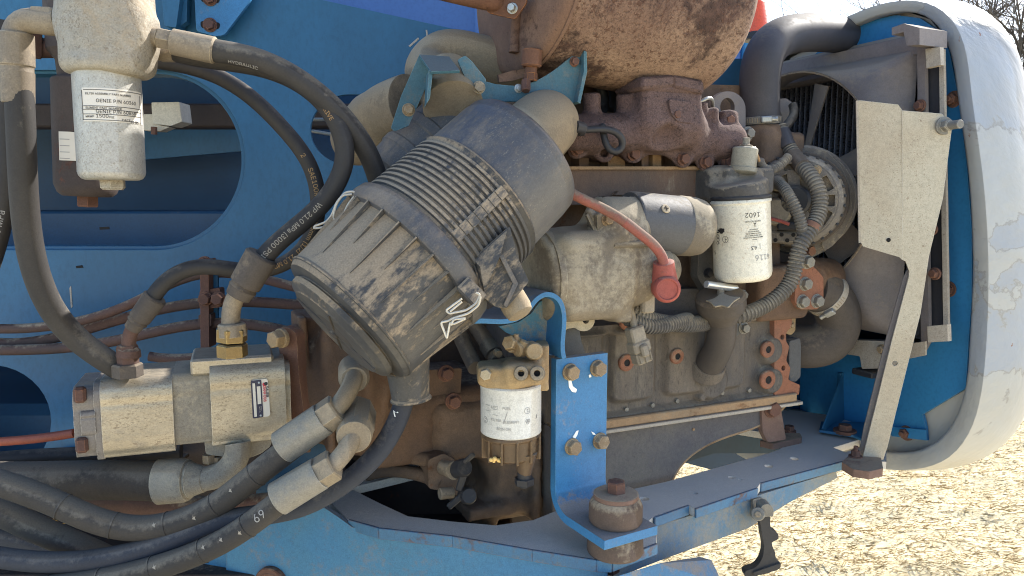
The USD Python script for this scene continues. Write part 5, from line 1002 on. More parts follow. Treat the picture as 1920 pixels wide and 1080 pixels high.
solo('wire_bracket', 'thin grey bent bracket beside the fan, above the alternator', 'bracket', plate(Plane(E(1480, 220, -.08), unit(EN - AX * .4)), [(1454, 186), (1474, 184), (1490, 196), (1494, 206), (1482, 226), (1476, 250), (1462, 252), (1468, 226), (1462, 204)], .004, 0, rnd=.003), M['shroud'])
wp = thing('water_pump', 'rusty cast water pump flange with three bolts above the lower hose', 'water pump')
def f_wp(p):
    A = (EP.u, EP.v, EP.n)
    d = s_box(p, E(1440, 545, -.02), A, (.060, .050, .045), .012)
    d = smin(d, s_cap(p, E(1516, 520, -.01), E(1546, 520, -.02), .038), .02); d = smin(d, s_cap(p, E(1500, 560, .0), E(1520, 562, .0), .02), .02)
    return d + (meshkit.fbm(p * 100, 3, 19) - .5) * .003
corn = np.array([E(x, y, w) for x in (1370, 1620) for y in (470, 606) for w in (-.10, .06)])
wp.part('casting', net(f_wp, corn.min(0), corn.max(0), .0036), M['bell'], True)
wf = Plane(E(1520, 545, .026), unit(EN * .8 - AX * .6))
wp.part('flange', plate(Plane(E(1512, 545, .03), EN), [(1494, 496), (1514, 492), (1530, 504), (1544, 520), (1544, 560), (1534, 580), (1500, 580), (1490, 566)], .018, .006, rnd=.006), M['blockrust'])
for x, y in ((1508, 532), (1503, 565), (1530, 564), (1512, 491)): wp.part('bolt', bolt(E(x, y, .035), EN, .0105, .010, washer=1.25), M['steelg'])
lh = thing('lower_hose', 'fat brown-black rubber coolant hose curving down below the water pump', 'hose')
lp = Path([E(1520, 540, -.01), E(1548, 552, -.008), E(1568, 580, -.008), E(1570, 612, -.012), E(1552, 640, -.02), E(1520, 650, -.04), E(1480, 648, -.07)], .006)
lh.part('rubber_hose', lp.tube(S(41, E(1560, 600, 0)), 40), M['boot'])
p_, d_ = lp.at(.042); clampband(p_, d_, S(41, E(1560, 600, 0)), 'strip', lh, .014, EN * .6 - UP * .6 - AX * .4)
# fan belt pulley glimpse
solo('engine_pulley', 'dark pulley partly hidden behind the lower coolant hose', 'pulley', lathe(E(1500, 610, -.16) , E(1530, 606, -.16), [(0, .07), (.2, .075), (.5, .062), (.8, .075), (1, .07)], 40), M['shroud'])

# ------------------------------------------------------------------ beige deflector plate in front of the radiator
dp = Plane(P(1690, 400, 1.30), (-.34, -.94, 0)); dp2 = Plane(dp.px(1692, 400), (-.20, -.98, 0))
df = thing('deflector_plate', 'speckled beige folded deflector plate on a slanting leg before the radiator', 'plate')
df.part('left_panel', plate(dp, [(1608, 189), (1612, 188), (1684, 196), (1692, 207), (1692, 487), (1686, 482), (1618, 462), (1613, 452)], .004, 0), M['deflect'])
df.part('edge_lip', plate(dp, [(1605, 189), (1609, 188), (1614, 455), (1610, 456)], .010, .001), M['strip'])
df.part('right_panel', plate(dp2, [(1691.5, 207), (1766, 213), (1785, 238), (1768, 372), (1742, 480), (1726, 588), (1698, 700), (1664, 838), (1656, 862), (1616, 864), (1640, 770), (1672, 640), (1704, 520), (1705, 508), (1698, 490), (1691.5, 487)], .004, 0, circ=[(1665, 452, 5)] if False else [(1678, 681, 5)]), M['deflect'])
df.part('leg_flange', plate(dp2, [(1700, 508), (1706, 504), (1704, 522), (1672, 642), (1640, 772), (1618, 866), (1608, 864), (1620, 800), (1660, 640), (1694, 520)], .003, -.012), M['shroud'])
h1 = df.part('hole', cyl(dp.px(1666, 450, .0002), dp.px(1666, 450, .001), S(4, dp.o), seg=12), M['dark'])
df.part('stud', cat(bolt(dp2.px(1770, 236, 0), unit(dp2.n + dp2.u * .35), S(11, dp2.o), .012, washer=1.5), cyl(dp2.px(1770, 236, 0), dp2.px(1770, 236, 0) + unit(dp2.n + dp2.u * .5) * .034, S(8, dp2.o), b=.001, seg=18)), M['steelg'])
bq = DP.at(DP.o + UP * .014)
df.part('foot', plate(bq, [(1578, 866), (1592, 854), (1652, 858), (1656, 878), (1630, 884), (1600, 880)], .014, .0, rnd=.003), M['hplate'])
df.part('bolt', bolt(bq.px(1604, 856), UP, .008, .010, washer=1.5, stud=.008), M['rbolt'])

# ------------------------------------------------------------------ air cleaner: axis comes towards the viewer at its lower left end
A0, A1 = P(632, 622, .845), P(990, 280, .985); ad_ = unit(A1 - A0); AL = np.linalg.norm(A1 - A0)
ac_ = thing('air_cleaner', 'big dusty black plastic air cleaner canister lying at a slant', 'air cleaner')
rr = .0985
# end cover with a stepped cap
prof = [(0, .066), (.006, .074), (.012, .0765), (.030, .0775), (.036, .074), (.040, .0745), (.046, .090), (.060, .0925), (.085, .0935), (.34, rr + .0005), (.365, rr + .001)]
cov = ac_.part('end_cover', lathe(A0, A1, [(-.006, .064)] + prof, 110), M['plastic'], 40)
capd = ac_.part('end_disc', lathe(A0 - ad_ * .004, A0 + ad_ * .004, [(0, 1e-5), (.25, .03), (.45, .05), (.7, .058), (.8, .0635), (1, .066)], 80), M['cap'])
AF = Plane(A0 - ad_ * .003, -ad_)
for a in (0, 90, 180, 270):
    t_ = math.radians(a + 37); d = AF.u * math.cos(t_) + AF.v * math.sin(t_); capd.part('web', obox(AF.o + d * .035 + AF.n * -.002, (d, np.cross(AF.n, d), AF.n), (.056, .0022, .006), .0006), M['cap'])
capd.part('centre_pip', cyl(AF.o - AF.n * .002, AF.o + AF.n * .004, .006, b=.001), M['cap'])
def aw(t, ang, r): # point on the canister
    m = frame(A0, ad_); return A0 + ad_ * t * AL + (m[:3, 0] * math.cos(ang) + m[:3, 1] * math.sin(ang)) * r
def adir(ang): m = frame(A0, ad_); return m[:3, 0] * math.cos(ang) + m[:3, 1] * math.sin(ang)
for k in range(26):                                   # tapering ribs on the cover
    a = 2 * math.pi * k / 26; d = adir(a); sd_ = np.cross(ad_, d); r0_, r1_ = .0945, rr + .001; t0_ = .20 if k % 2 else .12
    p0_, p1_ = A0 + ad_ * AL * t0_ + d * (.0930 + .0055 * (t0_ - .085) / .28), A0 + ad_ * AL * .340 + d * (rr + .0002)
    V = [p0_ - d * .002 - sd_ * .0006, p0_ - d * .002 + sd_ * .0006, p0_ + d * .0016, p1_ - d * .004 - sd_ * .0014, p1_ - d * .004 + sd_ * .0014, p1_ + d * .0078 - sd_ * .0011, p1_ + d * .0078 + sd_ * .0011]
    cov.part('rib', hull(V), M['plastic'])
cov.part('rim_bead', ringm(A0 + ad_ * AL * .070, ad_, .0928, .0022, 90, 8), M['plastic'])
ac_.part('clamp_ring', lathe(A0, A1, [(.338, rr), (.342, rr + .0065), (.350, rr + .0085), (.385, rr + .0090), (.412, rr + .0075), (.419, rr + .004), (.419, rr)], 110), M['plastic2'], 40)
body = [(.41, rr + .0005)]
for k in range(11):
    t0_ = .434 + k * .0232; h_ = .0024; r_b = rr - .0005 - .004 * k / 11
    body += [(t0_, r_b), (t0_ + .004, r_b + h_), (t0_ + .014, r_b + h_), (t0_ + .018, r_b)]
body += [(.695, rr - .003), (.702, rr - .0015), (.71, rr - .003), (.715, rr - .008)]
ac_.part('ribbed_body', lathe(A0, A1, body, 110), M['plastic'], 30)
ac_.part('rear_body', lathe(A0, A1, [(.71, rr - .010), (.715, rr - .0065), (.74, rr - .006), (.90, rr - .0065), (.945, rr - .008), (.965, rr - .012), (.978, rr - .022), (.982, rr - .04)], 110), M['plastic2'], 40)
# molded grid marks on the ribs
vd = unit(CAM - (A0 + A1) / 2); vd = unit(vd - (vd @ ad_) * ad_); vs = np.cross(ad_, vd)
for k in range(7):
    d = unit(vd * math.cos(.15) + vs * math.sin(.15)); c_ = A0 + ad_ * AL * (.455 + .035 * k) + d * (rr + .0005)
    ac_.part('moulded_mark', obox(c_, (ad_, np.cross(ad_, d), d), (.012, .014, .003), .0008), M['plastic'])
# mounting foot / boxy lug on the lower right side
ld = unit(-vs * .55 + vd * .84) if (P(1000, 500, .9) - P(900, 400, .9)) @ (-vs) > 0 else unit(vs * .55 + vd * .84)
sgn = 1 if (P(1000, 560, .9) - P(900, 400, .9)) @ vs > 0 else -1
d1 = unit(vs * sgn * .85 + vd * .52)
LGp = Plane(P(940, 500, .836), -ad_ * .25 + vd)
lug_pts = [(884, 486), (956, 424), (968, 476), (992, 528), (950, 578), (930, 576), (905, 556)]
ac_.part('mount_lug', plate(LGp, lug_pts, .05, .0, rnd=.003), M['plastic'])
ac_.part('lug_rib', plate(LGp, [(934, 476), (944, 478), (972, 532), (950, 576), (944, 572), (962, 532)], .006, .005, rnd=.001), M['plastic2'])
ac_.part('lug_wedge', hull([LGp.px(888, 488, .001), LGp.px(952, 430, .001), LGp.px(938, 480, .010), LGp.px(908, 548, .004), LGp.px(900, 500, .008), LGp.px(930, 478, -.02), LGp.px(900, 540, -.02)]), M['plastic'])
ac_.part('lug_nub', lathe(P(958, 558, .86), P(978, 592, .85), [(0, .017), (.6, .017), (.9, .015), (1, .011)], 28), M['elbow'])
# dust spout with rubber sleeve below the cover
ac_.part('dust_spout', lathe(P(762, 668, .905), P(771, 752, .905), [(0, .030), (.3, .0265), (.9, .0235), (.93, .0255), (.97, .0258), (1, .022)], 40), M['plastic'])
ac_.part('drip_flap', hull([aw(.1, 0, 0) * 0 + P(x, y, d) for x, y, d in ((700, 640, .87), (724, 700, .87), (742, 706, .88), (690, 640, .89), (730, 712, .90), (748, 700, .90))]), M['plastic'])
# wire spring clips
def clip(t, ctr, tan, label=None):
    m = Plane(ctr, tan); return m
def px3(l, d): return [P(x, y, d) for x, y in l]
ac_.part('wire_clip', cat(wirepoly(px3([(668, 366), (664, 359), (648, 360), (632, 378), (622, 404), (612, 416), (590, 424), (588, 428), (602, 427), (626, 420), (640, 408), (654, 384), (668, 370)], .860), .0014), wirepoly(px3([(660, 364), (642, 366), (630, 384), (624, 410), (632, 414), (644, 402), (652, 384), (664, 368)], .857), .0013)), M['wire'])
ac_.part('wire_clip', cat(wirepoly(px3([(866, 560), (836, 582), (842, 588), (874, 582), (894, 568), (900, 552), (892, 549)], .790), .0013), wirepoly(px3([(866, 566), (844, 584)], .789), .0012), wirepoly(px3([(838, 634), (826, 604), (840, 602), (848, 597), (878, 588), (898, 572), (901, 556)], .788), .0013), wirepoly(px3([(838, 634), (844, 604), (850, 608), (876, 596), (850, 599), (846, 610)], .787), .0012)), M['wire'])
ac_.part('clip_anchor', obox(P(884, 548, .81), (ad_, vs, vd), (.02, .03, .008), .002), M['plastic'])

# intake plumbing behind the canister
it = thing('intake_elbow', 'beige dusty intake elbow tube behind the strap bracket', 'intake pipe')
it.part('upper_tube', Path([P(838, 250, 1.06), P(840, 200, 1.07), P(822, 158, 1.10), P(806, 128, 1.15), P(830, 104, 1.17), P(890, 108, 1.18), P(968, 126, 1.2), P(1050, 140, 1.24)], .006).tube(.036, 36), M['elbow'])
it.part('sleeve', lathe(P(850, 200, 1.00), P(838, 140, 1.05), [(0, .040), (.4, .038), (1, .034)], 40), M['elbow'])
it2 = thing('side_intake', 'brown-grey intake tube entering the canister from the left', 'intake pipe')
it2.part('tube', Path([P(668, 262, 1.22), P(690, 240, 1.16), P(724, 214, 1.10), P(770, 196, 1.06)], .005).tube(.042, 36), M['elbow'])
it2.part('bulge', lathe(P(660, 270, 1.24), P(745, 205, 1.08), [(0, .034), (.25, .046), (.6, .050), (.9, .044), (1, .038)], 40), M['elbow'])
it2.part('ribbed_cuff', lathe(P(738, 336, 1.02), P(862, 214, 1.06), [(-.02, .036), (0, .043), (.05, .046), (.2, .047), (.22, .049), (.3, .049), (.32, .047), (.5, .047), (.52, .049), (.62, .049), (.64, .046), (1, .044)], 56), M['plastic2'])
oe = thing('outlet_elbow', 'rounded dusty rubber outlet elbow at the upper end of the air cleaner', 'intake pipe')
oe.part('elbow', Path([P(975, 280, .985), P(1000, 252, 1.0), P(1020, 234, 1.04), P(1024, 236, 1.10), P(1014, 254, 1.16)], .005).tube(S(64, P(1020, 235, 1.03)), 40), M['elbow'])
oe.part('nipple', cyl(P(1076, 236, 1.03), P(1092, 240, 1.05), .008), M['black'])

# ------------------------------------------------------------------ pressure filter at the left
hf = thing('pressure_filter', 'silver hydraulic pressure filter with printed label at upper left', 'filter')
h0, h1 = P(199, 120, .86), P(211, 338, .86); hr_ = S(58.5, h0)
hax = unit(h0 - h1); HW = Plane(h0, (0, -1, 0))
def f_hf(p):
    u = unit(np.cross(hax, (0, -1, 0))); A = (u, hax, np.cross(u, hax))
    d = s_cyl(p, P(202, 132, .86), P(196, -60, .86), .0415, .006)
    d = smin(d, s_box(p, P(203, 40, .86), A, (.042, .058, .030), .014), .02)
    d = smin(d, s_cyl(p, P(250, 60, .86), P(281, 66, .86), .021, .004), .018)
    d = smin(d, s_cyl(p, P(160, 45, .86), P(124, 42, .86), .020, .004), .018)
    d = smin(d, s_cyl(p, P(201, 118, .86), P(202, 138, .86), .0425, .004), .006)
    return d + (meshkit.fbm(p * 130, 2, 16) - .5) * .0014
corn = np.array([P(x, y, w) for x in (105, 300) for y in (-70, 150) for w in (.79, .93)])
hf.part('head', net(f_hf, corn.min(0), corn.max(0), .0028), M['filt'], True)
bw = hf.part('bowl', lathe(h0, h1, [(0, hr_), (.93, hr_), (.96, hr_ * .97), (.985, hr_ * .9), (1, hr_ * .78)], 64), M['bowl'])
hf.part('hex_plug', hexm(h1 - unit(h1 - h0) * .002, h1 - h0, S(23, h0), .013, .2, .2), M['filt'])
hp_ = Path([h1, h0], .004); HLn = np.linalg.norm(h0 - h1)
pxl = .86 / FPX; sy = lambda y: (338 - y) * pxl; sx = lambda x, y: (x - (199 + (y - 120) * 12 / 218)) / 58.5
ax_ = lambda x, y: math.asin(max(-.99, min(.99, sx(x, y))))
paper = bw.part('label', wrap(hp_, rectm(ax_(163, 210) * hr_, sy(236), ax_(259, 210) * hr_, sy(178), .0002, 0, .003), hr_, 0, 0), M['label'], False)
def lp_(q, x, y, dx=0, mat='ink'): paper.part('print', wrap(hp_, q, hr_ + .0003, sy(y), ax_(x, y) + dx), M[mat], False)
for y in (182, 207, 213, 221, 231): lp_(rectm(0, 0, (ax_(258, y) - ax_(164, y)) * hr_, .0006), 164, y + (3 if y > 190 else 0))
lp_(rectm(0, 0, .0006, 52 * pxl), 164, 234); lp_(rectm(0, 0, .0006, 52 * pxl), 257, 237)
lp_(txt('FILTER ASSEMBLY PART NUMBER', .0021, centre=False), 167, 190); lp_(txt('GENIE P/N 60360', .0036, centre=False), 184, 203)
lp_(txt('ELEMENT PART NUMBER', .0022, centre=False), 168, 214.5); lp_(txt('GENIE P/N 60858', .0036, centre=False), 184, 221.5)
lp_(txt('MAWP', .0022, centre=False), 168, 229.5); lp_(txt('1500', .0036, centre=False), 184, 229.5); lp_(txt('PSI', .0022, centre=False), 205, 230); lp_(txt('DATE', .0026, centre=False), 226, 234); lp_(txt('02 /05', .0026, centre=False), 240, 236)
# left elbow and hose
fl = thing('left_elbow_hose', 'dusty hydraulic hose dropping from a steel elbow at the left edge down to the pump', 'hose')
fl.part('elbow', tube([P(110, 42, .86), P(72, 40, .86), P(42, 44, .86), P(30, 62, .86), P(29, 90, .86)], S(27, P(30, 60, .86)) * .86, 26, .004), M['steel'])
fl.part('nut', hexm(P(66, 32, .86), P(104, 34, .86) - P(66, 32, .86), S(21, P(30, 60, .86)), .023, .1), M['steel']); fl.part('nut', hexm(P(106, 36, .86), P(126, 38, .86) - P(106, 36, .86), S(18, P(30, 60, .86)), .013, .1), M['steel'])
fl.part('ferrule', lathe(P(30, 62, .86), P(34, 194, .86), [(0, .0165), (.02, .0178), (.46, .0178), (.48, .0164), (.54, .0164), (.56, .0172), (.98, .0166), (1, .0155)], 36), M['steel'])
fh = Path([P(34, 150, .86), P(40, 260, .86), P(46, 380, .87), P(62, 490, .885), P(98, 580, .905), P(150, 640, .925), P(212, 684, .94), P(236, 700, .96)], .005)
fl.part('rubber_hose', fh.tube(S(24, P(46, 380, .87)), 28), M['hosed'])
fe = thing('edge_hose', 'dark hose with pressure print running along the very left edge', 'hose')
e1 = Path([P(10, 40, .95), P(14, 160, .95), P(16, 300, .95), P(4, 400, .95), P(-30, 520, .95), P(-60, 600, .95)], .005); fe.part('rubber_hose', e1.tube(S(20, P(10, 300, .95)), 24), M['hose'])
L_ = e1.L; fe.part('print', e1.text('(3000 PSI)   WP 21.0 MPa', .0075, S(20, P(10, 300, .95)), .36, .1, flip=True), M['inkg'], False)
# dark second filter behind
d0, d1_ = P(160, 150, 1.0), P(164, 368, 1.0)
df_ = thing('return_filter', 'dark brown filter canister half hidden behind the silver filter', 'filter')
df_.part('canister', lathe(d0, d1_, [(0, S(60, d0) * .9), (.02, S(60, d0) * .95), (.9, S(56, d0)), (.97, S(50, d0)), (1, S(42, d0))], 48), M['dfilt'])
df_.part('drain_plug', hexm(d1_, d1_ - d0, S(20, d0), .014), M['rbolt'])
df_.part('head', lathe(P(150, -30, 1.0), P(158, 152, 1.0), [(0, S(62, d0)), (.7, S(60, d0)), (.8, S(46, d0)), (.96, S(44, d0)), (1, S(50, d0))], 40), M['dfilt'])
df_.part('side_port', cyl(P(66, 90, .99), P(110, 90, 1.0), S(18, d0), b=.002), M['rtube']); df_.part('port_nut', hexm(P(58, 62, .98), P(58, 120, .98) - P(58, 62, .98), .014, .03), M['rtube'])
lb = Plane(d0 + V3(0, -S(59, d0), 0), (0, -1, 0)); df_.part('label', wrap(Path([d1_, d0], .004), rectm(-.02, 0, .02, .036), S(57, d0), .045, -.36), M['label'], False)
for k in range(4): df_.part('print', wrap(Path([d1_, d0], .004), rectm(-.0185, .002 + k * .008, -.005, .003 + k * .008), S(57, d0) + .0003, .045, -.36), M['inkg'], False)

# ------------------------------------------------------------------ hoses on the right of the filter
def hose(name, label, pts, px_r, ref, mat, seg=26, step=.005):
    t = thing(name, label, 'hose'); p = Path(pts, step); r = S(px_r, ref); t.part('rubber_hose', p.tube(r, seg), M[mat]); return t, p, r
t, pA, rA = hose('hydraulic_hose', 'grey dusty hose arching from the silver filter down behind the air cleaner', [P(330, 78, .865), P(404, 95, .868), P(480, 111, .875), P(548, 142, .885), P(606, 184, .895), P(656, 236, .91), P(692, 292, .93), P(712, 350, .95), P(718, 420, .98)], 21, P(500, 120, .87), 'hosed')
t.part('ferrule', lathe(P(322, 78, .863), P(404, 95, .868), [(0, S(20, pA.a)), (.03, S(24, pA.a)), (.96, S(25, pA.a)), (1, S(22, pA.a))], 36), M['steel'])
t.part('hex', hexm(P(297, 71, .862), P(330, 78, .865) - P(297, 71, .862), S(20, pA.a), .019, .2), M['steel']); t.part('adapter', cyl(P(272, 65, .861), P(300, 71, .862), S(17, pA.a), b=.002), M['steel'])
t.part('print', pA.text('HYDRAULIC', .0042, rA, .06, .8), M['inkg'], False)
t, pB, rB = hose('hydraulic_hose', 'black printed hose looping round to the brass-coloured nut', [P(330, 98, .90), P(404, 112, .90), P(480, 124, .90), P(552, 150, .90), P(604, 190, .90), P(636, 240, .90), P(646, 295, .90), P(630, 345, .90), P(594, 392, .90), P(548, 432, .90), P(506, 470, .895), P(470, 516, .892), P(452, 545, .89)], 18, P(620, 300, .9), 'hose')
t.part('stub', lathe(P(278, 100, .90), P(340, 102, .90), [(0, S(13, pB.a)), (.4, S(13, pB.a)), (.42, S(15, pB.a)), (1, S(15, pB.a))], 26), M['steel'])
t.part('print', pB.text('WP 21.0 MPa (3000 PSI)', .0060, rB, .315, .1), M['inkt2'], False); t.part('print', pB.text('SAE 100R17-12', .0060, rB, .46, .25), M['inkt'], False); t.part('print', pB.text('PARKER', .005, rB, .13, .2) if False else pB.text('AQ-20M  NO-SKIVE', .005, rB, .14, .3), M['inkt'], False)
t.part('tag', wrap(Path([P(596, 166, .9), P(624, 204, .9)], .004), rectm(-.008, 0, .008, .030), rB, .0, .35), M['elbow'], False)
t.part('ferrule', lathe(P(492, 478, .892), P(446, 556, .89), [(0, S(27, pB.b)), (.04, S(31, pB.b)), (.70, S(29, pB.b)), (.72, S(24, pB.b)), (.76, S(25, pB.b)), (.80, S(27, pB.b)), (.86, S(25, pB.b)), (1, S(23, pB.b))], 36), M['boot'])
t.part('elbow', tube([P(452, 545, .89), P(438, 566, .89), P(433, 590, .89), P(434, 620, .89)], S(17, pB.b), 24, .004), M['steel'])
t.part('nut', lathe(P(434, 606, .89), P(436, 630, .89), [(0, S(22, pB.b)), (.1, S(25, pB.b)), (1, S(26, pB.b))], 30), M['steel'])
t.part('hex_nut', hexm(P(435, 640, .89), P(435, 616, .89) - P(435, 640, .89), S(28, pB.b), .017, .55), M['brass'])
t.part('hex_base', hexm(P(436, 668, .89), P(435, 640, .89) - P(436, 668, .89), S(28, pB.b), .016, .5), M['brass'])
t, pC, rC = hose('hydraulic_hose', 'thin dark hose with tan print running behind the thicker black loop', [P(262, 112, .96), P(330, 120, .97), P(400, 140, .98), P(470, 182, .98), P(530, 240, .98), P(578, 305, .98), P(596, 370, .98), P(584, 440, .98), P(540, 490, .98), P(480, 508, .97), P(420, 503, .955), P(365, 502, .945), P(316, 524, .935), P(284, 562, .93), P(262, 602, .93)], 14.5, P(560, 280, .98), 'hose')
t.part('print', pC.text('SAE100R17-8  12.5mm (1/2)  21,0 MPa', .0060, rC, .26, .1), M['inkt'], False); t.part('print', pC.text('2', .006, rC, .24, .1), M['inkt'], False)
t.part('sleeve', Path([P(430, 157, .981), P(480, 190, .981), P(540, 254, .981), P(572, 296, .981)], .005).tube(rC * 1.02, 22), M['rtube']) if False else None
t.part('print', pC.text('1/2 HYDRAULIC HOSE', .0058, rC, .72, .3, flip=False), M['inkt'], False)
t.part('ferrule', lathe(P(292, 556, .93), P(248, 616, .93), [(0, S(19, pC.b)), (.04, S(22, pC.b)), (.68, S(20, pC.b)), (.70, S(17, pC.b)), (.78, S(19, pC.b)), (.84, S(16, pC.b)), (1, S(15, pC.b))], 32), M['boot'])
t.part('elbow', tube([P(262, 600, .93), P(248, 618, .93), P(242, 636, .93), P(242, 656, .93)], S(13, pC.b), 20, .004), M['rtube'])
t.part('hex_nut', hexm(P(241, 690, .93), UP, S(19, pC.b), .030, .5), M['rtube']); t.part('cone', lathe(P(241, 668, .93), P(242, 650, .93), [(0, S(22, pC.b)), (.7, S(20, pC.b)), (1, S(14, pC.b))], 24), M['rtube'])
t.part('hex_base', hexm(P(240, 706, .93), UP, S(27, pC.b), .017, .5), M['boot'])

# ------------------------------------------------------------------ rusty steel tubes along the side plate and their clamps
for k, (lab, pts, rpx, d_) in enumerate((('upper rusty steel tube sloping up behind the hoses along the side plate', [(-40, 615), (90, 612), (180, 594), (270, 558), (330, 528), (400, 512), (480, 520), (600, 548)], 9, 1.26),
        ('middle rusty steel tube running through the clamp on the side plate', [(-40, 638), (100, 634), (200, 606), (300, 580), (390, 567), (470, 566), (620, 576)], 10, 1.28),
        ('lowest rusty steel tube on the side plate behind the left hose', [(-40, 656), (120, 652), (210, 640), (300, 620), (400, 606), (480, 610), (600, 640)], 10, 1.25),)):
    p = Path([P(x, y, d_) for x, y in pts], .008); solo('steel_tube', lab, 'tube', p.tube(S(rpx, P(200, 620, d_)), 16), M['rtube'])
t = thing('tube_clamp', 'narrow blue strip with rusty stacked tube clamps on the side plate', 'clamp')
cp = Plane(P(400, 560, 1.24), (0, -1, 0))
t.part('strip', plate(cp, [(391, 486), (408, 488), (408, 610), (393, 610)], .006, -.01, rnd=.003), M['panel']); t.part('post', plate(cp, [(375, 488), (391, 486), (392, 652), (376, 652)], .03, .01), M['rbolt'])
for x, y in ((384, 494), (404, 500), (386, 560), (410, 560)): t.part('bolt', bolt(cp.px(x, y, .01), -V3(0, 1, 0), .010, washer=1.2), M['rbolt'])
t.part('clamp_half', plate(cp, [(374, 545), (412, 540), (414, 576), (374, 580)], .02, .006, rnd=.004), M['rbolt']); t.part('clamp_half', plate(cp, [(372, 590), (396, 588), (396, 612), (372, 614)], .02, .008, rnd=.004), M['rtube'])
t = solo('steel_tube', 'short rusty tube end lying just above the grey pump middle', 'tube', tube([P(280, 668, 1.18), P(320, 672, 1.18), P(370, 670, 1.18), P(420, 664, 1.2)], S(9, P(340, 670, 1.18)), 14), M['rtube'])

# ------------------------------------------------------------------ gear pump
gp = thing('gear_pump', 'dusty aluminium tandem gear pump with a maker plate', 'pump')
g0_, g1_ = P(132, 784, .955), P(560, 748, 1.055); gx_ = unit(g1_ - g0_); gl = np.linalg.norm(g1_ - g0_)
GN = unit(V3(gx_[1], -gx_[0], 0)); GU = np.cross(GN, gx_); GU = GU if GU[2] > 0 else -GU
GP = Plane(P(340, 762, .955), GN, GU)
def gt(x): q = GP.px(x, 765); return (q - GP.o) @ gx_
def gsec(xa, xb, hh, dd, cy, rd, mat, name, owner=gp, ww=0.0, b=.0):
    ta, tb_ = gt(xa), gt(xb); poly = rounded([(-hh, -dd), (hh, -dd), (hh, dd * .80), (hh * .80, dd * .97), (hh * .52, dd), (hh * .40, dd * .965), (hh * .26, dd * .985), (-hh * .55, dd), (-hh * .78, dd * .97), (-hh * .9, dd * .9), (-hh, dd * .88)], .007, 5); m_ = extr(Polygon(poly), tb_ - ta)
    T = np.eye(4); T[:3, 0] = GU; T[:3, 1] = np.cross(gx_, GU); T[:3, 2] = gx_; T[:3, 3] = GP.o + gx_ * ta + GU * cy - GN * (.05 - ww); m_.apply_transform(T); return owner.part(name, m_, M[mat])
pxm = .96 / FPX
gsec(136, 186, 66 * pxm, .050, -.012, .022, 'pumpd', 'end_cover'); gsec(176, 190, 74 * pxm, .0515, -.012, .024, 'pumpd', 'seal_plate')
gsec(189, 325, 74 * pxm, .0535, -.010, .026, 'pump', 'gear_section', b=.001)
gsec(324, 397, 70 * pxm, .050, -.006, .030, 'pumpc', 'middle_block')
gsec(396, 536, 82 * pxm, .0565, -.002, .030, 'pump', 'gear_section')
gsec(536, 546, 70 * pxm, .048, -.002, .03, 'pump', 'end_ring')
gsec(150, 178, 28 * pxm, .053, -.012, .006, 'pumpd', 'cover_pad')
top_ = GP.px(455, 676, -.02); gp.part('top_flange', obox(GP.o + gx_ * (gt(360) + gt(516)) / 2 + GU * ((GP.px(440, 680) - GP.o) @ GU - .004) - GN * .045, (gx_, GU, GN), (gt(516) - gt(360), .022, .085), .003), M['pump'])
gp.part('lower_flange', plate(GP, [(383, 826), (512, 806), (508, 836), (490, 850), (470, 858), (440, 860), (420, 856), (386, 852)], .05, -.012, rnd=.004), M['pumpc'])
gp.part('side_ledge', plate(GP, [(398, 818), (520, 800), (522, 812), (398, 836)], .02, .001, rnd=.002), M['pump'])
for x, y in ((150, 740), (154, 834)): gp.part('cap_screw', obox(GP.px(x, y, -.0) + GN * 0, (gx_, GU, GN), (.014, .020, .012), .003), M['rbolt'])
for x, y in ((392, 860), (410, 864)): gp.part('bolt', bolt(GP.px(x, y - 8, -.02), -UP, .009, .012, washer=0), M['bolt'])
gp.part('key_mark', plate(GP, [(394.5, 752), (399, 752), (399, 760), (394.5, 760)], .002, .0042), M['dark'], False)
np_ = Plane(GP.px(488, 748, .0075), GN, GU)
pl_ = gp.part('maker_plate', plate(np_, [(470, 713), (502, 710), (507, 780), (474, 785)], .002, 0.0012, rnd=.004), M['label'])
pl_.part('dark_field', plate(np_, [(470, 714), (490, 712), (494, 782), (474, 785)], .0008, .0017, rnd=.002), M['inkn'])
pl_.part('field', plate(np_, [(473, 719), (478, 718.5), (482, 781), (477, 782)], .0004, .0022), M['label'], False); pl_.part('field', plate(np_, [(481.5, 725), (488, 724), (490, 757), (483.5, 758)], .0004, .0022), M['label'], False)
for x, y in ((485.5, 717.5), (489, 779)): pl_.part('rivet', cyl(np_.px(x, y, .0015), np_.px(x, y, .0026), .0014, seg=12), M['zinc'])
def ptext(s_, h, x, y, mat, bold=True):                # lettering turned a quarter so that it reads downwards
    q = meshkit.text_mesh(s_, h, .0003, bold); o_ = np_.px(x, y, .0014); v = np.array(q.vertices); q.vertices = o_ + v[:, :1] * -np_.v + v[:, 1:2] * np_.u + v[:, 2:] * np_.n; pl_.part('lettering', q, M[mat], False)
ptext('SAUER', .0034, 498.2, 724, 'ink'); ptext('DANFOSS', .0034, 493.4, 723, 'inkr')
for x, y, mt in ((498.5, 719.5, 'ink'), (495.5, 720.5, 'inkr')): pl_.part('emblem', cat(lathe(np_.px(x, y, .0013), np_.px(x, y, .0018), [(0, .0024), (1, .0024)], 16)), M[mt], False)
ptext('MADE IN', .0014, 486, 762, 'label'); ptext('ITALY', .0014, 489, 762, 'label')
solo('copper_line', 'thin orange-brown line entering the pump end cover from the left edge', 'tube', tube([P(-60, 830, .99), P(30, 826, .985), P(140, 812, .98)], S(8.5, P(60, 820, .98)), 14), M['copper'])
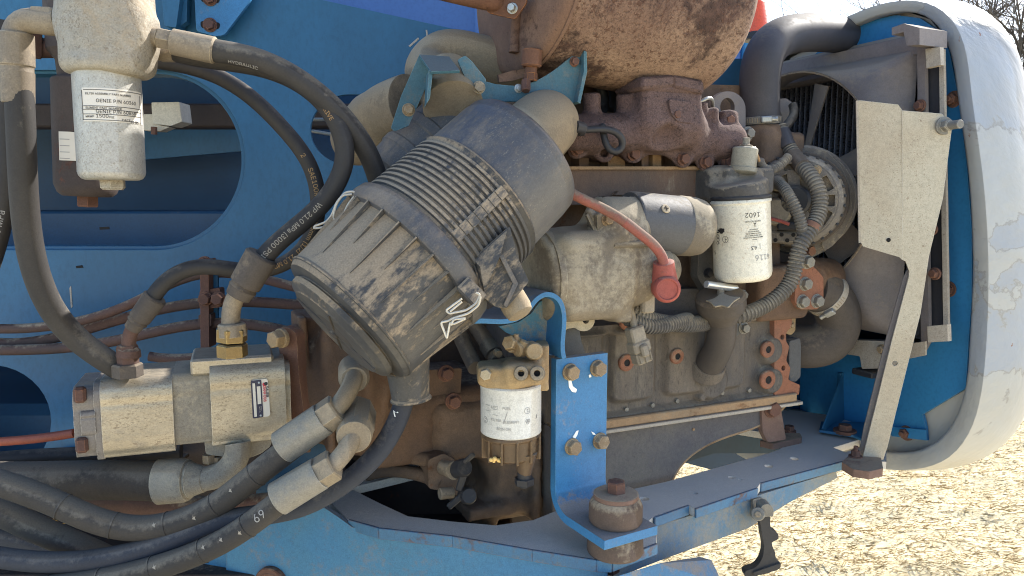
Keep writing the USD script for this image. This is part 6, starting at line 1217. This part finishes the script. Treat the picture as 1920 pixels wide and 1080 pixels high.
# mounting flange and bell housing
bh = thing('bell_housing', 'rust-stained cast bell housing between the pump and the engine', 'housing')
BP = Plane(P(560, 720, 1.04), gx_ * -1)
bh.part('pump_flange', plate(Plane(P(540, 716, 1.045), unit(EN * .8 - gx_ * .6)), [(516, 618), (536, 612), (556, 624), (560, 700), (572, 790), (548, 806), (528, 800), (532, 740), (524, 660)], .03, .012, rnd=.008), M['bellf'])
bh.part('bolt', bolt(P(527, 634, 1.02), -gx_ * .8 + EN * .6, .0125, .014, washer=1.1), M['bolt'])
def f_bh(p):
    A = (EP.u, EP.v, EP.n)
    d = s_cyl(p, P(556, 720, 1.13), P(600, 716, 1.14), .095, .008)
    d = smin(d, s_cyl(p, P(600, 716, 1.15), P(668, 712, 1.19), .118, .012), .02)
    d = smin(d, s_box(p, P(780, 760, 1.30), A, (.115, .060, .14), .02), .03)
    d = smin(d, s_box(p, P(640, 700, 1.10), A, (.035, .065, .05), .01), .02)
    d = smin(d, s_box(p, P(590, 600, 1.14), A, (.030, .012, .05), .004), .01)
    for x in (566, 612, 660): d = smin(d, s_box(p, P(x, 716, 1.075), A, (.006, .10, .03), .003), .010)
    return d + (meshkit.fbm(p * 70, 3, 26) - .5) * .004
corn = np.array([P(x, y, w) for x in (510, 900) for y in (560, 900) for w in (.98, 1.46)])
bh.part('casting', net(f_bh, corn.min(0), corn.max(0), .0045), M['bell'], True)
GB = Plane(P(800, 860, 1.36), EN)
bh.part('rear_plate', plate(GB, [(560, 560), (1040, 590), (1040, 960), (960, 1000), (880, 975), (720, 880), (560, 830)], .02, -.02), M['gloom'])
def f_fw(p):
    A = (EP.u, EP.v, EP.n)
    d = s_cyl(p, P(880, 830, 1.30), P(985, 826, 1.345), .135, .012)
    d = smin(d, s_box(p, P(900, 790, 1.24), A, (.10, .05, .05), .02), .04)
    d = smin(d, s_box(p, P(960, 930, 1.24), A, (.10, .012, .05), .004), .03); d = smin(d, s_box(p, P(900, 900, 1.25), A, (.008, .08, .06), .003), .02); d = smin(d, s_box(p, P(980, 860, 1.24), A, (.008, .09, .06), .003), .02)
    return d + (meshkit.fbm(p * 50, 3, 31) - .5) * .010
corn = np.array([P(x, y, w) for x in (760, 1130) for y in (640, 1010) for w in (1.08, 1.46)])
bh.part('flywheel_cover', net(f_fw, corn.min(0), corn.max(0), .006), M['gloom'], True)
bh.part('lip', plate(Plane(P(780, 760, 1.16), EN), [(700, 700), (866, 690), (862, 766), (760, 800), (700, 806)], .05, .0, rnd=.004), M['bell'])
for x, y in ((775, 712), (836, 700), (850, 752)): bh.part('bolt', bolt(P(x, y, 1.155), EN, .010), M['rbolt'])
# wing-like drain taps in the shade
dt = thing('drain_taps', 'two dark wing-handled taps on a rusty block in the shade below', 'tap')
dt.part('block', plate(Plane(P(820, 890, 1.14), EN), [(803, 862), (832, 850), (860, 866), (862, 930), (836, 922), (803, 916)], .05, 0, rnd=.006), M['gloom'])
for a, b_, r0_ in (((845, 884), (866, 872), 17), ((868, 928), (874, 926), 16)):
    dt.part('knob', lathe(P(a[0], a[1], 1.13), P(b_[0] + 6, b_[1] + 4, 1.08), [(0, .008), (.3, .012), (.5, S(r0_, P(860, 880, 1.1))), (.9, S(r0_, P(860, 880, 1.1))), (1, S(r0_ - 3, P(860, 880, 1.1)))], 28), M['black'])
dt.part('wing', prism(P(866, 872, 1.085), P(884, 852, 1.085), V3(0, -1, 0), .006, .010) if False else obox((P(866, 870, 1.085) + P(888, 852, 1.085)) / 2, (P(888, 852, 1.085) - P(866, 870, 1.085), V3(0, -1, 0), np.cross(P(888, 852, 1.085) - P(866, 870, 1.085), V3(0, -1, 0))), (.026, .006, .008), .002), M['black'])
dt.part('wing', obox((P(866, 930, 1.085) + P(842, 950, 1.085)) / 2, (P(866, 930, 1.085) - P(842, 950, 1.085), V3(0, -1, 0), np.cross(P(866, 930, 1.085) - P(842, 950, 1.085), V3(0, -1, 0))), (.03, .006, .010), .002), M['black'])
dt.part('link', obox((P(872, 880, 1.085) + P(860, 920, 1.085)) / 2, (P(872, 880, 1.085) - P(860, 920, 1.085), V3(0, -1, 0), np.cross(P(872, 880, 1.085) - P(860, 920, 1.085), V3(0, -1, 0))), (.036, .006, .011), .002), M['black'])
dt.part('stub', cyl(P(824, 926, 1.11), P(850, 923, 1.12), .009, b=.001), M['steel']); dt.part('fitting', lathe(P(832, 876, 1.13), P(852, 882, 1.1), [(0, .012), (.7, .012), (.75, .014), (1, .014)], 20), M['steel'])
for lab, pts, r_ in (('shaded brown pipe above the dark wing taps', [P(680, 840, 1.2), P(740, 850, 1.18), P(820, 866, 1.15)], .012), ('shaded brown pipe leading to the lower dark wing tap', [P(690, 890, 1.22), P(760, 884, 1.18), P(830, 906, 1.15)], .011)): solo('drain_pipe', lab, 'tube', tube(pts, r_, 16), M['gloom'])

# ------------------------------------------------------------------ bottom left hoses with steel bends
sh = thing('suction_hose', 'fat ribbed brown suction hose with a grey collar under the pump', 'hose')
sh.part('rubber_hose', Path([P(-80, 896, 1.02), P(60, 902, 1.0), P(180, 900, .985), P(310, 903, .975)], .003).tube(S(37, P(200, 900, .98)), 36, lambda x: 1 + .008 * math.sin(x * 700)), M['suction'])
s0 = P(298, 903, .972); s1 = P(384, 898, .972)
sh.part('collar', lathe(s0, s1, [(0, S(39, s0)), (.02, S(42, s0)), (.55, S(41, s0)), (.64, S(38, s0)), (.66, S(33, s0)), (.70, S(34, s0)), (.74, S(31, s0)), (1, S(24, s0))], 48), M['pumpc'])
sh.part('elbow', tube([P(376, 899, .972), P(404, 893, .972), P(428, 880, .972), P(442, 860, .975), P(446, 830, .98)], S(23, s0), 30, .004), M['pumpc'])
def bent(lab, hpts, rpx, d_, mat, fer, bend, nutp, rings):
    t = thing('hydraulic_hose', lab, 'hose'); p = Path(hpts, .005); ref = hpts[0]; t.part('rubber_hose', p.tube(S(rpx, ref), 30), M[mat])
    (f0, f1), fr0, fr1 = fer; t.part('ferrule', lathe(f0, f1, [(0, S(fr0 - 3, f0)), (.02, S(fr0, f0)), (.72, S(fr0 - 1, f0)), (.75, S(fr0 - 2, f0))], 40), M['steelg'])
    t.part('hex', hexm(f0 + (f1 - f0) * .74, f1 - f0, S(fr0 - 2, f0), np.linalg.norm(f1 - f0) * .26, .2, .1), M['steel'])
    t.part('steel_bend', tube(bend, S(fr1, f0), 26, .004), M['steel'])
    a, b, rn = nutp; t.part('nut', lathe(a, b, [(0, S(rn - 6, f0)), (.08, S(rn - 3, f0)), (.2, S(rn, f0)), (.9, S(rn, f0)), (1, S(rn - 4, f0))], 8 if rings else 34), M['steel']); 
    if rings: t.part('nut_collar', lathe(a - (b - a) * .04, a + (b - a) * .2, [(0, S(rn - 5, f0)), (.3, S(rn - 3, f0)), (1, S(rn - 2, f0))], 30), M['steel'])
    return t, p
t1, pL1 = bent('thick grey taped hose rising to a steel bend close under the air cleaner', [P(560, 828, .90), P(516, 862, .90), P(460, 906, .90), P(400, 950, .90), P(330, 980, .895), P(250, 990, .89), P(170, 972, .885), P(100, 942, .885), P(20, 912, .885), P(-60, 886, .89)], 24, .9, 'hosed',
    ((P(528, 840, .90), P(634, 766, .905)), 33, 0), [P(600, 790, .903), P(636, 762, .91), P(662, 726, .93), P(672, 700, .96), P(668, 676, 1.02)], (P(664, 716, .95), P(664, 684, 1.03), 31), False) if False else bent('thick grey taped hose rising to a steel bend close under the air cleaner', [P(560, 828, .90), P(516, 862, .90), P(460, 906, .90), P(400, 950, .90), P(330, 980, .895), P(250, 990, .89), P(170, 972, .885), P(100, 942, .885), P(20, 912, .885), P(-60, 886, .89)], 24, .9, 'hosed',
    ((P(528, 840, .90), P(634, 766, .905)), 33, 18), [P(604, 788, .903), P(634, 762, .91), P(654, 732, .93), P(664, 706, .96), P(666, 688, 1.0)], (P(664, 712, .955), P(662, 690, 1.03), 31), False)
t3, pL3 = bent('lowest grey hose rising to a steel bend with a big hexagon nut', [P(548, 924, .87), P(518, 946, .87), P(464, 986, .87), P(400, 1024, .87), P(320, 1056, .868), P(220, 1082, .866), P(100, 1100, .866), P(-40, 1110, .866)], 23, .87, 'hosed',
    ((P(520, 936, .87), P(628, 870, .875)), 33, 18), [P(604, 884, .873), P(636, 860, .878), P(658, 828, .89), P(668, 800, .91)], (P(664, 818, .89), P(672, 770, .965), 37), True)
for t_, p_, rp_, lst in ((t1, pL1, 24, ((.10, .3), (.16, -.1), (.21, .2))), (t3, pL3, 23, ((.075, -.1), (.10, .2), (.125, .3), (.19, .1), (.26, .2)))):
    rad = S(rp_, p_.a)
    for s_, a in lst: t_.part('chip', wrap(p_, polym([(r * math.cos(q), r * math.sin(q)) for q, r in zip(np.linspace(0, 6, 8), (.0034, .0012, .0026, .0018, .0036, .0014, .003, .001))]), rad, s_, a), M['inkt2'], False)
    for s_ in np.arange(.07, p_.L - .08, .065):
        c_, d_ = p_.at(s_); t_.part('tape_edge', lathe(c_ - d_ * .0012, c_ + d_ * .0012, [(0, rad), (0, rad + .0008), (1, rad + .0003), (1, rad)], 30), M['hosed'])
t3.part('print', pL3.text('69', .010, S(23, pL3.a), .052, .1, flip=True), M['inkg'], False)
t, pD, rD = hose('drain_hose', 'long blue-black hose sweeping from below the dust spout to the lower left edge', [P(757, 752, .93), P(746, 786, .93), P(718, 836, .925), P(676, 882, .92), P(622, 922, .915), P(570, 948, .91), P(500, 964, .905), P(430, 974, .90), P(360, 998, .892), P(290, 1024, .885), P(200, 1046, .878), P(100, 1054, .876), P(20, 1048, .876), P(-60, 1034, .878)], 19, P(600, 940, .91), 'hoseb')
t.part('mark', wrap(pD, cat(polym([(0, 0), (.008, .001), (.003, .008), (.001, .008), (.005, .002), (0, .0015)])), rD, .012, .2), M['wpaint'], False)
t, pE, rE = hose('hydraulic_hose', 'grey hose entering at the left edge and dipping under the others', [P(-60, 936, .93), P(10, 964, .93), P(80, 996, .93), P(150, 1026, .93), P(220, 1060, .93), P(300, 1110, .93)], 25, P(60, 990, .93), 'hosed')
t, pF, rF = hose('hydraulic_hose', 'dark hose lying deep in the shade at the left under the pump', [P(-60, 870, 1.08), P(60, 858, 1.1), P(200, 852, 1.12), P(340, 846, 1.14)], 16, P(60, 860, 1.1), 'hose')
t, pG, rG = hose('hydraulic_hose', 'brown shaded hose passing behind the suction hose collar', [P(120, 935, 1.06), P(260, 946, 1.05), P(380, 950, 1.05), P(500, 944, 1.05), P(600, 925, 1.08)], 20, P(300, 940, 1.05), 'rtube')
t, pH, rH = hose('hydraulic_hose', 'dark navy hose in the bottom left corner under the blue-black one', [P(-40, 1000, .99), P(60, 1020, .99), P(160, 1060, .99), P(240, 1110, .99)], 16, P(60, 1020, .99), 'hoseb')
# lower chassis behind the hoses
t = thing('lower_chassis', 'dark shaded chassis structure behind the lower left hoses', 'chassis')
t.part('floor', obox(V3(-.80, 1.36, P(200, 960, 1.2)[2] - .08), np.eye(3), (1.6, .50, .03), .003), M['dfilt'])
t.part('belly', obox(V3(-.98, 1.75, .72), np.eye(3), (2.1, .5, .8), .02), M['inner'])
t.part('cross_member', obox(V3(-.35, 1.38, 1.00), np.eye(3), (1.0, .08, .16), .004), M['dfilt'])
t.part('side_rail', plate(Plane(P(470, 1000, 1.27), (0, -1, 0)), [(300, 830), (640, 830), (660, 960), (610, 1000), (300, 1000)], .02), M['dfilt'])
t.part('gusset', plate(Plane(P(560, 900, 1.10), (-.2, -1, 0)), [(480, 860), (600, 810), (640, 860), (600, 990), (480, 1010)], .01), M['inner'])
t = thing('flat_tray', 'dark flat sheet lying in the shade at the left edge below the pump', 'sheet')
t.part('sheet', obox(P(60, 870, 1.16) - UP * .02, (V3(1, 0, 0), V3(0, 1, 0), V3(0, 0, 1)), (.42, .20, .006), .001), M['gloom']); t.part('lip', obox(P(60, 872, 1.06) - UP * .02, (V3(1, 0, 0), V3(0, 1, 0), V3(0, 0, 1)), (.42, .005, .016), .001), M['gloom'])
rs_ = np.random.default_rng(11)
ds_ = []
for k in range(160):
    p = P(rs_.uniform(0, 300), rs_.uniform(930, 990), 1.08); a = rs_.uniform(0, 6.28); d = V3(math.cos(a), math.sin(a) * .5, rs_.uniform(-.2, .4)) * rs_.uniform(.01, .05); ds_.append(Path([p, p + d * .5 + V3(0, 0, .004), p + d], .02).tube(.0009, 4))
struct('dry_debris', cat(ds_), M['straw'], False, kind='stuff')

# ------------------------------------------------------------------ fuel filter
u0_, u1_ = P(958, 716, 1.0), P(958, 808, 1.0); ur = S(57, u0_)
ff = thing('fuel_filter', 'off-white fuel filter with brown clear bowl and drain, left of the blue mount', 'fuel filter')
fc = ff.part('can', lathe(u0_, u1_, [(0, ur * .97), (.03, ur * 1.015), (.10, ur * 1.01), (.13, ur), (.94, ur), (.98, ur * 1.005), (1, ur * .97)], 64), M['white2'])
uh_ = Plane(P(956, 690, 1.0), (.05, -1, 0))
def f_fh(p):
    A = (V3(1, 0, 0), UP, V3(0, -1, 0))
    d = s_cyl(p, P(952, 680, 1.0), P(954, 717, 1.0), .040, .004)
    d = smin(d, s_box(p, P(982, 698, .975), A, (.024, .014, .022), .006), .012); d = smin(d, s_box(p, P(916, 700, .99), A, (.014, .012, .02), .004), .01)
    d = smin(d, s_box(p, P(1016, 685, 1.01), A, (.009, .032, .02), .003), .008)
    return d + (meshkit.fbm(p * 120, 2, 36) - .5) * .0016
corn = np.array([P(x, y, w) for x in (880, 1040) for y in (640, 730) for w in (.94, 1.06)])
ff.part('head', net(f_fh, corn.min(0), corn.max(0), .0026), M['fhead'], True)
for x, y in ((977, 700), (1007, 700)):
    b_ = ff.part('port_plug', lathe(P(x, y, .962), P(x, y, .946), [(0, S(15, u0_)), (.5, S(14, u0_)), (1, S(12, u0_)), (1, S(6, u0_)), (.4, S(5.5, u0_))], 28), M['steel']); b_.part('bore', cyl(P(x, y, .957), P(x, y, .9525), S(5, u0_), seg=14), M['dark'])
ff.part('bleed_bolt', bolt(P(913, 700, .972), V3(-.2, -1, 0), S(11, u0_), .010, washer=0), M['lug'])
ff.part('top_bolt', bolt(P(962, 645, .99), unit(V3(-.5, -.8, .3)), S(14, u0_), .012, washer=1.2), M['fhead']); ff.part('banjo', cat(cyl(P(974, 664, .985), P(986, 640, .985), .008, b=.001), cyl(P(968, 656, .98), P(1000, 652, 1.0), .010, b=.002))  , M['fhead'])
ff.part('banjo_eye', lathe(P(1000, 658, .985), P(1002, 659, .968), [(0, .012), (.8, .012), (1, .010), (1, .005)], 24), M['fhead'])
ff.part('bleed_screw', cyl(P(966, 648, .985), P(968, 626, .985), .0035, b=.0008), M['bolt'])
ff.part('bowl', lathe(u1_, P(960, 858, 1.0), [(0, ur * .96), (.05, ur * .98), (.12, ur * .98), (.2, ur * .92), (.85, ur * .88), (.93, ur * .8), (1, ur * .55)], 56), M['fbowl'])
for k in range(12):
    a = k * math.pi / 6 + .2; d = V3(math.cos(a), math.sin(a), 0); ff.part('bowl_rib', obox(P(959, 834, 1.0) + d * ur * .91, (d, np.cross(UP, d), UP), (.008, .0035, S(44, u0_)), .001), M['fbowl'])
ff.part('drain_neck', lathe(P(984, 848, .985), P(984, 888, .985), [(0, S(24, u0_)), (.5, S(18, u0_)), (1, S(13, u0_))], 28), M['fbowl'])
ff.part('drain_nut', hexm(P(983, 896, .985), -UP, S(19, u0_), .010, .3, .15), M['black']); ff.part('drain_neck', cyl(P(983, 884, .985), P(983, 898, .985), S(13, u0_)), M['black']); ff.part('drain_stem', lathe(P(983, 900, .985), P(983, 914, .985), [(0, S(9, u0_)), (.3, S(8, u0_)), (.5, S(9, u0_)), (.7, S(8, u0_)), (1, S(7, u0_))], 18), M['black'])
up_ = Path([u1_, u0_], .004); uL_ = np.linalg.norm(u1_ - u0_)
def uprint(q, x, y, mat='inkg'): fc.part('print', wrap(up_, q, ur, (808 - y) / 92 * uL_, math.asin((x - 958) / 57.5)), M[mat], False)
uprint(cat(ringf(0, 0, .0045, .0005), txt('2', .005, 0, -.0025)), 911, 777); uprint(cat(ringf(0, 0, .0045, .0005), txt('1', .0042, 0, -.002)), 988, 756); uprint(cat(ringf(-.0012, .001, .0024), ringf(.0012, .001, .0024), ringf(0, -.0012, .0024)), 989, 776)
for x, y, s_ in ((928, 752, 'LIFT'), (930, 775, 'FILTER'), (950, 752, 'FUEL'), (958, 777, 'ELEMENT'), (944, 790, 'SPIN ON')): uprint(txt(s_, .0034), x, y)
for k in range(4): uprint(rectm(-.004, 0, .004, .0005), 915 + (k % 2) * 14, 749 + 5 * k)
uprint(tubeflat := polym([(0, 0), (.001, 0), (.006, .016), (.005, .016)]), 944, 778); uprint(polym([(0, 0), (.0025, .001), (.003, .005), (.001, .006)]), 1004, 775)
ff.part('dried_sealant', cat([trimesh.creation.icosphere(2, S(r_, u0_)).apply_translation(P(x, y, .965)) for x, y, r_ in ((921, 862, 4), (928, 860, 4.5), (935, 863, 4), (941, 859, 3.5), (926, 865, 3), (938, 865, 3))]), M['foam'])
# black hoses with a worm clip entering the fuel filter
t = thing('fuel_hoses', 'pair of black fuel hoses with a clip behind the off-white filter', 'hose')
for pts in ([P(850, 600, 1.09), P(868, 640, 1.07), P(892, 690, 1.03)], [P(880, 596, 1.09), P(906, 632, 1.07), P(934, 678, 1.03)]): t.part('hose', tube(pts, S(15, P(890, 650, 1.06)), 20), M['boot'])
t.part('worm_clip', lathe(P(914, 646, 1.055), P(926, 664, 1.04), [(0, .0125), (.0, .0132), (1, .0132), (1, .0125)], 28), M['hosed']); t.part('clip_screw', cyl(P(930, 660, 1.02), P(936, 664, 1.01), .005, seg=14), M['bolt'])

# ------------------------------------------------------------------ bent shelf bracket and blue mount
t = thing('shelf_bracket', 'teal bent shelf bracket with S-shaped blue edge under the air cleaner', 'bracket')
sp2 = Plane(P(1000, 600, .985), EN)
edge = smoothpoly([(880, 604), (930, 603), (968, 598), (990, 582), (1006, 562), (1026, 552), (1046, 560), (1056, 580), (1057, 620), (1058, 672)], 5, False)
uv = [sp2.uv(sp2.px(x, y)) for x, y in edge]; from shapely.geometry import LineString
m_ = extr(LineString(uv).buffer(.0032, cap_style=2), .085); m_.apply_transform(sp2.M(-.085)); t.part('bent_sheet', m_, M['mount'], 30)
t.part('web', plate(sp2, [(936, 612), (972, 604), (996, 588), (1012, 566), (1028, 560), (1044, 566), (1052, 584), (1052, 668), (1012, 664), (986, 640), (950, 624)], .005, -.045), M['dteal'])
mbp = Plane(P(1088, 760, 1.03), (math.sin(math.radians(30)), -math.cos(math.radians(30)), 0))
q0 = mbp.uv(mbp.px(1042, 800)); q1 = mbp.uv(mbp.px(1137, 800)); vtop = (mbp.uv(mbp.px(1042, 676))[1] + mbp.uv(mbp.px(1132, 661))[1]) / 2
zft = Z0 + .030 - mbp.o[2]; wid = q1[0] - q0[0]; prof = []
foot = .115; R1 = .042; th_ = .0125
outer = [(0 - th_, vtop), (0 - th_, zft + R1 - th_ * 0)] + [(-th_ + (R1 + 0) * (1 - math.cos(a)), zft + R1 - R1 * math.sin(a)) for a in np.linspace(0, math.pi / 2, 12)] + [(foot, zft)]
innr_ = [(foot, zft + th_)] + [(-th_ + R1 - (R1 - th_) * math.sin(a) + 0, zft + R1 - (R1 - th_) * math.cos(a)) for a in np.linspace(0, math.pi / 2, 12)] + [(0, vtop)]
mm_ = extr(Polygon(outer + innr_).buffer(0), wid); T = np.eye(4); T[:3, 0] = mbp.n; T[:3, 1] = mbp.v; T[:3, 2] = np.cross(mbp.n, mbp.v); sg = np.dot(T[:3, 2], mbp.u); T[:3, 3] = mbp.o + mbp.u * (q0[0] if sg > 0 else q1[0]); mm_.apply_transform(T)
mo = thing('engine_mount', 'bright blue L-shaped engine mount bracket held by four tan bolts', 'bracket')
mo.part('bent_plate', mm_, M['mount'], 25)
for k, (x, y) in enumerate(((1068, 697), (1119, 690), (1072, 837), (1124, 826))): mo.part('bolt', bolt(mbp.px(x, y), mbp.n, S(14.5, mbp.o), S(13, mbp.o), washer=1.12, rot=.3 + k * .2), M['bolt'])
for pts in ([(1066, 712), (1071, 712), (1074, 724), (1082, 730), (1080, 736), (1073, 735), (1067, 726)], [(1104, 703), (1108, 702), (1109, 707), (1105, 708)], [(1074, 820), (1081, 808), (1085, 807), (1083, 815), (1079, 822)], [(1109, 809), (1115, 812), (1117, 816), (1112, 815)]): mo.part('paint_mark', plate(mbp, pts, .0008, .0009, rnd=.0006), M['wpaint'], False)
fc_ = mbp.pt((q0[0] + q1[0]) / 2 + .004, zft + th_, foot * .66)
im = thing('rubber_isolator', 'brown rubber mount with rusty washer and bolt on the blue foot', 'rubber mount')
b0 = P(1149, 962, 1.0); b0 = fc_; ri = S(50, b0)
im.part('upper_rubber', lathe(b0, b0 + UP * .034, [(0, ri * .93), (.12, ri), (.7, ri), (.88, ri * .93), (1, ri * .84)], 56), M['isolator']); im.part('washer', lathe(b0 + UP * .033, b0 + UP * .042, [(0, ri * .80), (.2, ri * .84), (.8, ri * .84), (1, ri * .76)], 56), M['hplate'])
im.part('bolt_head', hexm(b0 + UP * .041, UP, S(18, b0), .016, .45, .12), M['rbolt']); zl = b0 - UP * (b0[2] - Z0); im.part('lower_rubber', lathe(zl, zl + UP * .0295, [(0, ri * 1.02), (.1, ri * 1.06), (.6, ri * 1.04), (1, ri * .9)], 56), M['isolator'])

# ------------------------------------------------------------------ rubber hood latch on the beam
lt = thing('hood_latch', 'black rubber pull-down latch hanging from a steel hinge on the beam', 'latch')
lp0 = BF.px(1428, 944, .0); LT = Plane(BF.px(1430, 1000, .02), (.0, -1, 0))
lt.part('hinge_plate', plate(BF, [(1412, 936), (1432, 934), (1434, 966), (1422, 974), (1412, 970)], .005, -.006, rnd=.003), M['steelg']); lt.part('rivet', cyl(BF.px(1424, 942, -.008), BF.px(1424, 942, -.002), .004, b=.001, seg=14), M['steel'])
lt.part('hinge_barrel', lathe(LT.px(1421, 964, .014), LT.px(1424, 961, -.022), [(0, .0095), (.04, .0108), (.96, .0108), (1, .0095)], 28), M['steelg']); lt.part('pin', cyl(LT.px(1421, 964, .012), LT.px(1421, 964, .017), .0048, b=.001, seg=18), M['steel'])
lt.part('hinge_cheek', plate(LT, arcpts(1438, 960, 13, 15, 200, -20, 14) + [(1450, 968), (1426, 970)], .022, .010, rnd=.002), M['steelg'])
st_pts = [(1424, 968), (1443, 968), (1444, 984), (1449, 994), (1458, 1000), (1460, 1008), (1454, 1014), (1448, 1016), (1449, 1026), (1454, 1040), (1454, 1048), (1462, 1054), (1464, 1062), (1446, 1072), (1424, 1078), (1398, 1082), (1396, 1074), (1412, 1066), (1424, 1056), (1431, 1040), (1432, 1020), (1428, 1000), (1426, 984)]
lt.part('strap', plate(LT, [tuple(x) for x in smoothpoly(st_pts, 3)], .016, .006), M['latch'], 50); lt.part('handle_rib', plate(LT, [(1434, 1066), (1464, 1056), (1464, 1064), (1440, 1075), (1414, 1080), (1412, 1074)], .024, .010, rnd=.002), M['latch'])

flush()
